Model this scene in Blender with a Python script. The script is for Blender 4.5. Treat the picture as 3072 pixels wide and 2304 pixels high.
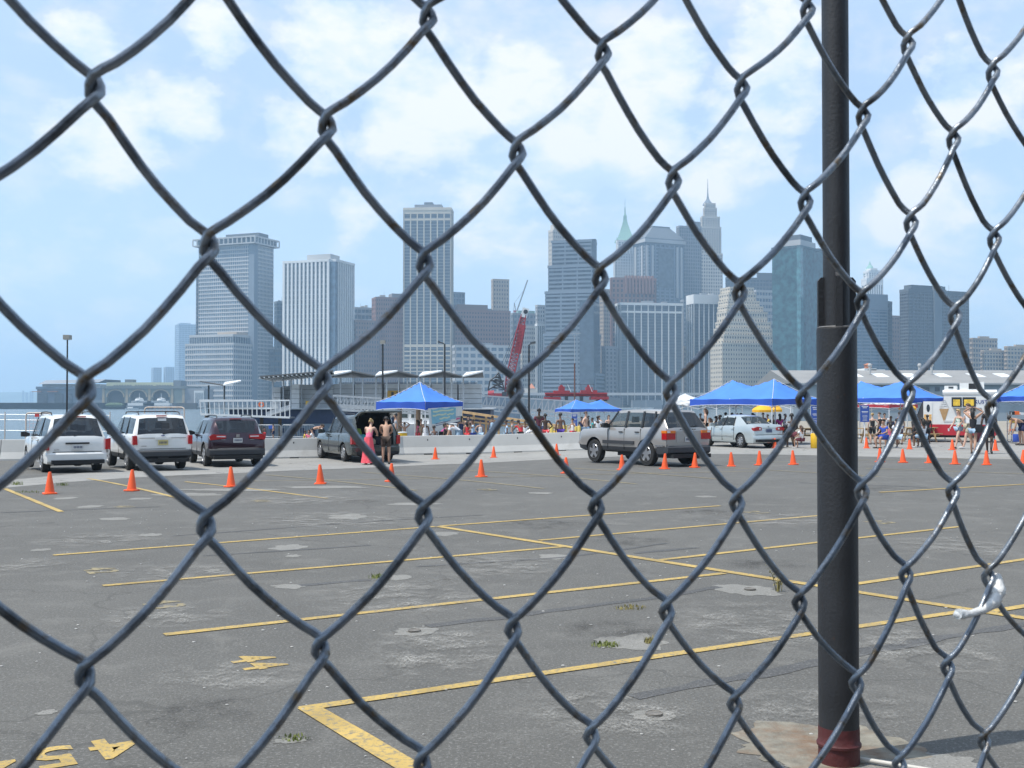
import bpy, bmesh, math, random
from mathutils import Vector, Matrix, noise
RAD = math.radians
rnd = random.Random(11)
sc = bpy.context.scene
for o in list(bpy.data.objects): bpy.data.objects.remove(o)
COL = sc.collection

# ---------------------------------------------------------------- camera
F, CX, CY, HOR, CAMZ = 3300.0, 1536.0, 1152.0, 1213.0, 1.9      # focal length and centre in photo pixels
PITCH = math.atan((HOR - CY) / F)
cd = bpy.data.cameras.new('camera'); cam = bpy.data.objects.new('camera', cd); COL.objects.link(cam)
cd.sensor_width = 36.0; cd.lens = 36.0 * F / 3072.0; cd.clip_start = 0.02; cd.clip_end = 30000
cam.location = (0, 0, CAMZ); cam.rotation_euler = (math.pi / 2 + PITCH, 0, 0)
cd.dof.use_dof = True; cd.dof.focus_distance = 42.0; cd.dof.aperture_fstop = 62.0
sc.camera = cam
sc.view_settings.view_transform = 'Standard'; sc.view_settings.look = 'None'
sc.view_settings.gamma = 1.0; sc.view_settings.use_curve_mapping = False
sc.view_settings.exposure = 0.45
sc.cycles.max_bounces = 8; sc.cycles.transparent_max_bounces = 16; sc.cycles.volume_bounces = 1
sc.cycles.caustics_reflective = False; sc.cycles.caustics_refractive = False

# ---------------------------------------------------------------- sun and sky
SUN_EL = RAD(64); SH_AZ = RAD(22)                    # shadows fall to +x and a little away
sd = bpy.data.lights.new('sun', 'SUN'); sun = bpy.data.objects.new('sun', sd); COL.objects.link(sun)
sd.energy = 3.6; sd.angle = RAD(0.53); sd.color = (1.0, 0.955, 0.88)
ldir = Vector((math.cos(SH_AZ) * math.cos(SUN_EL), math.sin(SH_AZ) * math.cos(SUN_EL), -math.sin(SUN_EL)))
sun.rotation_euler = ldir.to_track_quat('-Z', 'Y').to_euler(); sun.location = (-30, -12, 60)

def raydir(x, y):
    u = (x - CX) / F; v = (CY - y) / F; c = math.cos(PITCH); s = math.sin(PITCH)
    return Vector((u, c - v * s, s + v * c))

w = bpy.data.worlds.new('World'); sc.world = w; w.use_nodes = True
nt = w.node_tree; nt.nodes.clear()
def N(t, **kw):
    n = nt.nodes.new(t)
    for k, v in kw.items(): setattr(n, k, v)
    return n
out = N('ShaderNodeOutputWorld')
sky = N('ShaderNodeTexSky', sky_type='NISHITA'); sky.sun_disc = False
sky.sun_elevation = SUN_EL; sky.sun_rotation = math.atan2(-ldir.x, -ldir.y)
sky.air_density = 1.0; sky.dust_density = 1.2; sky.ozone_density = 3.0
bg1 = N('ShaderNodeBackground'); bg1.inputs[1].default_value = 0.15
nt.links.new(sky.outputs[0], bg1.inputs[0])
tc = N('ShaderNodeTexCoord')
mp = N('ShaderNodeMapping'); mp.inputs['Scale'].default_value = (1, 1, 1.7); nt.links.new(tc.outputs['Generated'], mp.inputs[0])
def math_n(op, a, b=None, c=None):
    m = N('ShaderNodeMath', operation=op)
    for i, q in enumerate((a, b, c)):
        if q is None: continue
        if isinstance(q, (int, float)): m.inputs[i].default_value = q
        else: nt.links.new(q, m.inputs[i])
    return m.outputs[0]
def sstep(x, a, b):
    m = N('ShaderNodeMapRange', interpolation_type='SMOOTHSTEP'); m.inputs[1].default_value = a; m.inputs[2].default_value = b
    nt.links.new(x, m.inputs[0]); return m.outputs[0]
nz = N('ShaderNodeTexNoise'); nz.inputs['Scale'].default_value = 3.4; nz.inputs['Detail'].default_value = 10; nz.inputs['Roughness'].default_value = 0.58; nz.inputs['Distortion'].default_value = 0.3
nt.links.new(mp.outputs[0], nz.inputs[0])
nz2 = N('ShaderNodeTexNoise'); nz2.inputs['Scale'].default_value = 16; nz2.inputs['Detail'].default_value = 8; nz2.inputs['Roughness'].default_value = 0.6
nt.links.new(mp.outputs[0], nz2.inputs[0])
# the big cumulus heads that stand over the skyline, as directions
acc = None
for (bx, by, br) in ((1010, 120, 240), (1030, 190, 360), (1190, 330, 420), (900, 420, 300), (2010, 190, 250), (1900, 420, 330), (2300, 330, 420), (2350, 120, 260),
                     (1700, 520, 260), (330, 420, 360), (640, 120, 200), (250, 150, 200), (560, 330, 240), (1480, 620, 300), (2900, 330, 330), (1560, 250, 190), (1060, 640, 200), (2120, 560, 170), (2750, 620, 260)):
    dn = raydir(bx, by).normalized()
    vm = N('ShaderNodeVectorMath', operation='DISTANCE'); nt.links.new(tc.outputs['Generated'], vm.inputs[0]); vm.inputs[1].default_value = dn
    b = math_n('SUBTRACT', 1.0, sstep(vm.outputs['Value'], 0.0, br / F))
    acc = b if acc is None else math_n('MAXIMUM', acc, b)
den = math_n('ADD', math_n('MULTIPLY', acc, 0.40), math_n('ADD', nz.outputs[0], math_n('MULTIPLY', math_n('SUBTRACT', nz2.outputs[0], 0.5), 0.55)))
mask = math_n('MINIMUM', math_n('ADD', math_n('MULTIPLY', sstep(den, 0.50, 0.92), 0.72), math_n('MULTIPLY', sstep(den, 0.63, 0.72), 0.34)), 0.95)
veil = math_n('ADD', math_n('MULTIPLY', sstep(nz.outputs[0], 0.30, 0.70), 0.30), 0.44)
mask = math_n('MAXIMUM', mask, veil)
bg2 = N('ShaderNodeBackground'); bg2.inputs[1].default_value = 0.82
cr = N('ShaderNodeValToRGB'); cr.color_ramp.elements[0].position = 0.50; cr.color_ramp.elements[0].color = (0.66, 0.82, 1.0, 1)
cr.color_ramp.elements[1].position = 0.98; cr.color_ramp.elements[1].color = (1.0, 0.995, 0.985, 1)
mpb = N('ShaderNodeMapping'); mpb.inputs['Scale'].default_value = (1, 1, 1.7); mpb.inputs['Location'].default_value = (-0.020, 0, 0.045); nt.links.new(tc.outputs['Generated'], mpb.inputs[0])
nzb = N('ShaderNodeTexNoise'); nzb.inputs['Scale'].default_value = 3.4; nzb.inputs['Detail'].default_value = 10; nzb.inputs['Roughness'].default_value = 0.58; nzb.inputs['Distortion'].default_value = 0.3; nt.links.new(mpb.outputs[0], nzb.inputs[0])
nz2b = N('ShaderNodeTexNoise'); nz2b.inputs['Scale'].default_value = 16; nz2b.inputs['Detail'].default_value = 8; nz2b.inputs['Roughness'].default_value = 0.6; nt.links.new(mpb.outputs[0], nz2b.inputs[0])
# billows are brighter on the side towards the sun
rel = math_n('ADD', math_n('MULTIPLY', math_n('SUBTRACT', nz.outputs[0], nzb.outputs[0]), 1.6), math_n('MULTIPLY', math_n('SUBTRACT', nz2.outputs[0], nz2b.outputs[0]), 0.9))
lit = math_n('ADD', den, rel)
nt.links.new(lit, cr.inputs[0]); nt.links.new(cr.outputs[0], bg2.inputs[0])
mx = N('ShaderNodeMixShader'); nt.links.new(mask, mx.inputs[0]); nt.links.new(bg1.outputs[0], mx.inputs[1]); nt.links.new(bg2.outputs[0], mx.inputs[2])
nt.links.new(mx.outputs[0], out.inputs[0])

# ---------------------------------------------------------------- where things stand
def sm(a, b, x):
    t = max(0.0, min(1.0, (x - a) / (b - a))); return t * t * (3 - 2 * t)
def gz(x, y):
    """height of the ground: the lot falls a little towards the water, the beach beyond lies lower"""
    z = -0.27 * sm(24, 40, y) * (1 - 0.65 * sm(-3, 4, x)) * (1 - 0.6 * sm(6, 12, x))
    z -= 0.38 * sm(58, 82, y) * (1 - sm(9, 13, x))
    return z
def P(x, y, D):
    d = raydir(x, y); k = D / d.y
    return Vector((d.x * k, D, CAMZ + d.z * k))
def G(x, y):
    d = raydir(x, y); k = -CAMZ / d.z
    for _ in range(40):
        p = Vector((0, 0, CAMZ)) + d * k
        k = k + 0.6 * ((gz(p.x, p.y) - CAMZ) / d.z - k)
    p = Vector((0, 0, CAMZ)) + d * k
    return p
def X(x, D): return (x - CX) / F * D
def Z(y, D): return P(CX, y, D).z

# ---------------------------------------------------------------- materials
MATS = {}
def mat(name, col, rough=0.6, metal=0.0, spec=0.5, var=0.0, vscale=3.0, bump=0.0, bscale=40.0, coat=0.0, trans=0.0, dirt=None, dscale=1.5, dlo=.55, dhi=.75, emit=None, alpha=None):
    if name in MATS: return MATS[name]
    m = bpy.data.materials.new(name); m.use_nodes = True; MATS[name] = m
    t = m.node_tree; b = t.nodes['Principled BSDF']
    b.inputs['Base Color'].default_value = (*col, 1); b.inputs['Roughness'].default_value = rough; b.inputs['Metallic'].default_value = metal
    b.inputs['Specular IOR Level'].default_value = spec; b.inputs['Coat Weight'].default_value = coat; b.inputs['Coat Roughness'].default_value = 0.05
    b.inputs['Transmission Weight'].default_value = trans
    if emit: b.inputs['Emission Color'].default_value = (*emit, 1); b.inputs['Emission Strength'].default_value = 1
    geo = None
    def pos():
        nonlocal geo
        if geo is None: geo = t.nodes.new('ShaderNodeTexCoord')
        return geo.outputs['Object']
    cur = None
    if var > 0:
        n = t.nodes.new('ShaderNodeTexNoise'); n.inputs['Scale'].default_value = vscale; n.inputs['Detail'].default_value = 6; t.links.new(pos(), n.inputs[0])
        r = t.nodes.new('ShaderNodeValToRGB'); r.color_ramp.elements[0].position = 0.3; r.color_ramp.elements[1].position = 0.7
        r.color_ramp.elements[0].color = tuple(c * (1 - var) for c in col) + (1,); r.color_ramp.elements[1].color = tuple(min(1, c * (1 + var)) for c in col) + (1,)
        t.links.new(n.outputs[0], r.inputs[0]); cur = r.outputs[0]
    if dirt:
        n = t.nodes.new('ShaderNodeTexNoise'); n.inputs['Scale'].default_value = dscale; n.inputs['Detail'].default_value = 9; n.inputs['Roughness'].default_value = .65; t.links.new(pos(), n.inputs[0])
        r = t.nodes.new('ShaderNodeMapRange'); r.inputs[1].default_value = dlo; r.inputs[2].default_value = dhi; t.links.new(n.outputs[0], r.inputs[0])
        mxn = t.nodes.new('ShaderNodeMix'); mxn.data_type = 'RGBA'; t.links.new(r.outputs[0], mxn.inputs[0])
        if cur: t.links.new(cur, mxn.inputs[6])
        else: mxn.inputs[6].default_value = (*col, 1)
        mxn.inputs[7].default_value = (*dirt, 1); cur = mxn.outputs[2]
    if cur: t.links.new(cur, b.inputs['Base Color'])
    if bump > 0:
        n = t.nodes.new('ShaderNodeTexNoise'); n.inputs['Scale'].default_value = bscale; n.inputs['Detail'].default_value = 5; t.links.new(pos(), n.inputs[0])
        bp = t.nodes.new('ShaderNodeBump'); bp.inputs['Strength'].default_value = bump; bp.inputs['Distance'].default_value = 0.02
        t.links.new(n.outputs[0], bp.inputs['Height']); t.links.new(bp.outputs[0], b.inputs['Normal'])
    return m
def glass_mat(name, tint, opac, rough=0.03):
    """a tinted pane: part dark film, part see-through, glossy on top"""
    if name in MATS: return MATS[name]
    m = bpy.data.materials.new(name); m.use_nodes = True; MATS[name] = m; t = m.node_tree; b = t.nodes['Principled BSDF']
    b.inputs['Base Color'].default_value = (*tint, 1); b.inputs['Roughness'].default_value = rough; b.inputs['Alpha'].default_value = opac
    b.inputs['Specular IOR Level'].default_value = 0.6
    tn = t.nodes.new('ShaderNodeTexNoise'); tn.inputs['Scale'].default_value = 2.0
    mr = t.nodes.new('ShaderNodeMapRange'); mr.inputs[3].default_value = rough * .7; mr.inputs[4].default_value = rough * 1.6
    t.links.new(tn.outputs[0], mr.inputs[0]); t.links.new(mr.outputs[0], b.inputs['Roughness'])
    return m

# ---------------------------------------------------------------- mesh building
class MB:
    def __init__(s): s.v = []; s.f = []; s.m = []
    def add(s, vs, fs, m=0):
        o = len(s.v); s.v += [tuple(q) for q in vs]
        for f in fs: s.f.append(tuple(i + o for i in f)); s.m.append(m)
        return s
    def quad(s, a, b, c, d, m=0): return s.add([a, b, c, d], [(0, 1, 2, 3)], m)
    def box(s, x0, x1, y0, y1, z0, z1, m=0):
        return s.add([(x0, y0, z0), (x1, y0, z0), (x1, y1, z0), (x0, y1, z0), (x0, y0, z1), (x1, y0, z1), (x1, y1, z1), (x0, y1, z1)],
                     [(0, 3, 2, 1), (4, 5, 6, 7), (0, 1, 5, 4), (1, 2, 6, 5), (2, 3, 7, 6), (3, 0, 4, 7)], m)
    def cbox(s, c, sx, sy, sz, m=0): return s.box(c[0] - sx / 2, c[0] + sx / 2, c[1] - sy / 2, c[1] + sy / 2, c[2] - sz / 2, c[2] + sz / 2, m)
    def obox(s, p0, p1, w, h, m=0, up=(0, 0, 1)):
        """a bar of section w x h from p0 to p1"""
        p0 = Vector(p0); p1 = Vector(p1); d = (p1 - p0).normalized(); u = Vector(up)
        if abs(d.dot(u)) > 0.95: u = Vector((0, 1, 0))
        r = d.cross(u).normalized(); u = r.cross(d).normalized(); r = r * (w / 2); u = u * (h / 2)
        vs = [p0 - r - u, p0 + r - u, p0 + r + u, p0 - r + u, p1 - r - u, p1 + r - u, p1 + r + u, p1 - r + u]
        return s.add(vs, [(0, 1, 2, 3), (7, 6, 5, 4), (0, 4, 5, 1), (1, 5, 6, 2), (2, 6, 7, 3), (3, 7, 4, 0)], m)
    def rings(s, rings, closed=True, cap=True, m=0):
        n = len(rings[0]); o = len(s.v)
        for r in rings: s.v += [tuple(q) for q in r]
        for i in range(len(rings) - 1):
            for j in range(n if closed else n - 1):
                a = o + i * n + j; b = o + i * n + (j + 1) % n
                s.f.append((a, b, b + n, a + n)); s.m.append(m)
        if cap and closed:
            s.f.append(tuple(o + j for j in reversed(range(n)))); s.m.append(m)
            s.f.append(tuple(o + (len(rings) - 1) * n + j for j in range(n))); s.m.append(m)
        return s
    def tube(s, path, r, n=8, m=0, cap=True):
        path = [Vector(p) for p in path]; rs = r if isinstance(r, (list, tuple)) else [r] * len(path)
        t = (path[1] - path[0]).normalized(); u = Vector((0, 0, 1)) if abs(t.z) < .9 else Vector((1, 0, 0))
        nrm = (u - t * u.dot(t)).normalized(); rg = []
        for i, p in enumerate(path):
            t = ((path[min(i + 1, len(path) - 1)] - path[max(i - 1, 0)])).normalized()
            nrm = (nrm - t * nrm.dot(t)).normalized(); bn = t.cross(nrm)
            rg.append([p + (nrm * math.cos(2 * math.pi * j / n) + bn * math.sin(2 * math.pi * j / n)) * rs[i] for j in range(n)])
        return s.rings(rg, True, cap, m)
    def cyl(s, p0, p1, r0, r1=None, n=12, m=0): return s.tube([p0, p1], [r0, r0 if r1 is None else r1], n, m)
    def lathe(s, prof, n=16, c=(0, 0, 0), m=0):
        return s.rings([[(c[0] + r * math.cos(2 * math.pi * j / n), c[1] + r * math.sin(2 * math.pi * j / n), c[2] + z) for j in range(n)] for r, z in prof], True, True, m)
    def prism(s, poly, z0, z1, m=0): return s.rings([[(x, y, z0) for x, y in poly], [(x, y, z1) for x, y in poly]], True, True, m)
    def extrude_y(s, poly, y0, y1, m=0):
        """poly is (x, z)"""
        return s.rings([[(x, y1, z) for x, z in poly], [(x, y0, z) for x, z in poly]], True, True, m)
    def sphere(s, c, r, n=10, k=7, m=0, sc=(1, 1, 1)):
        prof = [[(c[0] + r * sc[0] * math.sin(math.pi * i / k) * math.cos(2 * math.pi * j / n), c[1] + r * sc[1] * math.sin(math.pi * i / k) * math.sin(2 * math.pi * j / n), c[2] - r * sc[2] * math.cos(math.pi * i / k)) for j in range(n)] for i in range(1, k)]
        return s.rings(prof, True, True, m)
    def mesh(s, name, mats):
        me = bpy.data.meshes.new(name); me.from_pydata(s.v, [], s.f)
        for mm in (mats if isinstance(mats, (list, tuple)) else [mats]): me.materials.append(mm)
        if any(s.m): me.polygons.foreach_set('material_index', s.m)
        me.update(); return me
    def build(s, name, mats, parent=None, smooth=None, loc=None, kind=None):
        me = s.mesh(name, mats)
        bm = bmesh.new(); bm.from_mesh(me); bmesh.ops.recalc_face_normals(bm, faces=bm.faces); bm.to_mesh(me); bm.free()
        if smooth:
            me.polygons.foreach_set('use_smooth', [True] * len(me.polygons)); me.set_sharp_from_angle(angle=RAD(smooth))
        o = bpy.data.objects.new(name, me); COL.objects.link(o); o.parent = parent
        if loc is not None: o.location = loc
        if kind: o['kind'] = kind
        return o
def meshobj(name, me, parent=None, loc=None):
    o = bpy.data.objects.new(name, me); COL.objects.link(o); o.parent = parent
    if loc is not None: o.location = loc
    return o
def tag(o, label, cat, group=None):
    o['label'] = label; o['category'] = cat
    if group: o['group'] = group
    return o
def thing(name, label, cat, loc=(0, 0, 0), rz=0.0, group=None):
    o = bpy.data.objects.new(name, None); COL.objects.link(o); o.location = loc; o.rotation_euler = (0, 0, rz); o.empty_display_size = .2
    return tag(o, label, cat, group)
def struct(o): o['kind'] = 'structure'; return o
def copy_tree(o, parent=None):
    c = o.copy(); COL.objects.link(c); c.parent = parent
    for ch in list(o.children): copy_tree(ch, c)
    return c
# ================================================================ GROUND, MARKINGS, WATER
def nodes_of(name):
    m = bpy.data.materials.new(name); m.use_nodes = True; MATS[name] = m
    return m, m.node_tree, m.node_tree.nodes['Principled BSDF']
def ground_mat(name, base, spots, speck, rough, crack=False):
    m, t, b = nodes_of(name); L = t.links.new
    def n(tp, **k):
        q = t.nodes.new(tp)
        for a, v in k.items(): setattr(q, a, v)
        return q
    tc = n('ShaderNodeTexCoord')
    def noi(sc_, det=6, ro=.6, dist=0):
        q = n('ShaderNodeTexNoise'); q.inputs['Scale'].default_value = sc_; q.inputs['Detail'].default_value = det; q.inputs['Roughness'].default_value = ro; q.inputs['Distortion'].default_value = dist
        L(tc.outputs['Object'], q.inputs[0]); return q.outputs[0]
    def ramp(x, a, c0, d, c1):
        r = n('ShaderNodeValToRGB'); r.color_ramp.elements[0].position = a; r.color_ramp.elements[1].position = d
        r.color_ramp.elements[0].color = (*c0, 1); r.color_ramp.elements[1].color = (*c1, 1); L(x, r.inputs[0]); return r.outputs[0]
    def mix(f, a, c, typ='MIX'):
        q = n('ShaderNodeMix', data_type='RGBA', blend_type=typ)
        if isinstance(f, float): q.inputs[0].default_value = f
        else: L(f, q.inputs[0])
        for i, s_ in ((6, a), (7, c)):
            if isinstance(s_, tuple): q.inputs[i].default_value = (*s_, 1)
            else: L(s_, q.inputs[i])
        return q.outputs[2]
    def mr(x, a, b_, c=0., d=1.):
        q = n('ShaderNodeMapRange'); 
        for i, v in enumerate((a, b_, c, d)): q.inputs[i + 1].default_value = v
        L(x, q.inputs[0]); return q.outputs[0]
    cur = ramp(noi(0.35, 8), .3, tuple(c * .84 for c in base), .72, tuple(c * 1.14 for c in base))
    cur = mix(mr(noi(1.5, 10, .70, .6), .52, .72), cur, spots)                    # worn sandy areas
    cur = mix(mr(noi(0.9, 7, .6), .60, .78, 0, .55), cur, tuple(c * .62 for c in base))    # old stains
    cur = mix(mr(noi(42, 3, .75), .53, .66, 0, 1.), cur, speck)                    # aggregate
    cur = mix(mr(noi(60, 2, .7), .55, .66, 0, .7), cur, tuple(c * .5 for c in base))
    vo = n('ShaderNodeTexVoronoi'); vo.inputs['Scale'].default_value = 2.6; L(tc.outputs['Object'], vo.inputs[0])
    cur = mix(mr(vo.outputs['Distance'], .012, .022, .85, 0), cur, (.55, .55, .53))        # scattered pale pebbles
    if crack:
        v2 = n('ShaderNodeTexVoronoi', feature='DISTANCE_TO_EDGE'); v2.inputs['Scale'].default_value = .42 if base[0] > .2 else .21
        wn = n('ShaderNodeTexNoise'); wn.inputs['Scale'].default_value = 1.3; wn.inputs['Detail'].default_value = 6; L(tc.outputs['Object'], wn.inputs[0])
        av = n('ShaderNodeVectorMath', operation='MULTIPLY_ADD'); L(wn.outputs['Color'], av.inputs[0]); av.inputs[1].default_value = (1.1, 1.1, 0); L(tc.outputs['Object'], av.inputs[2])
        L(av.outputs[0], v2.inputs[0])
        cur = mix(mr(v2.outputs[0], .002, .008 if base[0] > .2 else .0035, .7 if base[0] > .2 else .28, 0), cur, tuple(c * .35 for c in base))
    L(cur, b.inputs['Base Color']); b.inputs['Roughness'].default_value = rough; b.inputs['Specular IOR Level'].default_value = .35
    bp = n('ShaderNodeBump'); bp.inputs['Strength'].default_value = .5; bp.inputs['Distance'].default_value = .012
    L(noi(70, 4, .7), bp.inputs['Height']); L(bp.outputs[0], b.inputs['Normal'])
    return m
ASPH = ground_mat('old asphalt', (.112, .109, .100), (.165, .160, .146), (.205, .20, .187), .9, True)
APRON = ground_mat('pale concrete', (.265, .258, .24), (.31, .30, .28), (.35, .345, .325), .92, True)
SAND = ground_mat('beach sand', (.28, .255, .21), (.33, .30, .25), (.36, .33, .28), .95)

def sheet(name, xs, ys, m, dz=0.0, keep=None):
    mb = MB(); idx = {}
    for j, y in enumerate(ys):
        for i, x in enumerate(xs): idx[i, j] = len(mb.v); mb.v.append((x, y, gz(x, y) + dz))
    for j in range(len(ys) - 1):
        for i in range(len(xs) - 1):
            if keep and not keep((xs[i] + xs[i + 1]) / 2, (ys[j] + ys[j + 1]) / 2): continue
            mb.f.append((idx[i, j], idx[i + 1, j], idx[i + 1, j + 1], idx[i, j + 1])); mb.m.append(0)
    return struct(mb.build(name, m, smooth=60))
fr = lambda a, b, s: [a + (b - a) * i / s for i in range(s + 1)]
def edge_y(x): return 55.0 if x < -15 else (88.0 if x < 1 else 128.0)
XS = [-220] + fr(-60, -16, 44) + fr(-15.5, 16, 63) + fr(17, 40, 23) + fr(60, 260, 5)
sheet('parking_lot', XS, [-160, -60] + fr(-20, 20, 10) + fr(22, 55, 66), ASPH)
sheet('beach_ground', XS, fr(55, 88, 66) + fr(92, 124, 8) + [128], SAND, 0, lambda x, y: y < edge_y(x))
# quay walls down to the water
qm = mat('quay concrete', (.30, .29, .27), .9, var=.2, dirt=(.10, .10, .09), dscale=.6, bump=.3, bscale=6)
mb = MB()
for (x0, y0, x1, y1) in ((-220, 55, -15, 55), (-15, 55, -15, 88), (-15, 88, 1, 88), (1, 88, 1, 128), (1, 128, 260, 128)):
    d = Vector((x1 - x0, y1 - y0, 0)).normalized(); nrm = Vector((-d.y, d.x, 0)) * .25
    a = Vector((x0, y0, 0)) + nrm; c = Vector((x1, y1, 0)) + nrm
    mb.obox((a.x, a.y, -2.3), (c.x, c.y, -2.3), .5, 3.2 if y0 < 60 and x1 < -10 else 3.2)
struct(mb.build('quay_wall', qm))

def strip(name, pts, width, m, dz, seg=1.0, kind=True, jag=0.0):
    """a painted or dark strip that follows the ground along pts (world xy)"""
    mb = MB(); path = []
    for a, b in zip(pts[:-1], pts[1:]):
        a = Vector(a); b = Vector(b); k = max(1, int((b - a).length / seg))
        for i in range(k): path.append(a + (b - a) * (i / k))
    path.append(Vector(pts[-1])); vs = []
    for i, p in enumerate(path):
        t = (path[min(i + 1, len(path) - 1)] - path[max(0, i - 1)]).normalized(); nn = Vector((-t.y, t.x)) * (width / 2)
        l = p + nn * (1 + rnd.uniform(-jag, jag)); r = p - nn * (1 + rnd.uniform(-jag, jag))
        vs += [(l.x, l.y, gz(l.x, l.y) + dz), (r.x, r.y, gz(r.x, r.y) + dz)]
    mb.add(vs, [(2 * i, 2 * i + 1, 2 * i + 3, 2 * i + 2) for i in range(len(path) - 1)])
    o = mb.build(name, m)
    return struct(o) if kind else o
def gp(x, y): q = G(x, y); return (q.x, q.y)

# concrete apron along the barrier, a sheet on top of the asphalt
AP = [gp(-260, 1478), gp(0, 1466), gp(200, 1447), gp(450, 1430), gp(900, 1411), gp(1300, 1394), gp(1750, 1374), gp(2150, 1362), gp(2600, 1370), gp(3072, 1379), gp(3500, 1385)]
mb = MB(); rows = 48
def apx(x):
    for a, b in zip(AP[:-1], AP[1:]):
        if a[0] <= x <= b[0]: return a[1] + (b[1] - a[1]) * (x - a[0]) / (b[0] - a[0])
    return AP[0][1] if x < AP[0][0] else AP[-1][1]
axs = fr(AP[0][0], 48, 200)
for x in axs:
    y0 = apx(x) + .12 * noise.noise((x * .8, 0, 3)); y1 = 54.6 if x < 4 else 58
    for j in range(rows + 1):
        y = y0 + (y1 - y0) * j / rows; mb.v.append((x, y, gz(x, y) + .004))
for i in range(len(axs) - 1):
    for j in range(rows):
        a = i * (rows + 1) + j; mb.f.append((a, a + rows + 1, a + rows + 2, a + 1)); mb.m.append(0)
struct(mb.build('concrete_apron', APRON, smooth=60))

# yellow paint
def worn_paint(name, col, lo, hi, under):
    m, t, b = nodes_of(name); L = t.links.new
    tc = t.nodes.new('ShaderNodeTexCoord'); n = t.nodes.new('ShaderNodeTexNoise'); n.inputs['Scale'].default_value = 26; n.inputs['Detail'].default_value = 9; n.inputs['Roughness'].default_value = .75; L(tc.outputs['Object'], n.inputs[0])
    mr = t.nodes.new('ShaderNodeMapRange'); mr.inputs[1].default_value = lo; mr.inputs[2].default_value = hi; L(n.outputs[0], mr.inputs[0])
    n2 = t.nodes.new('ShaderNodeTexNoise'); n2.inputs['Scale'].default_value = 1.6; n2.inputs['Detail'].default_value = 4; L(tc.outputs['Object'], n2.inputs[0])
    cr_ = t.nodes.new('ShaderNodeValToRGB'); cr_.color_ramp.elements[0].color = (*[c * .72 for c in col], 1); cr_.color_ramp.elements[1].color = (*[min(1, c * 1.15) for c in col], 1); cr_.color_ramp.elements[0].position = .3; cr_.color_ramp.elements[1].position = .7; L(n2.outputs[0], cr_.inputs[0])
    mx_ = t.nodes.new('ShaderNodeMix'); mx_.data_type = 'RGBA'; L(mr.outputs[0], mx_.inputs[0]); L(cr_.outputs[0], mx_.inputs[6]); mx_.inputs[7].default_value = (*under, 1)
    L(mx_.outputs[2], b.inputs['Base Color']); b.inputs['Roughness'].default_value = .8
    return m
YEL = worn_paint('worn yellow line paint', (.47, .325, .095), .49, .63, (.17, .16, .125))
YEL2 = worn_paint('faded yellow line paint', (.36, .285, .13), .42, .60, (.15, .145, .13))
s_ = 3072 / 2212
LNZ = [.0062]
def ln(a, b, wd=.105, m=None, jag=.08):
    LNZ[0] += .00012
    return strip('parking_line', [gp(a[0] * s_, a[1] * s_), gp(b[0] * s_, b[1] * s_)], wd, m or YEL, LNZ[0], .7, True, jag)
ln((115, 1200), (940, 1138)); ln((222, 1266), (1225, 1181)); ln((355, 1372), (1565, 1239)); ln((650, 1533), (2075, 1322))
ln((950, 1137), (1555, 1093)); ln((1165, 1168), (1772, 1114)); ln((1420, 1211), (2075, 1138)); ln((1775, 1273), (2330, 1192)); ln((2120, 1325), (2500, 1265))
ln((948, 1138), (2300, 1350), .13); ln((665, 1528), (905, 1672), .14)
ln((10, 1056), (132, 1106), .11); ln((190, 1034), (420, 1085), .11); ln((400, 1041), (706, 1077), .10); ln((575, 1026), (900, 1060), .10, YEL2); ln((780, 1020), (1175, 1056), .10, YEL2)
ln((1000, 1016), (1375, 1046), .10, YEL2); ln((1240, 1012), (1560, 1036), .10, YEL2); ln((1560, 1010), (1900, 1030), .10, YEL2); ln((1870, 1012), (2212, 1024), .10, YEL2)
ln((520, 1040), (1110, 1030), .10, YEL2); ln((1120, 1030), (1640, 1018), .10, YEL2); ln((1900, 1064), (2260, 1044), .11); ln((1620, 1000), (2300, 988), .10, YEL2)

FONT_CACHE = {}
def text_mesh(body, size=1.0, bold=0.0, ax='CENTER'):
    k = (body, size, bold, ax)
    if k in FONT_CACHE: return FONT_CACHE[k]
    cu = bpy.data.curves.new('lettering', 'FONT'); cu.body = body; cu.size = size; cu.align_x = ax; cu.align_y = 'CENTER'; cu.offset = bold; cu.resolution_u = 3; cu.space_character = 1.22 if body.isdigit() else 1.0
    o = bpy.data.objects.new('lettering', cu); COL.objects.link(o); bpy.context.view_layer.update()
    me = bpy.data.meshes.new_from_object(o.evaluated_get(bpy.context.evaluated_depsgraph_get())); bpy.data.objects.remove(o); bpy.data.curves.remove(cu)
    FONT_CACHE[k] = me; return me
def flat_text(name, body, size, m, parent, loc, rot, bold=0.0, ax='CENTER', sx=1.0):
    me = text_mesh(body, size, bold, ax).copy(); me.materials.clear(); me.materials.append(m)
    o = meshobj(name, me, parent, loc); o.rotation_euler = rot; o.scale = (sx, 1, 1); return o
def stall_number(body, px, py, ang, size, sy=1.0, m=YEL):
    q = G(px, py); me = text_mesh(body, size, .012).copy(); me.materials.clear(); me.materials.append(m)
    o = meshobj('stall_number', me, None, (q.x, q.y, gz(q.x, q.y) + (.0045 if q.y < 22 else .0095))); o.rotation_euler = (0, 0, ang); o.scale = (1, sy, 1); struct(o)
sv_ = Vector(gp(1565 * s_, 1239 * s_)) - Vector(gp(355 * s_, 1372 * s_)); spin = math.atan2(sv_.y, sv_.x)      # along the stall lines
stall_number('44', 765, 1988, spin - math.pi / 2, .42, 1.05); stall_number('43', 485, 1814, spin - math.pi / 2, .42, 1.1, YEL2); stall_number('42', 298, 1712, spin - math.pi / 2, .42, 1.1, YEL2)
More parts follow.
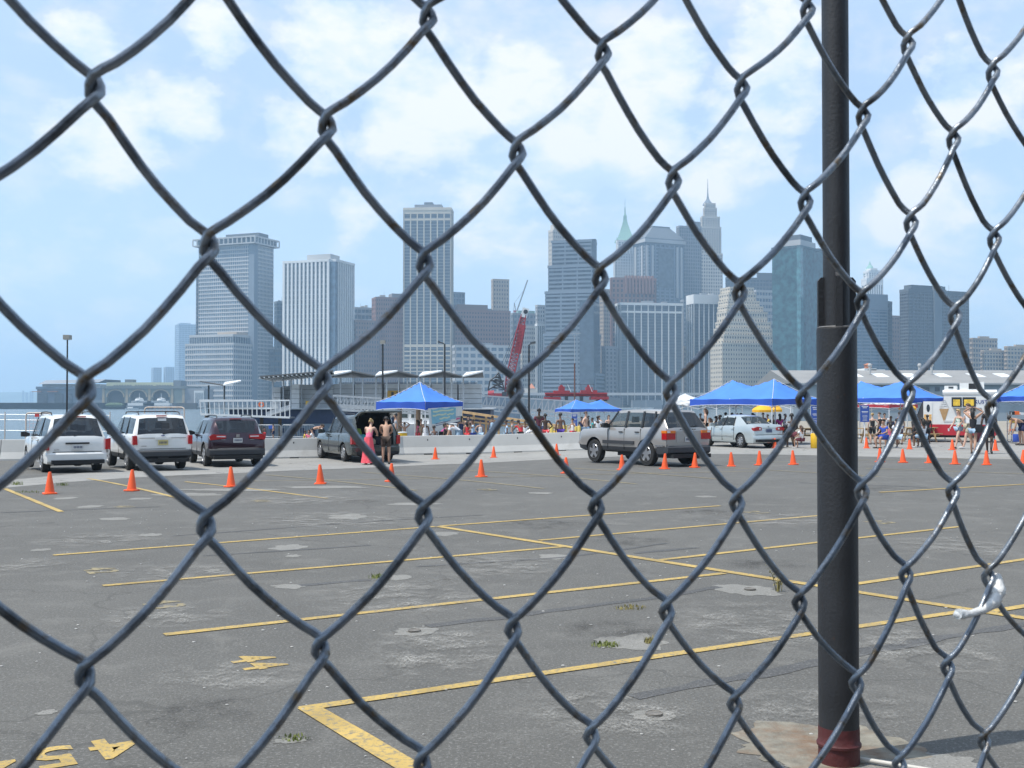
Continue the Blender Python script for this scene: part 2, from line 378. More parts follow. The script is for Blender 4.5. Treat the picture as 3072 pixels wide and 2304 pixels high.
stall_number('454', 158, 2270, spin + math.pi, .52, 1.0); stall_number('41', 370, 1521, spin - math.pi / 2, .42, 1.1, YEL2); stall_number('40', 780, 1503, spin - math.pi / 2, .42, 1.1, YEL2)
stall_number('21', 2270, 1538, spin - math.pi / 2, .42, 1.1, YEL2); stall_number('22', 2640, 1567, spin - math.pi / 2, .42, 1.1, YEL2); stall_number('39', 1460, 1470, spin - math.pi / 2, .42, 1.1, YEL2)

# patches, dark strips, smears
PATCH = ground_mat('patch concrete', (.215, .21, .193), (.27, .262, .24), (.29, .28, .26), .93)
DARKASPH = ground_mat('dark asphalt', (.086, .086, .086), (.115, .113, .108), (.16, .16, .155), .85)
RUSTY = mat('rust stained concrete', (.205, .188, .15), .9, var=.3, vscale=9, dirt=(.165, .085, .04), dscale=2.6, dlo=.46, dhi=.68, bump=.4)
def patch(px, py, wpx, hpx, m=None, name='concrete_patch', sq=0.0, dz=.0024, n=34, seed=None):
    c = G(px, py); l = G(px - wpx / 2, py); r_ = G(px + wpx / 2, py); t_ = G(px, py - hpx / 2); b_ = G(px, py + hpx / 2)
    dz = dz if c.y < 23 else dz + .0032; rx = abs(r_.x - l.x) / 2; ry = abs(t_.y - b_.y) / 2; sd_ = rnd.uniform(0, 99); vs = []
    for i in range(n):
        a = 2 * math.pi * i / n; k = 1 + .42 * noise.noise((math.cos(a) * 1.9 + sd_, math.sin(a) * 1.9, sd_)) + rnd.uniform(-.10, .10)
        if sq: k *= (1 - sq) + sq / max(abs(math.cos(a)), abs(math.sin(a)))
        x = c.x + rx * k * math.cos(a); y = c.y + ry * k * math.sin(a); vs.append((x, y, gz(x, y) + dz))
    mb = MB(); mb.add(vs + [(c.x, c.y, gz(c.x, c.y) + dz)], [(i, (i + 1) % n, n) for i in range(n)])
    return struct(mb.build(name, m or PATCH))
for a in ((868, 1760, 97, 15), (865, 1643, 112, 18), (1042, 1551, 120, 16), (340, 1557, 86, 9), (267, 1520, 70, 8), (194, 1495, 56, 8), (451, 1605, 60, 9), (142, 2138, 62, 16), (868, 2223, 95, 18),
          (880, 1668, 40, 8), (1190, 1733, 90, 16), (560, 1484, 200, 9), (700, 1470, 300, 8), (980, 1462, 240, 8), (1620, 1480, 70, 6), (2120, 1490, 60, 5), (1240, 1512, 160, 7), (120, 1650, 60, 8), (640, 1712, 50, 8), (420, 1496, 70, 6)): patch(*a)
patch(1243, 1896, 118, 26, sq=.6); patch(2244, 1771, 180, 30, sq=.8); patch(1890, 1928, 215, 46); patch(1661, 1671, 88, 16, sq=.5); patch(1960, 2146, 138, 34); patch(1330, 1602, 90, 12)
patch(2460, 2236, 500, 130, RUSTY, 'pole_footing', .1, .0029, 60)
patch(2660, 2292, 560, 76, PATCH, 'concrete_patch', .1, .0026, 50)
def narrow_strip(*pts, wd=.16): strip('dark_strip', [gp(*p) for p in pts], wd * .8, DARKASPH, .0030, .22, True, .5)  # narrow asphalt strips a little darker than the lot
narrow_strip((1897, 2092), (2460, 1988), (2600, 1952), (3072, 1872), (3300, 1840), wd=.19); narrow_strip((1570, 1845), (1950, 1796), (2160, 1761), wd=.15); narrow_strip((1905, 1660), (2095, 1643))
narrow_strip((520, 1608), (1180, 1560), (1450, 1545), wd=.10); narrow_strip((610, 1668), (1110, 1636), wd=.10); narrow_strip((900, 1757), (1110, 1740), wd=.13); narrow_strip((1280, 1878), (1560, 1848), wd=.17)
narrow_strip((0, 1538), (480, 1520), wd=.14); narrow_strip((2400, 1448), (2780, 1462), wd=.2); narrow_strip((1250, 1700), (1700, 1672), (2000, 1630), wd=.1)
# metal covers set in three of the patches
iron = mat('cast iron cover', (.19, .175, .155), .7, .3, var=.3, vscale=20, bump=.4, bscale=60)
for (px, py, r_) in ((1243, 1895, .055), (2250, 1770, .06), (1962, 2146, .055)):
    c = G(px, py); mb = MB().lathe([(r_, 0), (r_, .008), (r_ * .86, .010), (r_ * .84, .006), (.01, .006)], 20)
    tag(mb.build('valve_cover', iron, smooth=40, loc=(c.x, c.y, gz(c.x, c.y) + .009)), {1243: 'small round iron valve cover in squarish pale patch between stall lines', 2250: 'small iron cover on square concrete slab beside a dry weed', 1962: 'small round iron cover in pale ring of concrete near black pole'}[px], 'cover')
# soft smears of pale dust and dark oil, as thin films on the asphalt
def film_mat(name, col, strength):
    m, t, b = nodes_of(name); L = t.links.new
    tc = t.nodes.new('ShaderNodeTexCoord'); g = t.nodes.new('ShaderNodeTexGradient'); g.gradient_type = 'SPHERICAL'
    mpn = t.nodes.new('ShaderNodeMapping'); mpn.inputs['Location'].default_value = (-1, -1, 0); mpn.inputs['Scale'].default_value = (2, 2, 0); L(tc.outputs['Generated'], mpn.inputs[0]); L(mpn.outputs[0], g.inputs[0])
    n = t.nodes.new('ShaderNodeTexNoise'); n.inputs['Scale'].default_value = 3.0; n.inputs['Detail'].default_value = 9; n.inputs['Roughness'].default_value = .72; L(tc.outputs['Object'], n.inputs[0])
    n3 = t.nodes.new('ShaderNodeTexNoise'); n3.inputs['Scale'].default_value = 60; n3.inputs['Detail'].default_value = 3; L(tc.outputs['Object'], n3.inputs[0])
    def mt(op, a, c):
        q = t.nodes.new('ShaderNodeMath'); q.operation = op
        for i, s in enumerate((a, c)):
            if isinstance(s, float): q.inputs[i].default_value = s
            else: L(s, q.inputs[i])
        return q.outputs[0]
    mr = t.nodes.new('ShaderNodeMapRange'); mr.inputs[1].default_value = .45; mr.inputs[2].default_value = .70; L(n.outputs[0], mr.inputs[0])
    mr2 = t.nodes.new('ShaderNodeMapRange'); mr2.inputs[1].default_value = .35; mr2.inputs[2].default_value = .65; L(n3.outputs[0], mr2.inputs[0])
    a = mt('MULTIPLY', mt('MULTIPLY', mt('MINIMUM', mt('MULTIPLY', g.outputs[0], 1.8), 1.0), mr.outputs[0]), mt('MULTIPLY', mr2.outputs[0], strength))
    b.inputs['Base Color'].default_value = (*col, 1); b.inputs['Roughness'].default_value = .95; b.inputs['Specular IOR Level'].default_value = .1; L(a, b.inputs['Alpha'])
    return m
DUST = film_mat('pale dust film', (.36, .35, .325), 1.2); OIL = film_mat('oil stain film', (.045, .044, .045), 1.0)
def smear(px, py, wpx, hpx, m, name, dz): 
    l = G(px - wpx / 2, py); r_ = G(px + wpx / 2, py); t_ = G(px, py - hpx / 2); b_ = G(px, py + hpx / 2); c = G(px, py)
    rx = (r_.x - l.x) / 2; ry = (t_.y - b_.y) / 2; k = 6; vs = []; fs = []
    for j in range(k + 1):
        for i in range(k + 1):
            x = c.x + rx * (2 * i / k - 1); y = c.y + ry * (2 * j / k - 1); vs.append((x, y, gz(x, y) + dz))
    for j in range(k):
        for i in range(k): a = j * (k + 1) + i; fs.append((a, a + 1, a + k + 2, a + k + 1))
    struct(MB().add(vs, fs).build(name, m))
dzs = .0104
for (a) in ((70, 1700, 260, 60), (540, 1720, 520, 70), (500, 1850, 460, 90), (1200, 1790, 620, 130), (1000, 1560, 620, 60), (700, 2030, 560, 110), (1330, 1950, 500, 200), (1830, 2140, 640, 190), (2250, 1870, 560, 160), (2450, 2130, 700, 160),
            (2880, 1640, 420, 70), (2330, 1560, 500, 50), (900, 1500, 500, 40), (2750, 1950, 560, 180), (1500, 1700, 420, 90), (300, 1620, 420, 50)):
    smear(*a, DUST, 'dust_smear', dzs); dzs += .0002
for (a) in ((1640, 1574, 330, 40), (2115, 1536, 260, 22), (1890, 1622, 260, 40), (1830, 1890, 420, 70), (2290, 1694, 330, 36), (600, 2140, 420, 120), (2600, 1466, 240, 20), (1090, 1505, 150, 14), (570, 1430, 180, 14)):
    smear(*a, OIL, 'oil_stain', dzs); dzs += .0002

# small litter and pebbles near the pole
peb = mat('pebble', (.42, .41, .39), .9, var=.3)
mb = MB()
for i in range(420):
    x = rnd.uniform(-8, 10); y = rnd.uniform(5.2, 20); r_ = rnd.uniform(.004, .012) 
    mb.sphere((x, y, gz(x, y) + .004), r_, 5, 4, sc=(1.4, 1, .6))
mb.build('loose_pebbles', peb, kind='stuff')['label'] = 'loose pale pebbles scattered over the asphalt'

# weeds in the cracks
wm = [mat('weed green', (.19, .22, .06), .8, var=.3), mat('weed dry', (.28, .24, .09), .85, var=.3)]
def weed(px, py, h, r_, n, m, label, stalk=False):
    c = G(px, py); mb = MB()
    for i in range(n):
        a = rnd.uniform(0, 6.28); d = r_ * math.sqrt(rnd.random()); x = d * math.cos(a); y = d * math.sin(a) * .6; hh = h * rnd.uniform(.5, 1.1); lx = rnd.uniform(-.5, .5) * hh; ly = rnd.uniform(-.4, .4) * hh; wd = .004 + .003 * rnd.random()
        t_ = Vector((-math.sin(a), math.cos(a), 0)) * wd
        p0 = Vector((x, y, 0)); p1 = p0 + Vector((lx * .35, ly * .35, hh * .6)); p2 = p0 + Vector((lx, ly, hh))
        mb.add([p0 - t_, p0 + t_, p1 + t_ * .8, p1 - t_ * .8, p2], [(0, 1, 2, 3), (3, 2, 4)])
        if stalk:
            for k in range(5):
                q = p0 + (p2 - p0) * rnd.uniform(.3, 1); e = Vector((rnd.uniform(-.03, .03), rnd.uniform(-.03, .03), .02)); s = Vector((rnd.uniform(-.01, .01), rnd.uniform(-.01, .01), .006))
                mb.add([q, q + e * .6 + s, q + e, q + e * .6 - s], [(0, 1, 2, 3)])
    tag(mb.build('weed_tuft', m, loc=(c.x, c.y, gz(c.x, c.y) + .004)), label, 'weed', 'weeds growing in the pavement')
weed(1815, 1938, .032, .13, 110, wm[0], 'low green weed tuft on the left edge of the big pale patch')
weed(1952, 1930, .055, .06, 60, wm[1], 'dry yellowish weed tuft at the right end of the big pale patch')
weed(1890, 1826, .03, .16, 90, wm[1], 'flat yellowish grass tuft growing in an asphalt crack')
weed(2335, 1775, .26, .05, 9, wm[1], 'tall thin dry weed beside square slab with cover', True)
weed(880, 2218, .022, .10, 45, wm[0], 'green weeds on pale patch near painted corner')
weed(52, 1455, .10, .15, 50, wm[0], 'weed tuft in cracked concrete behind leftmost orange cone')
weed(188, 1457, .09, .16, 50, wm[0], 'weed tuft in cracked concrete just right of leftmost orange cone')
weed(85, 1478, .05, .3, 60, wm[0], 'thin weeds along joint in front of leftmost orange cone')
weed(1135, 1735, .05, .12, 60, wm[0], 'small weeds beside oval pale patch')

# ---- water
m, t, b = nodes_of('harbour water'); L = t.links.new
b.inputs['Base Color'].default_value = (.075, .11, .125, 1); b.inputs['Roughness'].default_value = .22; b.inputs['Specular IOR Level'].default_value = .5
tc_ = t.nodes.new('ShaderNodeTexCoord'); mpn = t.nodes.new('ShaderNodeMapping'); mpn.inputs['Scale'].default_value = (.55, 1.0, 1); L(tc_.outputs['Object'], mpn.inputs[0])
h = None
for s, a in ((.045, 1.0), (.22, .6), (.9, .35)):
    n = t.nodes.new('ShaderNodeTexNoise'); n.inputs['Scale'].default_value = s; n.inputs['Detail'].default_value = 6; n.inputs['Roughness'].default_value = .6; L(mpn.outputs[0], n.inputs[0])
    q = t.nodes.new('ShaderNodeMath'); q.operation = 'MULTIPLY_ADD'; L(n.outputs[0], q.inputs[0]); q.inputs[1].default_value = a
    if h: L(h, q.inputs[2])
    h = q.outputs[0]
bp = t.nodes.new('ShaderNodeBump'); bp.inputs['Strength'].default_value = 1; bp.inputs['Distance'].default_value = 1.3; L(h, bp.inputs['Height']); L(bp.outputs[0], b.inputs['Normal'])
WATER = m
struct(MB().quad((-7800, -400, -2.5), (7800, -400, -2.5), (7800, 8800, -2.5), (-7800, 8800, -2.5)).build('water', WATER))
# ================================================================ FAR SHORE AND SKYLINE
wall = lambda n, c, v=.10, r=.85: mat('facade ' + n, c, r, var=v, vscale=.03, spec=.3)
GLS = {k: mat('window glass ' + k, c, r, spec=.8, var=.55, vscale=.24) for k, c, r in (('dark', (.035, .05, .07), .18), ('blue', (.06, .10, .15), .14), ('teal', (.055, .15, .165), .12), ('grey', (.065, .085, .105), .2), ('bronze', (.05, .04, .04), .2))}
W = {'white': wall('white', (.66, .66, .64)), 'pale': wall('pale', (.43, .43, .42)), 'cream': wall('cream', (.56, .50, .40)), 'brown': wall('brown', (.23, .15, .125)), 'redbrown': wall('red brown', (.27, .145, .115)), 'grey': wall('grey', (.25, .26, .275)),
     'dgrey': wall('dark grey', (.11, .12, .135)), 'tan': wall('tan', (.42, .34, .26)), 'lime': wall('limestone', (.50, .46, .40)), 'copper': wall('green copper', (.25, .41, .36), .2), 'slate': wall('slate roof', (.16, .18, .20)), 'bluegrey': wall('blue grey', (.18, .215, .255)), 'palegreen': wall('pale green', (.47, .48, .32))}
def foot(xl, xc, xr, D, phi):
    """plan of a block whose near corner stands at pixel xc, distance D; its two seen faces end at pixels xl and xr"""
    C = Vector((X(xc, D), D)); dl = Vector((-math.cos(phi), math.sin(phi))); dr = Vector((math.sin(phi), math.cos(phi)))
    def ext(d, x):
        k = (x - CX) / F
        den_ = d.x - k * d.y
        return max(2.0, min(220.0, (k * C.y - C.x) / den_)) if abs(den_) > 1e-6 else 30.0
    a = ext(dl, xl) if xl < xc - .5 else 30.0; b = ext(dr, xr) if xr > xc + .5 else 30.0
    return C, dl, dr, a, b
def block_parts(root, C, dl, dr, a, b, z0, z1, wm_, gm, nl, nr, fl, pf=.4, sf=.45, pp=.5, sp=.4, top=None, named=False, base=0.0, bandm=None, core_name='wall', inset=0.0):
    """one prismatic tier: glass core, piers, spandrel bands and a roof slab; nl/nr bays on the left and right face"""
    o = C.copy() + (dl + dr) * inset; a -= 2 * inset; b -= 2 * inset
    def pt(s, t, z): q = o + dl * s + dr * t; return (q.x, q.y, z)
    core = MB(); core.rings([[pt(0, 0, z), pt(a, 0, z), pt(a, b, z), pt(0, b, z)] for z in (z0, z1 - .2)])
    core.build('window_wall', gm, root)
    H = z1 - z0 - base; piers = MB(); bands = MB()
    def pier(mb, s0, s1, face, proud, za, zb):
        if face == 0: vs = [(s0, -proud), (s1, -proud), (s1, .25), (s0, .25)]
        elif face == 1: vs = [(-proud, s0), (-proud, s1), (.25, s1), (.25, s0)]
        elif face == 2: vs = [(s0, b - .25), (s1, b - .25), (s1, b + proud), (s0, b + proud)]
        else: vs = [(a - .25, s0), (a - .25, s1), (a + proud, s1), (a + proud, s0)]
        mb.rings([[pt(q[0], q[1], z) for q in vs] for z in (za, zb)])
    for face, n, ln_ in ((0, nl, a), (1, nr, b), (2, nl, a), (3, nr, b)):
        if n <= 0:
            continue
        bw = ln_ / n; pw = bw * pf
        for i in range(n + 1):
            c = i * bw; lo = max(0, c - pw / 2) if i else -pp; hi = min(ln_, c + pw / 2) if i < n else ln_ + pp
            if named and face < 2:
                q = MB(); pier(q, lo, hi, face, pp, z0, z1); q.build('pier', wm_, root)
            else: pier(piers, lo, hi, face, pp, z0, z1)
        if fl:
            fh = H / fl
            for k in range(fl + 1):
                zc = z0 + base + k * fh; pier(bands, 0, ln_, face, sp, max(z0, zc - fh * sf / 2), min(z1, zc + fh * sf / 2))
    if piers.f: piers.build('piers', wm_, root, kind='stuff')
    if bands.f: bands.build('spandrel_bands', bandm or wm_, root, kind='stuff')
    if base > 0:
        q = MB(); q.rings([[pt(-pp - .2, -pp - .2, z), pt(a + pp, -pp - .2, z), pt(a + pp, b + pp, z), pt(-pp - .2, b + pp, z)] for z in (z0, z0 + base)]); q.build('base_wall', wm_, root)
    q = MB(); e = pp + .15; q.rings([[pt(-e, -e, z), pt(a + e, -e, z), pt(a + e, b + e, z), pt(-e, b + e, z)] for z in (z1 - (top or 2.0), z1 + .6)]); q.build('parapet', wm_, root)
    return pt
def plain(root, name, C, dl, dr, s0, s1, t0, t1, z0, z1, m):
    def pt(s, t, z): q = C + dl * s + dr * t; return (q.x, q.y, z)
    return MB().rings([[pt(s0, t0, z), pt(s1, t0, z), pt(s1, t1, z), pt(s0, t1, z)] for z in (z0, z1)]).build(name, m, root)
def tower(label, xl, xc, xr, ytop, D, phi, wm_, gm, nl, nr, fl, z0=0.0, group=None, name='office_tower', **k):
    root = thing(name, label, 'building', group=group)
    C, dl, dr, a, b = foot(xl, xc, xr, D, RAD(phi)); z1 = Z(ytop, D)
    block_parts(root, C, dl, dr, a, b, z0, z1, wm_, gm, nl, nr, fl, **k)
    if D < 2000 and a > 8 and b > 8:
        for _ in range(3):
            s0, t0 = rnd.uniform(.08, .7), rnd.uniform(.1, .7); plain(root, 'roof_unit', C, dl, dr, a * s0, a * (s0 + rnd.uniform(.1, .25)), b * t0, b * (t0 + rnd.uniform(.08, .2)), z1 + .6, z1 + rnd.uniform(1.5, 4.2), W['grey'] if rnd.random() < .6 else W['pale'])
        q = C + dl * (a * rnd.uniform(.2, .8)) + dr * (b * rnd.uniform(.2, .8)); MB().cyl((q.x, q.y, z1 + .5), (q.x, q.y, z1 + rnd.uniform(5, 9)), .18, .08, 5).build('antenna', W['dgrey'], root)
    return root, C, dl, dr, a, b, z1
def pent(T, s0, s1, t0, t1, y0, D, m, name='roof_plant'):
    root, C, dl, dr, a, b, z1 = T
    plain(root, name, C, dl, dr, a * s0, a * s1, b * t0, b * t1, z1 + .6, Z(y0, D), m)

# --- slab with boxed-out crown and its lower wing
T = tower('tall blue-grey slab with boxed-out crown above a stepped lower wing', 595, 760, 818, 722, 1180, 22, W['pale'], GLS['blue'], 26, 14, 42, pf=.30, sf=.34, pp=.25, sp=.55, top=3)
root, C, dl, dr, a, b, z1 = T
plain(root, 'corner_column', C, dl, dr, -1.2, 6, -1.2, 6, 0, z1, W['bluegrey'])
cr_z0, cr_z1 = Z(731, 1180), Z(708, 1180)
pt = lambda s, t_, z: tuple((C + dl * s + dr * t_)) + (z,)
q = MB()
for za, zb in ((cr_z0, cr_z0 + 1.2), (cr_z1 - 1.5, cr_z1)): q.rings([[pt(-5, -5, z), pt(a + 5, -5, z), pt(a + 5, b + 5, z), pt(-5, b + 5, z)] for z in (za, zb)])
for i in range(15):
    s = -5 + (a + 10) * i / 14
    q.rings([[pt(s - .6, -5, z), pt(s + .6, -5, z), pt(s + .6, -4, z), pt(s - .6, -4, z)] for z in (cr_z0 + 1.2, cr_z1 - 1.5)])
for i in range(9):
    s = -5 + (b + 10) * i / 8
    q.rings([[pt(-5, s - .6, z), pt(-4, s - .6, z), pt(-4, s + .6, z), pt(-5, s + .6, z)] for z in (cr_z0 + 1.2, cr_z1 - 1.5)])
q.build('crown_frame', W['pale'], root); plain(root, 'crown_wall', C, dl, dr, -2, a + 2, -2, b + 2, cr_z0, cr_z1 - 1.6, GLS['grey'])
plain(root, 'roof_plant', C, dl, dr, a * .02, a * .62, b * .3, b * .8, cr_z1, Z(693, 1180), W['dgrey'])
C2, dl2, dr2, a2, b2 = foot(556, 700, 812, 1150, RAD(22))
block_parts(root, C2, dl2, dr2, a2, b2, 0, Z(1030, 1150), W['pale'], GLS['blue'], 24, 18, 12, pf=.30, sf=.36, pp=.25, sp=.55)
block_parts(root, C2, dl2, dr2, a2, b2, Z(1030, 1150) + .6, Z(1003, 1150), W['pale'], GLS['dark'], 18, 14, 0, pf=.12, pp=.2, inset=3.0)
plain(root, 'roof_shed', C2, dl2, dr2, a2 * .1, a2 * .5, b2 * .2, b2 * .5, Z(1003, 1150) + .5, Z(993, 1150), W['tan'])

# --- white ribbed twin-shaft block
T = tower('white vertically ribbed tower with dark notch at its corner', 852, 984, 984, 779, 1160, 20, W['white'], GLS['dark'], 11, 0, 30, pf=.45, sf=.25, pp=1.5, sp=.3, named=True, bandm=W['bluegrey'])
root, C, dl, dr, a, b, z1 = T
C2, dl2, dr2, a2, b2 = foot(1004, 1005, 1058, 1166, RAD(20))
block_parts(root, C2, dl2, dr2, 26, b2, 0, Z(779, 1166), W['white'], GLS['dark'], 0, 8, 30, pf=.40, sf=.25, pp=1.4, sp=.3, named=True, bandm=W['bluegrey'])
plain(root, 'notch_wall', C, dl, dr, -7.4, 4, 1.6, 6.5, 0, z1 - 2, GLS['blue']); plain(root, 'roof_plant', C, dl, dr, 1, a * .55, 6, 26, z1, Z(761, 1165), W['pale'])

# --- centre tower with tall cream piers
T = tower('very tall blue glass tower with seven cream vertical bays', 1211, 1352, 1358, 625, 1210, 3, W['cream'], GLS['dark'], 7, 3, 62, pf=.17, sf=.30, pp=.8, sp=.12, named=True, bandm=W['slate'])
root, C, dl, dr, a, b, z1 = T
for ya, yb in ((622, 641), (655, 661), (1033, 1041), (1052, 1056), (1065, 1069), (1078, 1081), (1090, 1093), (1102, 1105), (1113, 1116)):
    plain(root, 'cream_band', C, dl, dr, -.5, a + .5, -.55, b * .9, Z(yb, 1210), Z(ya, 1210), W['cream'])
pent(T, .2, .78, .1, .9, 612, 1210, W['grey']); plain(root, 'roof_plant', C, dl, dr, a * .4, a * .58, b * .2, b * .8, Z(612, 1210), Z(604, 1210), W['slate'])

# --- dark tower with white piers, and its neighbour
T = tower('broad dark glass block with ten white piers and white top band', 1848, 1862, 2047, 909, 1130, 80, W['white'], GLS['dark'], 2, 9, 34, pf=.13, sf=.12, pp=.9, sp=.1, named=True, bandm=W['slate'])
root, C, dl, dr, a, b, z1 = T
plain(root, 'white_band', C, dl, dr, -.6, a, -.6, b + .6, Z(938, 1130), Z(932, 1130), W['white'])
T = tower('dark glass block with broad white top and white piers, partly behind cream ziggurat', 2063, 2083, 2170, 885, 1140, 74, W['white'], GLS['dark'], 3, 6, 36, pf=.14, sf=.1, pp=.9, sp=.1, named=True, top=9, bandm=W['slate'])

# --- stepped glass tower in the centre
root = thing('office_tower', 'pale stepped glass tower with a dark right flank and slanting top', 'building')
for (xl, xc, xr, yt, D, fl) in ((1656, 1775, 1790, 719, 1100, 40), (1645, 1776, 1795, 794, 1094, 34), (1636, 1778, 1798, 872, 1088, 28), (1631, 1782, 1802, 1000, 1082, 18), (1628, 1786, 1822, 1120, 1076, 8)):
    C, dl, dr, a, b = foot(xl, xc, xr, D, RAD(16)); block_parts(root, C, dl, dr, a, b, 0, Z(yt, D), W['bluegrey'], GLS['grey'], 0, 0, 0, pf=.1)
    block_parts(root, C, dl, dr, a, b, 0, Z(yt, D), W['bluegrey'], GLS['grey'], 3, 1, fl, pf=.10, sf=.5, pp=.1, sp=.25)
C, dl, dr, a, b = foot(1780, 1781, 1803, 1072, RAD(16)); plain(root, 'dark_flank', C, dl, dr, 0, 14, 0, 30, 0, Z(905, 1072), GLS['dark'])
C, dl, dr, a, b = foot(1730, 1786, 1789, 1098, RAD(16)); plain(root, 'dark_flank', C, dl, dr, 0, a, 1, 8, Z(842, 1098), Z(716, 1098), GLS['dark'])

# --- old cream tower behind it
T = tower('cream old tower top with arched openings behind stepped glass tower', 1647, 1660, 1692, 690, 1230, 60, W['lime'], GLS['grey'], 3, 5, 40, pf=.6, sf=.5, pp=.5, sp=.3)
pent(T, .1, .9, .1, .9, 672, 1230, W['lime'], 'upper_stage')

# --- green-spired tower
D = 1380
root = thing('skyscraper', 'pale skyscraper with green copper pyramid roof and spire', 'building')
for (xl, xc, xr, yt, nl, nr, fl) in ((1842, 1846, 1908, 757, 2, 8, 52), (1850, 1856, 1906, 721, 2, 6, 8)):
    C, dl, dr, a, b = foot(xl, xc, xr, D, RAD(76)); block_parts(root, C, dl, dr, a, b, 0 if yt > 730 else Z(760, D), Z(yt, D), W['white'], GLS['grey'], nl, nr, fl, pf=.5, sf=.5, pp=.5, sp=.3)
cx, cy = X(1879, D), D + 12; hw = (1907 - 1850) / 2 / F * D
prof = [(hw, 721), (hw * .78, 712), (hw * .28, 655), (hw * .20, 655), (hw * .18, 644), (hw * .10, 640), (hw * .09, 630), (.5, 622)]
prof = [(hw * .92, 721), (hw * .56, 694), (hw * .28, 668), (hw * .19, 656), (hw * .17, 644), (hw * .07, 636), (.6, 622), (.2, 612)]
q = MB(); q.rings([[(cx + sx * r_, cy + sy * r_, Z(y, D)) for sx, sy in ((-1, -1), (1, -1), (1, 1), (-1, 1))] for r_, y in prof]); q.build('copper_roof', W['copper'], root)
q = MB()
for sx in (-1, 1):
    for sy in (-1, 1): q.cyl((cx + sx * hw * .95, cy + sy * hw * .95, Z(721, D)), (cx + sx * hw * .95, cy + sy * hw * .95, Z(711, D)), 1.2, .2, 6)
q.build('pinnacles', W['copper'], root, kind='stuff'); MB().cyl((cx, cy, Z(610, D)), (cx, cy, Z(590, D)), .3, .15, 5).build('finial', W['copper'], root)

# --- hip-roofed tower
D = 1290
T = tower('grey postmodern tower with hipped slate roof and corner columns', 1902, 1938, 2052, 718, D, 64, W['bluegrey'], GLS['grey'], 4, 8, 46, pf=.35, sf=.4, pp=.4, sp=.25, top=4)
root, C, dl, dr, a, b, z1 = T
pt = lambda s, t_, z: tuple((C + dl * s + dr * t_)) + (z,)
q = MB(); q.rings([[pt(s0 * a, t0 * b, Z(y, D)) for s0, t0 in ((e, e), (1 - e, e), (1 - e, 1 - e), (e, 1 - e))] for e, y in ((-.02, 716), (-.02, 712), (.27, 676), (.27, 672))]); q.build('hip_roof', W['slate'], root)
for s0, t0 in ((0, .03), (0, .17), (0, .82), (0, .93), (.25, 0), (.8, 0)): plain(root, 'column', C, dl, dr, s0 * a - 1.4, s0 * a + 1.4, t0 * b - 1.4, t0 * b + 1.4, Z(890, D), Z(735, D), W['pale'])
plain(root, 'cornice', C, dl, dr, -2.2, a + 2, -2.2, b + 2, Z(726, D), Z(716, D), W['pale'])
plain(root, 'recess_glass', C, dl, dr, -.5, a * .2, b * .32, b * .72, Z(860, D), Z(742, D), GLS['grey'])

# --- grey tower and the slim stone tower with needle
T = tower('grey ribbed tower behind the slim stone skyscraper', 2032, 2040, 2104, 678, 1330, 72, W['grey'], GLS['grey'], 3, 12, 50, pf=.45, sf=.3, pp=.6, sp=.2); pent(T, 0, 1, .45, 1, 662, 1330, W['grey'])
D = 1430
root = thing('skyscraper', 'slim stone art deco skyscraper tapering to a lantern and long needle', 'building')
for (xl, xc, xr, y0, yt, nl, nr, fl) in ((2099, 2104, 2168, 1213, 760, 2, 9, 44), (2101, 2106, 2164, 760, 680, 2, 8, 9), (2104, 2109, 2160, 680, 649, 2, 7, 4), (2112, 2116, 2151, 650, 622, 2, 5, 4), (2116, 2119, 2147, 623, 608, 1, 4, 2)):
    C, dl, dr, a, b = foot(xl, xc, xr, D + (2168 - xr) * .2, RAD(78)); block_parts(root, C, dl, dr, a, min(b, 60), Z(y0, D) if y0 < 1213 else 0, Z(yt, D), W['lime'], GLS['grey'], nl, nr, fl, pf=.5, sf=.45, pp=.5, sp=.2)
cx, cy = X(2131, D), D + 14
MB().lathe([(7, Z(610, D)), (6.2, Z(606, D)), (4.4, Z(600, D)), (3.0, Z(596, D)), (1.6, Z(590, D)), (.9, Z(578, D)), (.5, Z(560, D)), (.22, Z(530, D))], 8, (cx, cy, 0)).build('lantern_and_needle', W['bluegrey'], root)

# --- brown brick block with slanted fins
T = tower('red-brown block with vertical fins along its top between glass towers', 1832, 1836, 1968, 834, 1190, 80, W['redbrown'], GLS['bronze'], 2, 11, 26, pf=.5, sf=.4, pp=.6, sp=.3)
root, C, dl, dr, a, b, z1 = T
for i in range(9): plain(root, 'fin', C, dl, dr, -2.4, 2, b * (.3 + i * .075), b * (.3 + i * .075) + 2.0, Z(880, 1190), Z(826, 1190), W['redbrown'])
T = tower('tan old office block squeezed between dark tower and stepped glass tower', 1800, 1812, 1832, 868, 1240, 50, W['tan'], GLS['dark'], 3, 3, 30, pf=.5, sf=.5)
T = tower('grey stone slab standing in the gap left of dark white-piered block', 1806, 1816, 1850, 1040, 1120, 55, W['grey'], GLS['dark'], 2, 3, 14, pf=.5, sf=.4)

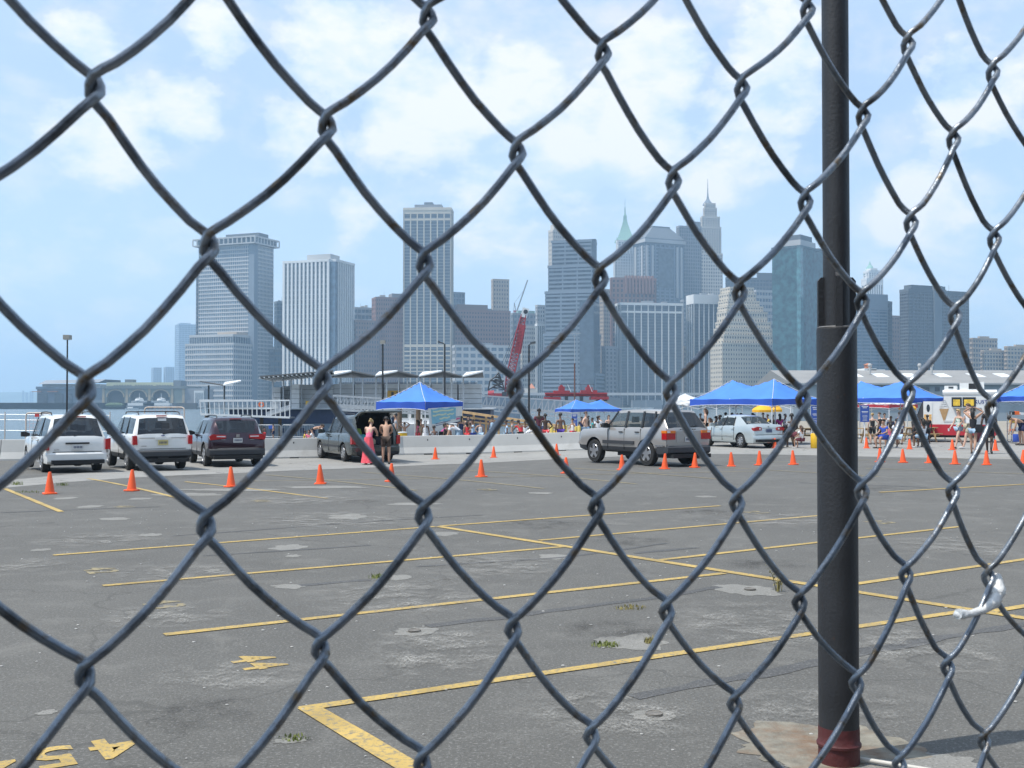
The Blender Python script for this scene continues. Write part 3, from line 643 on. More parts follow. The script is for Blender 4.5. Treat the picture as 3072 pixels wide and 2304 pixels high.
# --- ziggurat
D = 1080
root = thing('office_tower', 'cream stepped ziggurat office building with many small windows', 'building')
tiers = [(2132, 2333, 1029), (2138, 2326, 1005), (2143, 2317, 985), (2148, 2312, 965), (2155, 2302, 935), (2160, 2290, 918), (2165, 2279, 902), (2170, 2268, 880), (2176, 2262, 862)]
for i, (xl, xr, yt) in enumerate(tiers):
    Dk = D + i * 5; C, dl, dr, a, b = foot(xl, xl + (xr - xl) * .18, xr, Dk, RAD(72)); zz = 0 if i == 0 else Z(tiers[i - 1][2], Dk) - 1
    block_parts(root, C, dl, dr, max(a, 20), b, zz, Z(yt, Dk), W['cream'], GLS['dark'], 7 if i == 0 else 4, max(8, int((xr - xl) / 9)), 14 if i == 0 else 2, pf=.58, sf=.56, pp=.3, sp=.28, top=1.2)
T = tower('dark slab rising behind the cream ziggurat', 2179, 2182, 2318, 833, 1300, 80, W['dgrey'], GLS['dark'], 2, 14, 30, pf=.2, sf=.3); pent(T, 0, 1, .68, 1, 816, 1300, W['dgrey'])
T = tower('pale banded block between cream ziggurat and teal tower', 2262, 2270, 2322, 871, 1180, 70, W['pale'], GLS['blue'], 2, 6, 18, pf=.2, sf=.5, sp=.6)

# --- teal glass tower behind the pole
D = 1000
T = tower('teal green glass tower with chamfered corner and dark roof plant', 2318, 2403, 2492, 737, D, 40, W['bluegrey'], GLS['teal'], 0, 0, 0, top=1.0)
root, C, dl, dr, a, b, z1 = T
block_parts(root, C, dl, dr, a, b, 0, z1, GLS['teal'], GLS['teal'], 0, 0, 44, sf=.3, sp=.12, top=.8)
plain(root, 'chamfer', C, dl, dr, -.35, a * .12, -.35, b * .08, 0, z1 - 1, GLS['teal']); pent(T, .1, .75, .1, .6, 715, D, W['pale'], 'roof_plant'); plain(root, 'roof_plant', C, dl, dr, a * .12, a * .78, b * .12, b * .5, Z(715, D), Z(699, D), W['dgrey'])

# --- right of the pole
T = tower('blue-grey banded tower right of the black pole with pale top storeys', 2545, 2560, 2664, 882, 1020, 72, W['bluegrey'], GLS['blue'], 4, 4, 34, pf=.12, sf=.42, pp=.2, sp=.5, top=14)
T2 = tower('dark shoulder slab attached right of the blue-grey banded tower', 2660, 2664, 2676, 905, 1040, 45, W['dgrey'], GLS['dark'], 2, 3, 30, pf=.3, sf=.3)
D = 1500
root = thing('skyscraper', 'gothic white tower with green pointed crown seen behind banded tower', 'building')
for (xl, xr, y0, yt, nr) in ((2600, 2650, 1213, 835, 7), (2606, 2644, 836, 812, 5), (2612, 2633, 812, 806, 3)):
    C, dl, dr, a, b = foot(xl, xl + 3, xr, D, RAD(80)); block_parts(root, C, dl, dr, max(a, 15), b, 0 if y0 > 1000 else Z(y0, D), Z(yt, D), W['white'], GLS['grey'], 2, nr, 4, pf=.5, sf=.4)
MB().lathe([(9.5, Z(820, D)), (7.5, Z(812, D)), (4.2, Z(796, D)), (2.2, Z(792, D)), (1.4, Z(787, D)), (.3, Z(780, D))], 8, (X(2622, D), D + 14, 0)).build('copper_crown', W['copper'], root)
T = tower('narrow brown old building between banded tower and big dark slab', 2668, 2676, 2706, 948, 1120, 60, W['brown'], GLS['dark'], 2, 4, 20, pf=.55, sf=.5)
T = tower('broad dark brown slab tower with chamfered sides beside far apartments', 2702, 2728, 2908, 868, 1010, 66, W['dgrey'], GLS['bronze'], 5, 16, 36, pf=.22, sf=.42, pp=.3, sp=.4)
root, C, dl, dr, a, b, z1 = T; plain(root, 'upper_storey', C, dl, dr, a * .1, a * .9, b * .05, b * .62, z1, Z(853, 1010), W['dgrey']); plain(root, 'centre_shaft', C, dl, dr, -1.6, 2, b * .40, b * .53, 0, Z(853, 1010), W['slate'])
for (xl, xr, yt, lab) in ((2911, 2992, 1015, 'brown terraced apartment block beside the broad dark slab'), (2944, 3030, 1052, 'lower brown apartment block with terraces in front of its taller twin'), (3015, 3110, 1040, 'brown apartment block farthest along the right shore')):
    T = tower(lab, xl, xl + 8, xr, yt, 1060 if yt > 1020 else 1120, 72, W['tan'], GLS['dark'], 2, 9, 14, name='apartment_block', pf=.45, sf=.4, pp=.3, sp=.9); pent(T, .1, .9, .3, .7, yt - 7, 1060 if yt > 1020 else 1120, W['tan'])

# --- lower and in-between buildings, left to right
T = tower('dark slab half hidden behind slab with boxed-out crown', 588, 592, 610, 790, 1260, 60, W['dgrey'], GLS['dark'], 2, 3, 30)
T = tower('narrow blue glass block between crowned slab and white ribbed tower', 823, 830, 856, 905, 1250, 60, W['bluegrey'], GLS['blue'], 2, 3, 24, pf=.1, sf=.15)
T = tower('dark low block under the narrow blue glass block', 808, 822, 856, 1050, 1190, 50, W['dgrey'], GLS['blue'], 3, 4, 10, pf=.2, sf=.3)
T = tower('pale curved-glass block right of white ribbed tower', 1050, 1060, 1118, 923, 1260, 70, W['pale'], GLS['blue'], 2, 5, 16, pf=.1, sf=.4)
T = tower('purple-brown brick block in front of pale curved-glass block', 1052, 1066, 1137, 961, 1200, 62, W['brown'], GLS['dark'], 3, 9, 18, pf=.5, sf=.45)
T = tower('brown brick office block left of the very tall glass tower', 1116, 1128, 1216, 892, 1220, 70, W['redbrown'], GLS['bronze'], 3, 13, 24, pf=.55, sf=.5); pent(T, .1, .9, .55, .95, 878, 1220, W['grey'])
T = tower('small blue slab right of the very tall glass tower', 1352, 1358, 1393, 877, 1320, 65, W['bluegrey'], GLS['blue'], 2, 4, 20, pf=.3, sf=.3)
T = tower('wide brown brick block with pale top courses behind the red crane', 1354, 1364, 1530, 930, 1230, 72, W['redbrown'], GLS['bronze'], 3, 20, 22, pf=.5, sf=.5); pent(T, .1, .9, .05, .6, 912, 1230, W['brown'])
T = tower('slender tan tower rising behind the wide brown brick block', 1475, 1480, 1526, 838, 1340, 72, W['tan'], GLS['dark'], 2, 6, 30, pf=.55, sf=.5)
T = tower('low pale office block with grid of wide windows behind lamp post', 1358, 1366, 1534, 1036, 1130, 78, W['pale'], GLS['blue'], 2, 8, 9, pf=.28, sf=.42, pp=.4, sp=.35)
T = tower('low teal-roofed block beside the red crane boom', 1534, 1540, 1612, 940, 1280, 72, W['grey'], GLS['blue'], 2, 6, 16); pent(T, .05, .95, .2, .9, 931, 1280, W['copper'])
T = tower('old cream office block with regular windows right of crane', 1563, 1568, 1612, 978, 1150, 72, W['lime'], GLS['dark'], 2, 7, 17, pf=.5, sf=.45)
T = tower('narrow pale slab behind old cream block', 1608, 1613, 1634, 916, 1220, 60, W['pale'], GLS['grey'], 2, 3, 24)
T = tower('narrow blue and white striped block next to stepped glass tower', 1608, 1613, 1634, 972, 1120, 60, W['white'], GLS['dark'], 2, 4, 0, pf=.3, pp=.8)
T = tower('grey ribbed block in the gap right of dark white-piered block', 2044, 2052, 2070, 900, 1250, 60, W['grey'], GLS['grey'], 2, 3, 24)
T = tower('brown low block below ribbed grey tower', 2045, 2052, 2068, 1040, 1190, 60, W['tan'], GLS['dark'], 2, 3, 12)
root = thing('waterfront_building', 'small cream waterfront building with orange tiled roof by crane', 'building')
MB().box(X(1560, 1040), X(1612, 1040), 1040, 1055, 0, Z(1165, 1040)).build('wall', W['lime'], root); q = MB(); xa, xb = X(1584, 1040), X(1606, 1040); zt = Z(1165, 1040)
q.add([(xa, 1039, zt), (xb, 1039, zt), (xb, 1056, zt), (xa, 1056, zt), ((xa + xb) / 2, 1047, zt + 5)], [(0, 1, 4), (1, 2, 4), (2, 3, 4), (3, 0, 4)]).build('roof', mat('orange tile', (.45, .17, .08), .8, var=.2), root)

# --- across the river, far away
FARW = wall('far blue', (.30, .36, .42)); 
T = tower('tall pale blue tower far across the river', 524, 536, 588, 972, 3000, 60, FARW, GLS['blue'], 3, 6, 40, pf=.1, sf=.2); pent(T, .1, .9, .1, .7, 968, 3000, FARW)
for (xl, xr, yt, lab) in ((454, 484, 1103, 'hazy apartment block far across the river, left of a pair'), (491, 522, 1101, 'hazy apartment block far across the river, next to tall pale tower')):
    tower(lab, xl, xl + 6, xr, yt, 2900, 65, FARW, GLS['grey'], 2, 5, 20, pf=.4, sf=.3, name='apartment_block')
hills = mat('far wooded hills', (.09, .12, .08), .95, var=.3, vscale=.01)
q = MB(); pts = []
for i in range(121):
    x = -3600 + i * 60; h_ = 55 + 34 * noise.noise((x * .0014, 2, 0)) + 10 * noise.noise((x * .009, 7, 0)) + max(0, (-x - 1500) * .006)
    pts.append((x, max(12, h_)))
q.rings([[(x, 5600 + dy, z * k) for x, z in pts] for dy, k in ((0, 0), (60, .6), (220, 1.0), (800, .9), (1400, 0))], False, False); struct(q.build('hills', hills, smooth=60))
for (xl, xr, yt) in ((66, 72, 1172), (88, 100, 1174), (76, 84, 1178)): tower('tiny hazy tower block on the far hills', xl, xl + 1, xr, yt, 4700, 70, FARW, GLS['grey'], 1, 2, 8, name='apartment_block', group='tower blocks on the far hills')

# --- Manhattan ground, bulkhead, elevated road
bulk = mat('dark bulkhead', (.07, .07, .068), .9, var=.3, vscale=.1)
city = mat('city ground', (.16, .16, .155), .9, var=.2, vscale=.02)
struct(MB().box(-640, 900, 1046, 2600, -2.6, 1.2).build('far_shore_ground', city))
struct(MB().box(-640, -330, 1028, 1046, -2.6, 3.4).build('seawall', bulk))
root = thing('elevated_road', 'long elevated highway deck along the far waterfront', 'road')
MB().box(X(1500, 1030), X(2760, 1030), 1030, 1052, Z(1186, 1030), Z(1178, 1030)).build('deck', W['pale'], root)
for i in range(30):
    x = X(1510, 1030) + i * 13.2; MB().box(x - .8, x + .8, 1034, 1036, -2.5, Z(1186, 1030)).build('column', W['dgrey'], root)
root = thing('pier_shed', 'low dark waterfront shed range below the skyline', 'shed')
for i in range(13):
    x = X(1480, 1020) + i * 32; h_ = rnd.uniform(5, 9); MB().box(x, x + rnd.uniform(22, 31), 1012, 1024, -2.5, h_).build('bay', (W['dgrey'], W['slate'], W['bluegrey'])[i % 3], root)
# masts of moored boats before that shore
for i, x in enumerate((1800, 1868, 1896, 1938, 2010, 2022)):
    xx = X(x, 960); mm = thing('moored_sailboat', 'tiny white sailboat moored before the far waterfront', 'boat', (xx, 960, -2.5), 0, 'sailboats moored off the far waterfront')
    q = MB(); q.rings([[(-5, 0, 0), (-4, -1.3, 0), (4, -1.3, 0), (6, 0, 0), (4, 1.3, 0), (-4, 1.3, 0)], [(-5.6, 0, 1.4), (-4.4, -1.6, 1.4), (4.4, -1.6, 1.4), (7, 0, 1.5), (4.4, 1.6, 1.4), (-4.4, 1.6, 1.4)]]); q.build('hull', W['white'], mm)
    MB().cyl((0, 0, 1.4), (0, 0, 12 + i), .16, .1, 5).build('mast', W['pale'], mm)

# --- ferry terminal and the arched ferry house on the left
D = 1040
def fx(x): return X(x, D)
root = thing('ferry_terminal', 'modern grey ferry terminal with sloping roof over dark boat slips', 'building')
MB().box(fx(111), fx(308), D, D + 50, -2.5, Z(1164, D)).build('wall', W['bluegrey'], root)
q = MB(); q.rings([[(fx(118), y, z), (fx(300), y, z2)] for y, z, z2 in ((D - 3, Z(1153, D), Z(1147, D)), (D + 14, Z(1140, D), Z(1137, D)), (D + 55, Z(1138, D), Z(1137, D)), (D + 55, Z(1146, D), Z(1146, D)))], False, False); q.build('roof', W['grey'], root)
MB().box(fx(124), fx(298), D + 2, D + 48, Z(1164, D), Z(1152, D)).build('upper_storey', W['pale'], root)
MB().box(fx(110), fx(232), D - 2, D, Z(1168, D), Z(1160, D)).build('glass_band', GLS['blue'], root)
for xa, xb in ((115, 143), (165, 191), (206, 218)): MB().box(fx(xa), fx(xb), D - 1.2, D - .2, -1, Z(1181, D)).build('slip_opening', GLS['dark'], root)
for xa, xb in ((102, 129), (148, 178)): MB().box(fx(xa), fx(xb), D - 5, D - 1.3, Z(1176, D), Z(1174, D)).build('canopy', mat('rust canopy', (.40, .17, .10), .7, var=.1), root)
root = thing('ferry_house', 'ornate green-grey ferry house with three big arches and pale parapet band', 'building')
gw = wall('ferry house green', (.26, .29, .25))
xa, xb = fx(310), fx(552)
MB().box(xa, xb, D + 4, D + 50, -2.5, Z(1166, D)).build('wall', wall('ferry house back', (.10, .11, .11)), root)
centers = (347, 415, 483); hw_ = 26 / F * D; ys = Z(1191, D)
q = MB(); ztop = Z(1166, D)
xs_ = [xa]
for c in centers: xs_ += [fx(c) - hw_, fx(c) + hw_]
xs_ += [xb]
for i in range(0, len(xs_), 2): q.box(xs_[i], xs_[i + 1], D, D + 3.9, -2.5, ztop)
for c in centers:
    prev = None
    for k in range(13):
        an = math.pi * k / 12; px_, pz_ = fx(c) - hw_ * math.cos(an), ys + hw_ * .85 * math.sin(an)
        if prev: q.rings([[(prev[0], D, prev[1]), (px_, D, pz_), (px_, D, ztop), (prev[0], D, ztop)], [(prev[0], D + 3.9, prev[1]), (px_, D + 3.9, pz_), (px_, D + 3.9, ztop), (prev[0], D + 3.9, ztop)]])
        prev = (px_, pz_)
q.build('arcade', gw, root)
for c in centers:
    q = MB(); ring = []
    for k in range(13): an = math.pi * k / 12; ring.append((an,))
    pth = [(fx(c) - hw_ * math.cos(an[0]), D - .4, ys + hw_ * .85 * math.sin(an[0])) for an in ring]; q.tube(pth, .8, 6); q.build('arch_rib', wall('rib tan', (.40, .33, .22)), root)
for x_ in (311, 381, 449, 517, 551): MB().box(fx(x_) - 1.1, fx(x_) + 1.1, D - .9, D - .05, -2.5, ztop).build('pilaster', wall('rib tan', (.40, .33, .22)), root)
MB().box(xa - 2, xb + 2, D - 2, D + 51, ztop, ztop + 2.6).build('cornice', wall('ferry house cornice', (.15, .17, .17)), root)
MB().box(fx(318), fx(520), D + 1, D + 40, ztop + 2.6, Z(1147, D)).build('parapet_band', W['palegreen'], root)
MB().box(fx(352), fx(376), D + 20, D + 30, Z(1147, D), Z(1137, D)).build('water_tank', W['dgrey'], root); MB().box(fx(519), fx(541), D + 1, D + 20, ztop + 2.6, Z(1141, D)).build('stair_tower', W['slate'], root)
for k in range(22):
    if k % 8 == 7: continue
    x_ = 340 + k * 8; MB().box(fx(x_), fx(x_ + 5), D + .6, D + .95, Z(1157, D), Z(1154.5, D)).build('parapet_panel', W['slate'], root)
root = thing('waterfront_building', 'small pale annex with vertical strips right of arched ferry house', 'building')
MB().box(fx(553), fx(614), D, D + 30, -2.5, Z(1165, D)).build('wall', W['grey'], root); MB().box(fx(583), fx(612), D - 1, D, -1, Z(1172, D)).build('white_front', W['white'], root)
for k in range(4): MB().box(fx(588 + k * 6), fx(590 + k * 6), D - 1.3, D - 1.02, 0, Z(1178, D)).build('strip_window', GLS['dark'], root)
# long low bulkhead, piles, green hedge, two white ferries
tag(MB().box(fx(-300), fx(600), D - 12, D - 8, -2.6, Z(1209, D - 10)).build('timber_bulkhead', bulk), 'dark timber bulkhead along the ferry landings', 'bulkhead')
tag(MB().sphere((fx(360), D - 14, 1.2), 1, 10, 6, sc=(9, 3, 2.6)).build('hedge', mat('shore shrubs', (.07, .11, .05), .9, var=.4, vscale=.6, bump=1, bscale=1)), 'green shrub clump before the arched ferry house', 'shrub')
def ferry(px, lab, k):
    D2 = D - 22; c = thing('ferry_boat', lab, 'boat', (X(px, D2), D2, -2.5)); wq = W['white']
    q = MB(); q.rings([[(-14, -2, 0), (-12, -4, 0), (12, -4, 0), (15, 0, 0), (12, 4, 0), (-12, 4, 0), (-14, 2, 0)], [(-14.5, -2.4, 3.2), (-12, -4.6, 3.2), (13, -4.6, 3.2), (17, 0, 3.6), (13, 4.6, 3.2), (-12, 4.6, 3.2), (-14.5, 2.4, 3.2)]]); q.build('hull', W['slate'], c)
    MB().box(-12.5, 12, -4, 4, 3.2, 5.6).build('lower_deck', wq, c); MB().box(-9, 9, -3.6, 3.6, 5.6, 7.6).build('upper_deck', wq, c); MB().box(-8.5, 8.5, -3.75, -3.62, 6.1, 7.0).build('deck_windows', GLS['dark'], c)
    q = MB(); q.lathe([(4, 7.6), (4.2, 8.2), (3.4, 9.6), (3.8, 9.9), (.4, 10.4)], 10, (k * 3, 0, 0)); q.build('wheelhouse', wq, c); MB().cyl((k * 3, 0, 10.3), (k * 3, 0, 15), .2, .1, 5).build('mast', wq, c)
ferry(428, 'white harbour ferry docked before the middle arch', -1); ferry(474, 'white harbour ferry docked before the right arch', 1)
for (x, y, wd, lab) in ((395, 1226, 8, 'small white speedboat with wake crossing the river'), ):
    p = G(x, y); D2 = 900; c = thing('speedboat', lab, 'boat', (X(x, D2), D2, -2.5)); q = MB(); q.rings([[(-5, -1, 0), (3, -1, 0), (5, 0, 0), (3, 1, 0), (-5, 1, 0)], [(-5, -1.4, 1.2), (3, -1.4, 1.3), (6, 0, 1.5), (3, 1.4, 1.3), (-5, 1.4, 1.2)]]); q.build('hull', W['white'], c); MB().box(-3, 1, -.9, .9, 1.2, 2.4).build('cabin', W['white'], c)
foam = mat('white foam', (.75, .78, .8), .9, var=.1)
tag(MB().add([(X(18, 800) , 800, -2.47), (X(60, 800), 797, -2.47), (X(62, 800), 806, -2.47), (X(20, 800), 805, -2.47)], [(0, 1, 2, 3)]).build('boat_wake', foam), 'white streak of foam on the river', 'wake')
# ================================================================ POOL BARGE, GANGWAYS, CRANES, LAMPS, SHED
WHT = mat('white paint', (.72, .73, .73), .5, var=.06); ALU = mat('aluminium', (.44, .47, .50), .42, .55, var=.12); BLK = mat('black paint', (.018, .018, .02), .45, var=.2)
CONT = mat('container grey white', (.52, .55, .57), .6, var=.08, vscale=1.5, dirt=(.30, .30, .29), dscale=.9, dlo=.6, dhi=.85); NAVY = mat('navy hull', (.02, .035, .085), .55, var=.2); HULL = mat('blue grey hull', (.16, .21, .27), .7, var=.15, dirt=(.08, .07, .06), dscale=.7)
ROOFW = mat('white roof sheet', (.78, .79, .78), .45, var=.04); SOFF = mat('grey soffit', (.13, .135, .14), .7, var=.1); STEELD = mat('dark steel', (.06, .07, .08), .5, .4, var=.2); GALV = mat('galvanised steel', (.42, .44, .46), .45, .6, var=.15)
YELP = mat('yellow plastic', (.72, .44, .02), .45, var=.06); ORNG = mat('orange safety', (.80, .16, .03), .6, var=.08); REDP = mat('crane red', (.34, .03, .04), .5, var=.18); WOOD = mat('new timber', (.40, .27, .135), .75, var=.22, vscale=4, bump=.3, bscale=12); WOODD = mat('old pile timber', (.13, .09, .06), .9, var=.35, vscale=3, bump=.5, bscale=9)
B = thing('pool_barge', 'long floating pool barge with folded white canopies and container cabins', 'barge')
D0 = 95.0
def bz(y): return Z(y, D0)
xl, xr = X(690, D0), X(1470, D0)
MB().rings([[(xl + .6, D0, -2.6), (xr, D0, -2.6), (xr, D0 + 17, -2.6), (xl + .6, D0 + 17, -2.6)], [(xl, D0, .25), (xr, D0, .25), (xr, D0 + 17, .25), (xl, D0 + 17, .25)]]).build('hull', HULL, B)
MB().box(xl - .05, xr + .05, D0 - .06, D0 + 17.05, .25, bz(1228)).build('upper_hull', NAVY, B)
MB().box(xl - .3, xr + .3, D0 - .5, D0 + 17.2, bz(1228), bz(1225)).build('deck_edge', CONT, B)
for i in range(26):
    x = xl + 1 + i * .85; MB().box(x, x + .34, D0 - .12, D0 - .07, -.55, -.15).build('fender', NAVY, B)
deck = bz(1225)
def cabin(px0, px1, yt, yd=96.0, dep=2.4, yb=None, name='container_cabin', m=None):
    x0, x1 = X(px0, yd), X(px1, yd); zb = deck if yb is None else Z(yb, yd); zt = Z(yt, yd)
    o = MB().box(x0, x1, yd, yd + dep, zb, zt).build(name, m or CONT, B)
    n = max(2, int((zt - zb) / .38))
    for i in range(1, n): z = zb + (zt - zb) * i / n; MB().box(x0 - .02, x1 + .02, yd - .03, yd + dep, z - .012, z + .012).build('panel_joint', STEELD, o)
    return o
cabin(820, 841, 1162); cabin(875, 897, 1153, 95.6, 1.6, m=WHT); cabin(846, 872, 1158, 97.5, 1); cabin(897, 1000, 1154, 97)
for a, b_ in ((1000, 1060), (1064, 1150), (1153, 1196), (1200, 1290), (1294, 1372), (1376, 1444)): cabin(a, b_, 1152, 97.2)
MB().box(X(1162, 96.9), X(1200, 96.9), 96.95, 97.15, deck, Z(1172, 97)).build('ochre_panel', mat('ochre panel', (.50, .30, .06), .6, var=.1), B)
for a in (1174, 1190): MB().box(X(a, 96.9), X(a + 7, 96.9), 96.86, 96.94, deck, Z(1176, 97)).build('doorway', BLK, B)
# folded canopies
def plate(name, q, m, th=.10, par=None):
    q = [Vector(p) for p in q]; n = (q[1] - q[0]).cross(q[3] - q[0]).normalized() * th
    if n.z < 0: n = -n
    return MB().rings([[p for p in q], [p + n for p in q]]).build(name, m, par or B)
vals = [(994, 1128), (1126, 1129), (1257, 1130), (1388, 1131)]; peaks = [(1054, 1115), (1192, 1115), (1325, 1115), (1449, 1116)]
for i, (v, p) in enumerate(zip(vals, peaks)):
    a = P(v[0], v[1], 95); b_ = P(p[0], p[1], 95); c = P(p[0] + 2, p[1] - 1.5, 103); d = P(v[0] + 12, v[1] - 11.5, 103)
    plate('canopy_panel', (a, b_, c, d), ROOFW)
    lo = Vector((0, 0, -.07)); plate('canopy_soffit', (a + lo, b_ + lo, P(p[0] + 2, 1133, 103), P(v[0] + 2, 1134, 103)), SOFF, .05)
    if i < 3:
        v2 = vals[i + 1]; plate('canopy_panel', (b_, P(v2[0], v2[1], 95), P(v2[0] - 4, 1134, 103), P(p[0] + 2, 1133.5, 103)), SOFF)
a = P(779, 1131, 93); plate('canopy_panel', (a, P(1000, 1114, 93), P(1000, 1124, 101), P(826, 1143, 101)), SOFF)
for i in range(17):
    k = i / 16; p0 = P(779 + 221 * k, 1131 - 17 * k, 93) - Vector((0, 0, .07)); p1 = P(826 + 174 * k, 1143 - 19 * k, 101) - Vector((0, 0, .07)); MB().obox(p0, p1, .12, .10).build('rafter', CONT, B)
for px in (818, 850, 873, 905, 955, 1022, 1060, 1088, 1128, 1160, 1196, 1222, 1262, 1290, 1330, 1355, 1390): 
    x = X(px, 96.3); MB().box(x - .06, x + .06, 96.24, 96.36, deck, Z(1133, 96.3)).build('canopy_post', ALU, B)
MB().box(X(1010, 97), X(1430, 97), 98, 98.6, Z(1150, 98), Z(1148, 98)).build('roof_duct', STEELD, B)
a_, b_, c_ = (P(600, 1146, 96), P(670, 1158, 96), P(724, 1145, 96))
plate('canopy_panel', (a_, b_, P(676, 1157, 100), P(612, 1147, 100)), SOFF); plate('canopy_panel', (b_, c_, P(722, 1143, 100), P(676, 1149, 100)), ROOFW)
for px in (626, 673): x = X(px, 97); MB().box(x - .06, x + .06, 96.94, 97.06, -1, Z(1156, 97)).build('canopy_post', STEELD, B)
MB().tube([P(784 + 7 * math.cos(t_), 1214 + 6 * math.sin(t_), 94.6) for t_ in [i * math.pi / 8 for i in range(17)]], .06, 6).build('life_ring', ORNG, B)
o = tag(MB().box(X(917, 94), X(932, 94), 94.0, 94.3, Z(1223, 94), Z(1203, 94)).build('yellow_bin', YELP), 'yellow box standing on the deck of the pool barge', 'bin')
# white railed landing stage in front
S = thing('landing_stage', 'white railed landing stage with close uprights before the pool barge', 'landing stage')
D1 = 90.0; n = 19
def rail(px, k): return P(px, 1204 - 2.5 * k if True else 0, D1)
tops = [P(600 + 269 * i / n, 1204 - 3 * i / n, D1) for i in range(n + 1)]; bots = [P(603 + 266 * i / n, 1243 + 9.5 * i / n, D1) for i in range(n + 1)]
for i in range(n + 1): MB().obox(bots[i], tops[i], .07, .07).build('upright', WHT, S)
MB().obox(tops[0], tops[-1], .10, .12).build('top_rail', WHT, S); MB().obox(bots[0], bots[-1], .12, .16).build('bottom_rail', WHT, S)
MB().obox(P(606, 1225, D1 + .1), P(800, 1223, D1 + .1), .05, .05).build('mid_rail', WHT, S)
MB().rings([[bots[0] + Vector((0, .1, -.08)), bots[-1] + Vector((0, .1, -.08)), bots[-1] + Vector((0, 2.2, -.08)), bots[0] + Vector((0, 2.2, -.08))], [bots[0] + Vector((0, .1, .02)), bots[-1] + Vector((0, .1, .02)), bots[-1] + Vector((0, 2.2, .02)), bots[0] + Vector((0, 2.2, .02))]]).build('deck', GALV, S)
MB().obox(P(808, 1247, D1 + 1.2), P(872, 1226, D1 + 1.2), 1.2, .12).build('ramp', CONT, S)
MB().rings([[P(800, 1236, D1 + .8), P(868, 1214, D1 + .8), P(868, 1232, D1 + .8), P(800, 1248, D1 + .8)], [P(800, 1236, D1 + .86), P(868, 1214, D1 + .86), P(868, 1232, D1 + .86), P(800, 1248, D1 + .86)]]).build('ramp_side', ALU, S)
MB().box(X(600, D1 + 4), X(760, D1 + 4), D1 + 3.8, D1 + 4.2, Z(1203, D1 + 4), Z(1198.5, D1 + 4)).build('lamp_rail', WHT, S)
for i in range(5): x = X(620 + i * 55, D1 + 1.5); MB().cyl((x, D1 + 1.5, -2.8), (x, D1 + 1.5, Z(1245, D1)), .15, n=8).build('pile', WOODD, S)
# truss gangways
def gangway(label, tl, bl, tr, br, D, wd, n):
    S = thing('gangway', label, 'gangway'); off = Vector((0, wd, 0))
    for o_, nm in ((Vector((0, 0, 0)), 0), (off, 1)):
        A, Bq, Cq, Dq = P(*tl, D) + o_, P(*bl, D) + o_, P(*tr, D) + o_, P(*br, D) + o_
        MB().obox(A, Cq, .13, .13).build('top_chord', ALU, S); MB().obox(Bq, Dq, .13, .13).build('bottom_chord', ALU, S)
        for i in range(n + 1):
            t_ = A.lerp(Cq, i / n); b_ = Bq.lerp(Dq, i / n); MB().obox(b_, t_, .07, .07).build('upright', ALU, S)
            if i < n: MB().obox(Bq.lerp(Dq, i / n), A.lerp(Cq, (i + 1) / n), .055, .055).build('brace', ALU, S)
        m1, m2 = A.lerp(Bq, .72), Cq.lerp(Dq, .72); MB().obox(m1, m2, .05, .28).build('kick_panel', ALU, S)
    A, Dq = P(*bl, D), P(*br, D); MB().rings([[A, Dq, Dq + off, A + off], [A + Vector((0, 0, .06)), Dq + Vector((0, 0, .06)), Dq + off + Vector((0, 0, .06)), A + off + Vector((0, 0, .06))]]).build('deck', GALV, S)
gangway('silver truss gangway sloping down behind the open-hatch minivan', (1000, 1187), (1000, 1230), (1330, 1206), (1330, 1244), 82, 2.0, 16)
gangway('silver truss gangway sloping down behind beach crowd', (1366, 1182), (1366, 1223), (1740, 1205), (1740, 1256), 121, 2.4, 20)
# timber boardwalk rails on the beach
S = thing('timber_rail', 'raw timber rails and posts sloping along the beach boardwalk', 'railing')
for k, (a, b_) in enumerate((((1382, 1235), (1700, 1281)), ((1380, 1249), (1700, 1288)), ((1382, 1262), (1700, 1297)))): MB().obox(P(*a, 72 + .2 * k), P(*b_, 66 + .2 * k), .10, .15 if k == 0 else .11).build('rail', WOOD, S)
for i in range(9):
    k = i / 8; t_ = P(1385, 1240, 72.5).lerp(P(1698, 1283, 66.5), k); MB().box(t_.x - .07, t_.x + .07, t_.y - .07, t_.y + .07, gz(t_.x, t_.y) - .1, t_.z + .1).build('post', WOOD, S)
for i, (px, yt, D) in enumerate(((1198, 1222, 78), (1254, 1222, 78))):
    x = X(px, D); tag(MB().tube([(x, D, -.7), (x + .02, D, Z(yt, D))], [.19, .17], 9).build('mooring_pile', WOODD, smooth=50), ('dark timber pile standing behind the single blue tent, left one', 'dark timber pile standing behind the single blue tent, right one')[i], 'pile')
# white work boat behind the single tent
S = thing('work_boat', 'white work boat with cabin windows moored behind the single blue tent', 'boat', (X(1245, 90), 91, -.4))
MB().rings([[(-3, -1.2, -.4), (3, -1.2, -.4), (3.4, 0, -.4), (3, 1.2, -.4), (-3, 1.2, -.4)], [(-3.2, -1.4, .7), (3.3, -1.4, .7), (4, 0, .8), (3.3, 1.4, .7), (-3.2, 1.4, .7)]]).build('hull', WHT, S); MB().box(-1.4, 1.4, -1, 1, .7, 2.0).build('cabin', WHT, S)
for x in (-1.2, -.3, .6): MB().box(x, x + .6, -1.04, -1.01, 1.2, 1.75).build('window', mat('boat window', (.05, .07, .07), .2), S)

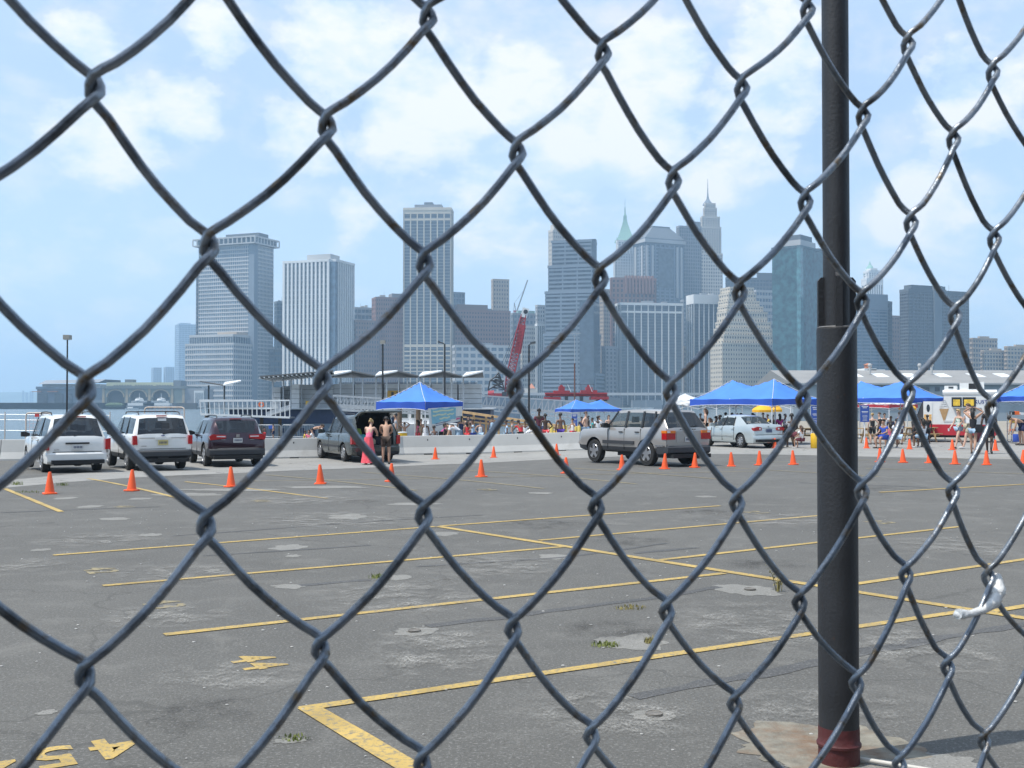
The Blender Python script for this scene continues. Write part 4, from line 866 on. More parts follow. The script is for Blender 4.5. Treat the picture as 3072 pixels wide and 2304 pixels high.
# ---- lamp posts
def lamp_post(label, px, yt, D, style, r=.075, col=None):
    x = X(px, D); zg = gz(x, D) if D < 100 else -2.5; zt = Z(yt, D); S = thing('lamp_post', label, 'lamp post', (x, D, zg), 0, 'lamp posts along the waterfront'); h = zt - zg
    MB().cyl((0, 0, 0), (0, 0, h), r * 1.15, r * .8, 10).build('pole', col or BLK, S, 50); MB().cyl((0, 0, 0), (0, 0, .25), r * 1.9, r * 1.7, 10).build('base', col or BLK, S, 50)
    if style == 0:
        hd = MB().box(-.17, .17, -.22, .22, h, h + .24).build('lamp_head', mat('lamp head grey', (.30, .29, .26), .5, var=.1), S); MB().box(-.17, .17, -.2, .2, h - .03, h - .003).build('lens', WHT, hd)
    else:
        MB().tube([(0, 0, h - .05), (style * .12, -.05, h + .06), (style * .3, -.15, h + .10)], .035, 6).build('arm', BLK, S)
        hd = MB().rings([[(style * .2 - .1, -.32, h + .02), (style * .2 + .3 * style, -.32, h + .10), (style * .2 + .3 * style, .05, h + .10), (style * .2 - .1, .05, h + .02)], [(style * .2 - .1, -.30, h + .16), (style * .2 + .26 * style, -.3, h + .24), (style * .2 + .26 * style, .02, h + .24), (style * .2 - .1, .02, h + .16)]]).build('lamp_head', STEELD, S)
        MB().cbox((style * .3, -.2, h + .03), .14, .1, .02).build('lens', WHT, hd)
lamp_post('slim lamp post with box head rising behind the white minivan', 201, 1018, 62, 0, .05)
lamp_post('dark lamp post with box head left of the single blue tent', 1148, 1031, 80, 0)
lamp_post('dark lamp post with small floodlight rising from behind the single blue tent', 1334, 1032, 80, -1)
lamp_post('dark lamp post with arm beside the red crane', 1587, 1034, 80, 1)
S = thing('boat_mast', 'thin rusty mast with crossbar standing by the red lifting frame', 'mast', (X(1724, 190), 190, -2.5))
MB().cyl((0, 0, 0), (0, 0, Z(1090, 190) + 2.5), .14, .12, 8).build('lower_mast', mat('rust brown', (.16, .07, .05), .7, var=.3), S); zt = Z(1005, 190) + 2.5; MB().cyl((0, 0, Z(1090, 190) + 2.5), (0, 0, zt), .07, .05, 6).build('upper_mast', GALV, S); MB().obox((-1.1, 0, zt + .3), (1.1, 0, zt + .3), .07, .07).build('crossbar', GALV, S); MB().tube([(-.5, 0, zt + .3), (0, 0, zt - .6), (.5, 0, zt + .3)], .04, 5).build('stay', GALV, S)

# ---- red crawler crane on a barge
D = 250.0; c0 = thing('barge_crane', 'red lattice-boom crane with black gantry working from a barge', 'crane')
q = MB(); p0, p1 = P(1518, 1186, D), P(1571, 945, D); ax = (p1 - p0).normalized(); sx = Vector((ax.z, 0, -ax.x)); sy = Vector((0, 1, 0)); NB = 22; L = (p1 - p0).length
def bc(i, a, b_): k = i / NB; wv = .32 + .50 * min(1, k * 5, (1 - k) * 2.6 + .35); return p0 + ax * (L * k) + sx * (wv * a) + sy * (wv * b_)
cor = ((-1, -1), (1, -1), (1, 1), (-1, 1))
for a, b_ in cor: MB().tube([bc(i, a, b_) for i in range(NB + 1)], .14, 6).build('boom_chord', REDP, c0)
for i in range(NB):
    for j in range(4):
        a, b_ = cor[j], cor[(j + 1) % 4]; q.cyl(bc(i, *a), bc(i + 1, *b_), .075, n=5); q.cyl(bc(i, *a), bc(i, *b_), .06, n=5)
q.build('boom_lacing', REDP, c0, kind='stuff')
k0, k1 = P(1553, 1060, D), P(1568, 975, D); MB().obox(k0, k1, 1.5, 1.5).build('boom_plate', REDP, c0)
MB().obox(P(1571, 952, D), P(1578, 925, D), 1.5, 1.2).build('boom_head', WHT, c0); MB().cyl(P(1577, 935, D - .8), P(1577, 935, D + .8), .5, n=12).build('sheave', STEELD, c0)
for dx in (-.5, .1, .6): MB().cyl(P(1500, 1120, D) + Vector((dx, 0, 0)), P(1570, 945, D) + Vector((dx * .4, 0, 0)), .05, n=4).build('boom_line', BLK, c0)
q = MB()
for s in (-1, 1):
    b0, b1, t_ = P(1464, 1170, D + s * 1.6), P(1514, 1170, D + s * 1.6), P(1496, 1118, D + s * .6); m_ = P(1484, 1132, D + s * 1.0)
    for a, b_ in ((b0, P(1470, 1142, D + s * 1.4)), (P(1470, 1142, D + s * 1.4), m_), (m_, t_), (b1, t_), (b0, P(1512, 1142, D + s)), (b1, P(1480, 1142, D + s)), (P(1470, 1142, D + s * 1.4), P(1508, 1142, D + s)), (m_, P(1503, 1132, D + s))): q.cyl(a, b_, .16, n=6)
for k in range(6):
    y = 1122 + k * 8; q.cyl(P(1490 - k * 3, y, D - 1.2), P(1500 + k * 2, y, D + 1.2), .1, n=5); q.cyl(P(1490 - k * 3, y, D - 1.2), P(1500 + k * 2, y + 8, D - 1.2), .1, n=5)
q.build('gantry', BLK, c0, kind='stuff')
MB().box(X(1464, D), X(1522, D), D - 2, D + 2, Z(1192, D), Z(1180, D)).build('house', REDP, c0); MB().box(X(1506, D), X(1520, D), D - 2.6, D - 2.05, Z(1188, D), Z(1176, D)).build('cab', STEELD, c0)
MB().rings([[P(1464, 1182, D - 2.1), P(1482, 1178, D - 2.1), P(1482, 1190, D - 2.1), P(1464, 1190, D - 2.1)], [P(1464, 1172, D + 2), P(1482, 1170, D + 2), P(1482, 1190, D + 2), P(1464, 1190, D + 2)]]).build('counterweight', REDP, c0)
MB().box(X(1440, D), X(1560, D), D - 6, D + 7, -2.6, Z(1192, D) - .02).build('barge_deck', HULL, c0)
# ---- red lifting frame on a float
D = 200.0; S = thing('lifting_frame', 'low red steel lifting frame with two winches on a float', 'machinery')
def rb(x0, x1, y0, y1, nm, m=REDP, d0=-1.5, d1=1.5): return MB().box(X(x0, D), X(x1, D), D + d0, D + d1, Z(y1, D), Z(y0, D)).build(nm, m, S)
rb(1635, 1820, 1178, 1183, 'main_beam'); rb(1635, 1820, 1187, 1186, 'lower_flange'); rb(1632, 1680, 1191, 1199, 'float_block', REDP, -3, 3); rb(1771, 1822, 1190, 1199, 'float_block', REDP, -3, 3); rb(1636, 1820, 1183, 1189, 'web_beam', mat('dark red', (.20, .03, .04), .6, var=.2), -1.2, 1.2)
rb(1660, 1708, 1172, 1178, 'winch_bed'); rb(1742, 1790, 1171, 1178, 'winch_bed'); rb(1676, 1693, 1160, 1172, 'winch'); rb(1757, 1776, 1162, 1171, 'winch')
for px in (1684, 1766): MB().cyl(P(px, 1160, D - .8), P(px, 1160, D + .8), .35, n=10).build('winch_drum', REDP, S)
for a, b_ in (((1703, 1154), (1713, 1176)), ((1768, 1154), (1777, 1176))): MB().obox(P(*a, D - 1.7), P(*b_, D - 1.7), .22, .1).build('white_strut', WHT, S)
MB().obox(P(1676, 1153, D), P(1784, 1153, D), .07, .07).build('top_rail', STEELD, S)
for px in (1680, 1700, 1742, 1780): MB().obox(P(px, 1153, D), P(px + 5, 1178, D), .05, .05).build('stay', STEELD, S)
for px in (1650, 1695, 1740, 1790, 1812): rb(px, px + 8, 1189, 1203, 'leg', STEELD)
# ---- far tower crane
D = 1330.0; S = thing('tower_crane', 'distant luffing tower crane standing over rooftops beside the red boom', 'crane')
MB().obox(P(1552, 1000, D), P(1549, 935, D), 1.6, 1.6).build('mast', W['grey'], S); MB().obox(P(1549, 938, D), P(1583, 840, D), 1.5, 1.5).build('jib', W['grey'], S); MB().obox(P(1556, 936, D), P(1540, 934, D), 2.5, 2.5).build('counter_jib', REDP, S); MB().obox(P(1548, 936, D), P(1543, 909, D), 1.0, 1.0).build('a_frame', W['grey'], S); MB().obox(P(1543, 909, D), P(1575, 866, D), .3, .3).build('pendant', W['grey'], S); MB().obox(P(1543, 909, D), P(1541, 934, D), .6, .6).build('back_stay', W['grey'], S)

# ---- long grey shed on the next pier
D = 300.0; S = thing('pier_warehouse', 'long low grey warehouse with pitched roof and white skylights', 'warehouse')
x0, x1 = X(2380, D), X(3500, D)
MB().box(x0, x1, D, D + 44, -2.6, Z(1153, D)).build('wall', mat('warehouse wall', (.33, .36, .38), .8, var=.1, vscale=.2), S)
zr = lambda px: 10.6 + (px - 2580) / 492 * 1.3
ROOFG = mat('grey roof felt', (.25, .245, .235), .85, var=.1, vscale=.15)
ea, ri = Z(1153, D) + .25, Z(1153, D) + 4.5
q = MB(); q.rings([[(x0 - 1, D - 1.2, ea), (x0 - 1, D + 22, ri), (x0 - 1, D + 45, ea)], [(x1, D - 1.2, ea), (x1, D + 22, ri), (x1, D + 45, ea)]]); q.build('roof', ROOFG, S)
MB().box(x0 - 1, x1, D - 1.4, D - 1.2, ea - .35, ea + .1).build('gutter', W['pale'], S)
for i, px in enumerate((2606, 2686, 2778, 2880, 2985, 3070, 3170)):
    xx = X(px, D); q = MB(); k0, k1 = .45, .72
    def rp(x, k): return (x, D - 1.2 + 23.2 * k, ea + (ri - ea) * k + .12)
    q.rings([[rp(xx - 1.7, k0), rp(xx + 1.7, k0), rp(xx + 1.7, k1), rp(xx - 1.7, k1)], [tuple(Vector(rp(xx - 1.7, k0)) - Vector((0, 0, .15))), tuple(Vector(rp(xx + 1.7, k0)) - Vector((0, 0, .15))), tuple(Vector(rp(xx + 1.7, k1)) - Vector((0, 0, .15))), tuple(Vector(rp(xx - 1.7, k1)) - Vector((0, 0, .15)))]]); q.build('skylight', WHT, S)
for px in (2660, 2816, 2854): xx = X(px, D); q = MB(); q.cyl((xx, D + 14, ri - 1.2), (xx, D + 14, ri + 1.0), .35, n=8); q.sphere((xx, D + 14, ri + 1.2), .6, 8, 6); q.build('roof_vent', W['pale'], S)
for px, wd, yy in ((2775, 26, 1166), (2812, 14, 1166), (2905, 20, 1166)): MB().box(X(px - wd / 2, D), X(px + wd / 2, D), D - .12, D - .03, Z(yy + 8, D), Z(yy - 5, D)).build('window', GLS['dark'], S)
D = 420.0; S = thing('waterfront_building', 'small white flat-roofed building with pointed turret behind the warehouse', 'building')
for a, b_, y in ((2581, 2610, 1112), (2604, 2656, 1108), (2594, 2630, 1105)): MB().box(X(a, D), X(b_, D), D, D + 12, -2, Z(y, D)).build('wall', W['white'], S)
MB().lathe([(1.4, 0), (1.4, Z(1093, D)), (1.9, Z(1093, D)), (.1, Z(1088, D))], 8, (X(2617, D), D + 5, 0)).build('turret', mat('orange tile', (.45, .17, .08)), S)

# ---- fences and nets at the water's edge
NETM = mat('orange net cord', (.75, .30, .20), .8, var=.1); POSTM = mat('bleached post', (.55, .47, .40), .8, var=.2)
def net_frame(label, px0, px1, yt, yb, D, tube=True):
    a, b_ = P(px0, yt, D), P(px1, yt, D); zb = gz(a.x, D); S = thing('net_frame', label, 'net frame', (a.x, D, zb)); wd = b_.x - a.x; h = a.z - zb
    MB().tube([(0, 0, 0), (0, 0, h - .12), (.04, 0, h - .03), (.14, 0, h), (wd - .14, 0, h), (wd - .04, 0, h - .03), (wd, 0, h - .12), (wd, 0, 0)], .035, 8).build('frame', POSTM, S, 60)
    q = MB(); n = int(wd / .16); k = int(h / .16)
    for i in range(1, n): q.obox((wd * i / n, .02, .02), (wd * i / n, .02, h - .03), .006, .006)
    for j in range(1, k): q.obox((.03, .02, h * j / k), (wd - .03, .02, h * j / k), .006, .006)
    q.build('net', NETM, S, kind='stuff')
net_frame('sagging orange net in pale frame left of the white minivan', 78, 152, 1239, 1330, 50); net_frame('wide orange net in pale frame behind the white SUV', 434, 553, 1222, 1330, 52)
S = thing('wire_fence', 'low wire fence on thin posts at the water edge behind white minivan', 'fence', (0, 0, 0))
for i, px in enumerate((-120, 15, 125, 245, 330)): p = P(px, 1236, 53); MB().cyl((p.x, 53, gz(p.x, 53) - .05), (p.x, 53, p.z), .03, .025, 6).build('post', POSTM, S)
for y in (1242, 1258, 1290): MB().cyl(P(-120, y, 53), P(330, y + 4, 53), .010, n=4).build('wire', GALV, S)
o = MB().box(-.10, .10, -.01, .01, -.07, .07).build('sign', mat('red sign', (.55, .05, .05), .5), None, loc=P(111, 1246, 49.9)); tag(o, 'small red sign hung on the orange net', 'sign')
S = thing('crowd_barrier', 'interlocking steel crowd barrier hung with a small blue notice', 'barrier', (0, 0, 0), 0, 'steel crowd barriers on the beach')
def crowd_barrier(label, px0, px1, yt, D):
    a, b_ = P(px0, yt, D), P(px1, yt, D); S = thing('crowd_barrier', label, 'barrier', (a.x, D, gz(a.x, D)), 0, 'steel crowd barriers on the beach'); wd = b_.x - a.x; h = a.z - gz(a.x, D)
    MB().tube([(0, 0, .12), (0, 0, h - .1), (.1, 0, h), (wd - .1, 0, h), (wd, 0, h - .1), (wd, 0, .12), (0, 0, .12)], .028, 7).build('frame', GALV, S, 60); 
    for i in range(1, 13): MB().cyl((wd * i / 13, 0, .14), (wd * i / 13, 0, h - .02), .010, n=5).build('bar', GALV, S)
    for x in (.3, wd - .3): MB().obox((x, -.3, .03), (x, .3, .03), .05, .05).build('foot', GALV, S); 
    return S
bpy.data.objects.remove(S)
Sb = crowd_barrier('steel crowd barrier with a small blue notice beside two children', 772, 842, 1275, 82); MB().box(.85, 1.15, -.05, -.035, .72, .98).build('notice', mat('blue notice', (.03, .10, .42), .5), Sb)
crowd_barrier('steel crowd barrier just left of the grey minivan mirror', 846, 944, 1275, 82); crowd_barrier('steel crowd barrier behind yellow drum under the single blue tent', 1222, 1262, 1272, 80); crowd_barrier('steel crowd barrier ending beside the blue-striped banner', 1160, 1218, 1276, 80)
# ================================================================ BARRIERS, CONES, TENTS, TABLES, SIGNS, TRUCK
CONC = mat('barrier concrete', (.43, .43, .415), .85, var=.08, vscale=1.2, dirt=(.30, .29, .27), dscale=1.1, dlo=.58, dhi=.8, bump=.15, bscale=30)
prof = [(-.305, 0), (.305, 0), (.305, .075), (.18, .33), (.085, .80), (.07, .815), (-.07, .815), (-.085, .80), (-.18, .33), (-.305, .075)]
line = [G(-330, 1383), G(0, 1381), G(840, 1377), G(1271, 1362), G(1790, 1350)]
line = [Vector((p.x, p.y)) for p in line]
def along(s):
    for a, b_ in zip(line[:-1], line[1:]):
        L = (b_ - a).length
        if s <= L: return a + (b_ - a) * (s / L)
        s -= L
    return line[-1]
LT = sum((b_ - a).length for a, b_ in zip(line[:-1], line[1:])); SEG = 4.1
jl = ['concrete jersey barrier reaching past the frame left of white minivan', 'concrete jersey barrier behind the white minivan', 'concrete jersey barrier between white minivan and white SUV', 'concrete jersey barrier behind the dark plum SUV', 'concrete jersey barrier behind the nose of the grey minivan', 'concrete jersey barrier in front of the single blue tent', 'concrete jersey barrier before the red swimsuit', 'concrete jersey barrier before the man in purple shorts', 'last concrete jersey barrier, hidden by silver boxy SUV']
s = 0; i = 0
while s < LT - .5:
    e = min(LT, s + SEG - .03); a = along(s); b_ = along(e); d = b_ - a; mid = (a + b_) / 2; L = d.length; n = 8
    o = thing('jersey_barrier', jl[min(i, len(jl) - 1)] if i < len(jl) else 'concrete jersey barrier', 'barrier', (mid.x, mid.y, gz(mid.x, mid.y)), math.atan2(d.y, d.x), 'row of concrete jersey barriers')
    za, zb_ = gz(a.x, a.y) - gz(mid.x, mid.y), gz(b_.x, b_.y) - gz(mid.x, mid.y); sl = (zb_ - za) / L; o.rotation_euler = (0, -math.atan(sl), math.atan2(d.y, d.x)); o.location.z += (za + zb_) / 2 - .01
    q = MB(); q.rings([[(-L / 2, y * .97, z) for y, z in prof], [(-L / 2 + .05, y, z) for y, z in prof], [(L / 2 - .05, y, z) for y, z in prof], [(L / 2, y * .97, z) for y, z in prof]]); q.build('body', CONC, o)
    for x in (-L * .22, L * .25): 
        MB().box(x - .022, x + .022, -.125, -.10, .60, .67).build('lifting_slot', BLK, o); MB().box(x - .18, x + .18, -.312, -.30, -.0, .055).build('scupper', BLK, o)
    s += SEG; i += 1

# ---- traffic cones
ORC = mat('cone orange', (.86, .105, .018), .5, var=.07, vscale=6, dirt=(.45, .07, .02), dscale=5, dlo=.58, dhi=.8); 
cone_me = MB(); cone_me.lathe([(.112, .025), (.104, .03), (.100, .045), (.034, .44), (.028, .455), (.020, .458), (.017, .44)], 18); cb = MB()
R0 = .135; c_ = .03
sq = [(-R0 + c_, -R0), (R0 - c_, -R0), (R0, -R0 + c_), (R0, R0 - c_), (R0 - c_, R0), (-R0 + c_, R0), (-R0, R0 - c_), (-R0, -R0 + c_)]
cb.rings([[(x, y, .0) for x, y in sq], [(x, y, .022) for x, y in sq], [(x * .93, y * .93, .028) for x, y in sq]])
proto = thing('traffic_cone', 'x y z w', 'cone', (0, 0, 0), 0, 'orange traffic cones across the lot')
cone_me.build('cone', ORC, proto, 40); cb.build('base', ORC, proto, 30)
cones = [(149, 1482, 'orange cone standing on cracked concrete before the white minivan'), (395, 1473, 'orange cone on the yellow line before the white SUV'), (693, 1461, 'orange cone in front of the dark purple SUV'), (961, 1452, 'orange cone at the head of a yellow line before grey minivan'),
 (1174, 1445, 'orange cone straight in front of the woman in pink'), (1306, 1378, 'orange cone close to the barrier right of grey minivan'), (1444, 1431, 'orange cone standing alone before barrier middle, on asphalt'), (1481, 1373, 'orange cone near the barrier under the red swimsuit'), (1670, 1366, 'orange cone near barrier ahead of the silver boxy SUV'), (1699, 1420, 'orange cone by the front bumper of silver boxy SUV, half behind wire'),
 (1866, 1410, 'orange cone between the wheels of the silver boxy SUV'), (1994, 1407, 'orange cone before the rear wheel of silver boxy SUV'), (2084, 1403, 'orange cone before the tailgate of silver boxy SUV'), (2194, 1399, 'orange cone just behind silver boxy SUV, before sedan front'), (2278, 1396, 'orange cone before the silver sedan rear wheel'), (2380, 1394, 'orange cone behind silver sedan, left of black pole'),
 (2324, 1345, 'orange cone beside the sedan rear bumper'), (2456, 1344, 'orange cone touching the black pole outline near yellow bin'), (2600, 1345, 'orange cone at the foot of the white sign post'), (2729, 1348, 'orange cone at the corner leg of tent beside the ice cream truck'), (2640, 1386, 'orange cone in front of picnic benches, nearest the pole'), (2709, 1388, 'orange cone in front of the seated crowd, second from pole'), (2789, 1389, 'orange cone before the truck front wheel'),
 (2857, 1350, 'orange cone beside the walking woman in green floral top'), (2865, 1393, 'orange cone before the walking woman in green floral top'), (2960, 1395, 'orange cone before the walking man in dark clothes'), (2986, 1352, 'orange cone behind the walking man in dark clothes'), (3070, 1392, 'orange cone at the far right before the shelves'), (2545, 1388, 'orange cone hidden behind the black pole')]
for i, (px, py, lab) in enumerate(cones):
    o = proto if i == 0 else copy_tree(proto); p = G(px, py); o.location = (p.x, p.y, gz(p.x, p.y) + .004); o.rotation_euler = (rnd.uniform(-.035, .035), rnd.uniform(-.035, .035), rnd.uniform(0, 1.5)); o.scale = (1, 1, rnd.uniform(.97, 1.03)); o['label'] = lab

# ---- blue pop-up tents
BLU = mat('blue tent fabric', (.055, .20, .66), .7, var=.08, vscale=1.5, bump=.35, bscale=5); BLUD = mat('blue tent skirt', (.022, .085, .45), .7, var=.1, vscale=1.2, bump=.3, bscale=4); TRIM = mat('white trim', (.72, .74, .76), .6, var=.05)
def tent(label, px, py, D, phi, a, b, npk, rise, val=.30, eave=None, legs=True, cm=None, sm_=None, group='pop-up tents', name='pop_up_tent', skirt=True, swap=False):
    cm = cm or BLU; sm_ = sm_ or BLUD
    F0 = P(px, py, D); zg = gz(F0.x, F0.y); S = thing(name, label, 'tent', (F0.x, F0.y, zg), 0, group); phi = RAD(phi)
    dl = Vector((-math.cos(phi), math.sin(phi), 0)); dr = Vector((math.sin(phi), math.cos(phi), 0)); E = (eave if eave else F0.z - zg)
    if swap: dl, dr = dr, dl
    NS, NT = (28 if npk == 2 else 16), 16
    def hf(s, t):
        dt = abs(2 * t - 1)
        if npk == 1: r_ = max(abs(2 * s - 1), dt)
        else:
            ds = (.25 - s) * 4 if s < .25 else ((s - .75) * 4 if s > .75 else (min(s - .25, .75 - s) * 4) * .42); r_ = max(ds, dt)
        f = (1 - r_) ** 1.28 * rise
        f -= .035 * math.sin(math.pi * 3 * s) ** 2 * max(0, dt - .75) * 4 * .6 + .035 * math.sin(math.pi * 2 * t) ** 2 * max(0, abs(2 * s - 1) - .75) * 4 * .5
        return f
    def pt(s, t, z): q_ = dl * (a * s) + dr * (b * t); return Vector((q_.x, q_.y, z))
    q = MB(); g = [[pt(i / NS, j / NT, E + hf(i / NS, j / NT)) for i in range(NS + 1)] for j in range(NT + 1)]
    q.rings(g, False, False); q.build('canopy', cm, S, 35)
    if skirt:
        for side in range(4):
            n = 24; top = []; bot = []
            for i in range(n + 1):
                k = i / n; s, t = ((k, 0), (1, k), (1 - k, 1), (0, 1 - k))[side]; out = ((0, -1), (1, 0), (0, 1), (-1, 0))[side]; ln_ = a if side % 2 == 0 else b
                e = .012 + .018 * math.sin(k * math.pi * 5 + side); sc_ = 1 - .22 * math.sin(math.pi * min(1, max(0, (k - .02) / .96))) ** .5
                p = pt(s, t, E + hf(s, t)) + (dl * out[0] + dr * out[1]) * .015
                top.append(p); bot.append(pt(s, t, E - val * sc_) + (dl * out[0] + dr * out[1]) * e)
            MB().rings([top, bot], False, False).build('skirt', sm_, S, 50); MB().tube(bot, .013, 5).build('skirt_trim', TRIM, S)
    cn = [(0, 0), (1, 0), (1, 1), (0, 1)]; pk = [(.5, .5)] if npk == 1 else [(.25, .5), (.75, .5)]
    for s, t in cn:
        e = pk[0] if (npk == 1 or s < .5) else pk[1]; MB().tube([pt(s + (e[0] - s) * k / 10, t + (e[1] - t) * k / 10, E + hf(s + (e[0] - s) * k / 10, t + (e[1] - t) * k / 10) + .008) for k in range(11)], .011, 5).build('narrow_strip', TRIM, S)
    lg = cn + ([(.5, 0), (.5, 1)] if npk == 2 else [])
    for s, t in lg:
        s2, t2 = .012 + s * .976, .012 + t * .976; o = MB().box(-.022, .022, -.022, .022, 0, E + .02).build('leg', TRIM, S, loc=pt(s2, t2, 0)); MB().box(-.06, .06, -.06, .06, 0, .012).build('foot_plate', TRIM, o)
    q = MB()
    nb = 4 if npk == 2 else 2
    for t in (0.02, .98):
        for i in range(nb):
            q.cyl(pt(i / nb, t, E - .05), pt((i + 1) / nb, t, E - .42), .012, n=5); q.cyl(pt(i / nb, t, E - .42), pt((i + 1) / nb, t, E - .05), .012, n=5)
    for s in (.02, .98):
        for i in range(2): q.cyl(pt(s, i / 2, E - .05), pt(s, (i + 1) / 2, E - .42), .012, n=5); q.cyl(pt(s, i / 2, E - .42), pt(s, (i + 1) / 2, E - .05), .012, n=5)
    q.build('scissor_frame', TRIM, S, kind='stuff')
    return S, pt, E
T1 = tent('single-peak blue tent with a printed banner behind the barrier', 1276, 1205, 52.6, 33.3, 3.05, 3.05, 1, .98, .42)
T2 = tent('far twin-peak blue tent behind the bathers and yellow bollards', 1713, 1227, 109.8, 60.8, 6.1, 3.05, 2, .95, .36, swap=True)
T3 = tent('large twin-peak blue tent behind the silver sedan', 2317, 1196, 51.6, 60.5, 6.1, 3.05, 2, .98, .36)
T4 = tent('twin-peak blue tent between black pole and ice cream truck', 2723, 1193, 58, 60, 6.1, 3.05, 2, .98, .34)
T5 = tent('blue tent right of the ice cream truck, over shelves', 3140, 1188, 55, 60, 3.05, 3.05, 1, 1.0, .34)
# printed banner on the single tent
ptf = T1[1]; S = thing('banner', 'white and turquoise printed banner hanging from single blue tent', 'banner', T1[0].location.copy())
BW = mat('banner white', (.62, .64, .62), .7, var=.06, vscale=4); BT = mat('banner turquoise', (.20, .43, .52), .7, var=.12, vscale=5); BY = mat('banner pale letters', (.55, .60, .42), .7); BP = mat('banner logo pink', (.55, .12, .25), .7); BN = mat('banner navy print', (.03, .05, .15), .7)
E1 = T1[2]
def bpnt(u, v, out=.06):      # u across (0..1 along right face), v down 0..1
    p = ptf(-.005, .04 + .92 * u, E1 - .32 - v * (.98 - .26 * u) + .10 * u); d = Vector((-math.cos(RAD(33.3)), math.sin(RAD(33.3)), 0)); p = p - d * (out + .05 * math.sin(u * 5) * v); return p + Vector((math.sin(RAD(33.3)), math.cos(RAD(33.3)), 0)) * (.12 * v * (1 - u))
def bpatch(u0, u1, v0, v1, m, nm, out, par, n=8, wav=0.0):
    q = MB(); q.rings([[bpnt(u0 + (u1 - u0) * i / n, v0 + (v1 - v0) * j / 4 + wav * math.sin(i * 1.1), out) for i in range(n + 1)] for j in range(5)], False, False); o = q.build(nm, m, par, 60); return o
bpatch(0, 1, 0, 1, BW, 'cloth', .06, S, 14); bpatch(.07, .80, .05, .78, BT, 'turquoise_field', .068, S, 12, .03)
for v, u0, u1 in ((.14, .12, .72), (.34, .1, .5), (.38, .52, .74), (.55, .28, .6)): bpatch(u0, u1, v, v + .085, BY, 'print_line', .076, S, 10, .02)
for v in (.80, .89): bpatch(.16, .62 - (v - .8) * 1.5, v, v + .03, BN, 'print_line', .076, S, 8)
bpatch(.80, .95, .66, .69, BN, 'print_line', .076, S, 4); bpatch(.81, .93, .74, .86, BP, 'logo', .076, S, 4)

# ---- white and red stall canopies, umbrellas
tent('small white tent peeping out above the silver boxy SUV', 2064, 1212, 92, 45, 2.2, 2.2, 1, .55, .5, cm=TRIM, sm_=TRIM, group='white canopies', eave=2.3)
tent('low white canopy under the left end of large twin-peak blue tent', 2150, 1222, 70, 45, 3.0, 3.0, 1, .35, .12, cm=TRIM, sm_=TRIM, group='white canopies', eave=2.05)
tent('low white canopy behind the yellow umbrellas', 2372, 1222, 72, 45, 2.6, 2.6, 1, .35, .12, cm=TRIM, sm_=TRIM, group='white canopies', eave=2.05)
tent('white canopy with red skirt behind the seated crowd', 2668, 1223, 66, 50, 3.2, 3.2, 1, .45, .26, cm=TRIM, sm_=mat('red skirt', (.42, .03, .05), .7), group='white canopies', eave=1.95)
def umbrella(label, px, py, D, r, m, grp='umbrellas over the tables'):
    p = P(px, py, D); zg = gz(p.x, D); S = thing('umbrella', label, 'umbrella', (p.x, D, zg), 0, grp); h = p.z - zg; n = 12
    q = MB(); rg = []
    for k, (rr, zz) in enumerate(((.03, .36), (.3, .32), (.65, .2), (.93, .06), (1.0, 0), (.985, -.13))): rg.append([(r * rr * (1 - .03 * (j % 2)) * math.cos(2 * math.pi * j / n), r * rr * (1 - .03 * (j % 2)) * math.sin(2 * math.pi * j / n), h + zz) for j in range(n)])
    q.rings(rg, True, False); q.build('canopy', m, S, 30); MB().cyl((0, 0, 0), (0, 0, h + .4), .022, n=8).build('pole', GALV, S); MB().lathe([(.25, 0), (.25, .05), (.05, .08)], 12).build('base', BLK, S)
    for j in range(0, n, 2): MB().cyl((0, 0, h + .28), (r * .95 * math.cos(2 * math.pi * j / n), r * .95 * math.sin(2 * math.pi * j / n), h - .01), .006, n=4).build('rib', GALV, S)
YUM = mat('yellow umbrella cloth', (.80, .42, .02), .7, var=.06)
umbrella('yellow umbrella under the large twin-peak blue tent, nearer the sedan', 2288, 1230, 64, .62, YUM); umbrella('yellow umbrella half hidden behind another, by white tent leg', 2322, 1229, 66, .5, YUM); umbrella('yellow umbrella behind seated crowd next to the truck', 2722, 1224, 68, .55, YUM)

# ---- bins, bollards, boards
def lathe_thing(name, label, cat, px, D, prof, m, seg=16, grp=None, parts=None):
    x = X(px, D); S = thing(name, label, cat, (x, D, gz(x, D)), 0, grp); MB().lathe(prof, seg).build('body', m, S, 40)
    for nm, pr, mm in (parts or ()): MB().lathe(pr, seg).build(nm, mm, S, 40)
lathe_thing('drink_cooler', 'big yellow drum with white lid behind barrier under single tent', 'drum', 1208, 50.5, [(.17, .55), (.20, .60), (.205, .82), (.21, .85)], YELP, 18, None, (('lid', [(.215, .86), (.215, .90), (.1, .915)], WHT), ('stand', [(.2, 0), (.2, .55)], STEELD)))
for px, D, lab in ((1655, 50.5, 'yellow bollard between the two shirtless bathers'), (1696, 50.5, 'yellow bollard just right of the bather in purple shorts'), (1727, 53, 'yellow bollard behind boy in white vest'), (1737, 54, 'short yellow bollard beside the silver SUV hood'), (2238, 53, 'yellow bollard tip behind the silver sedan')):
    lathe_thing('bollard', lab, 'bollard', px, D, [(.085, 0), (.085, 1.0 if D < 52 else .88), (.07, 1.05 if D < 52 else .93), (.02, 1.07 if D < 52 else .95)], mat('bollard yellow', (.66, .50, .12), .6, var=.12, vscale=6), 12, 'yellow bollards by the barrier')
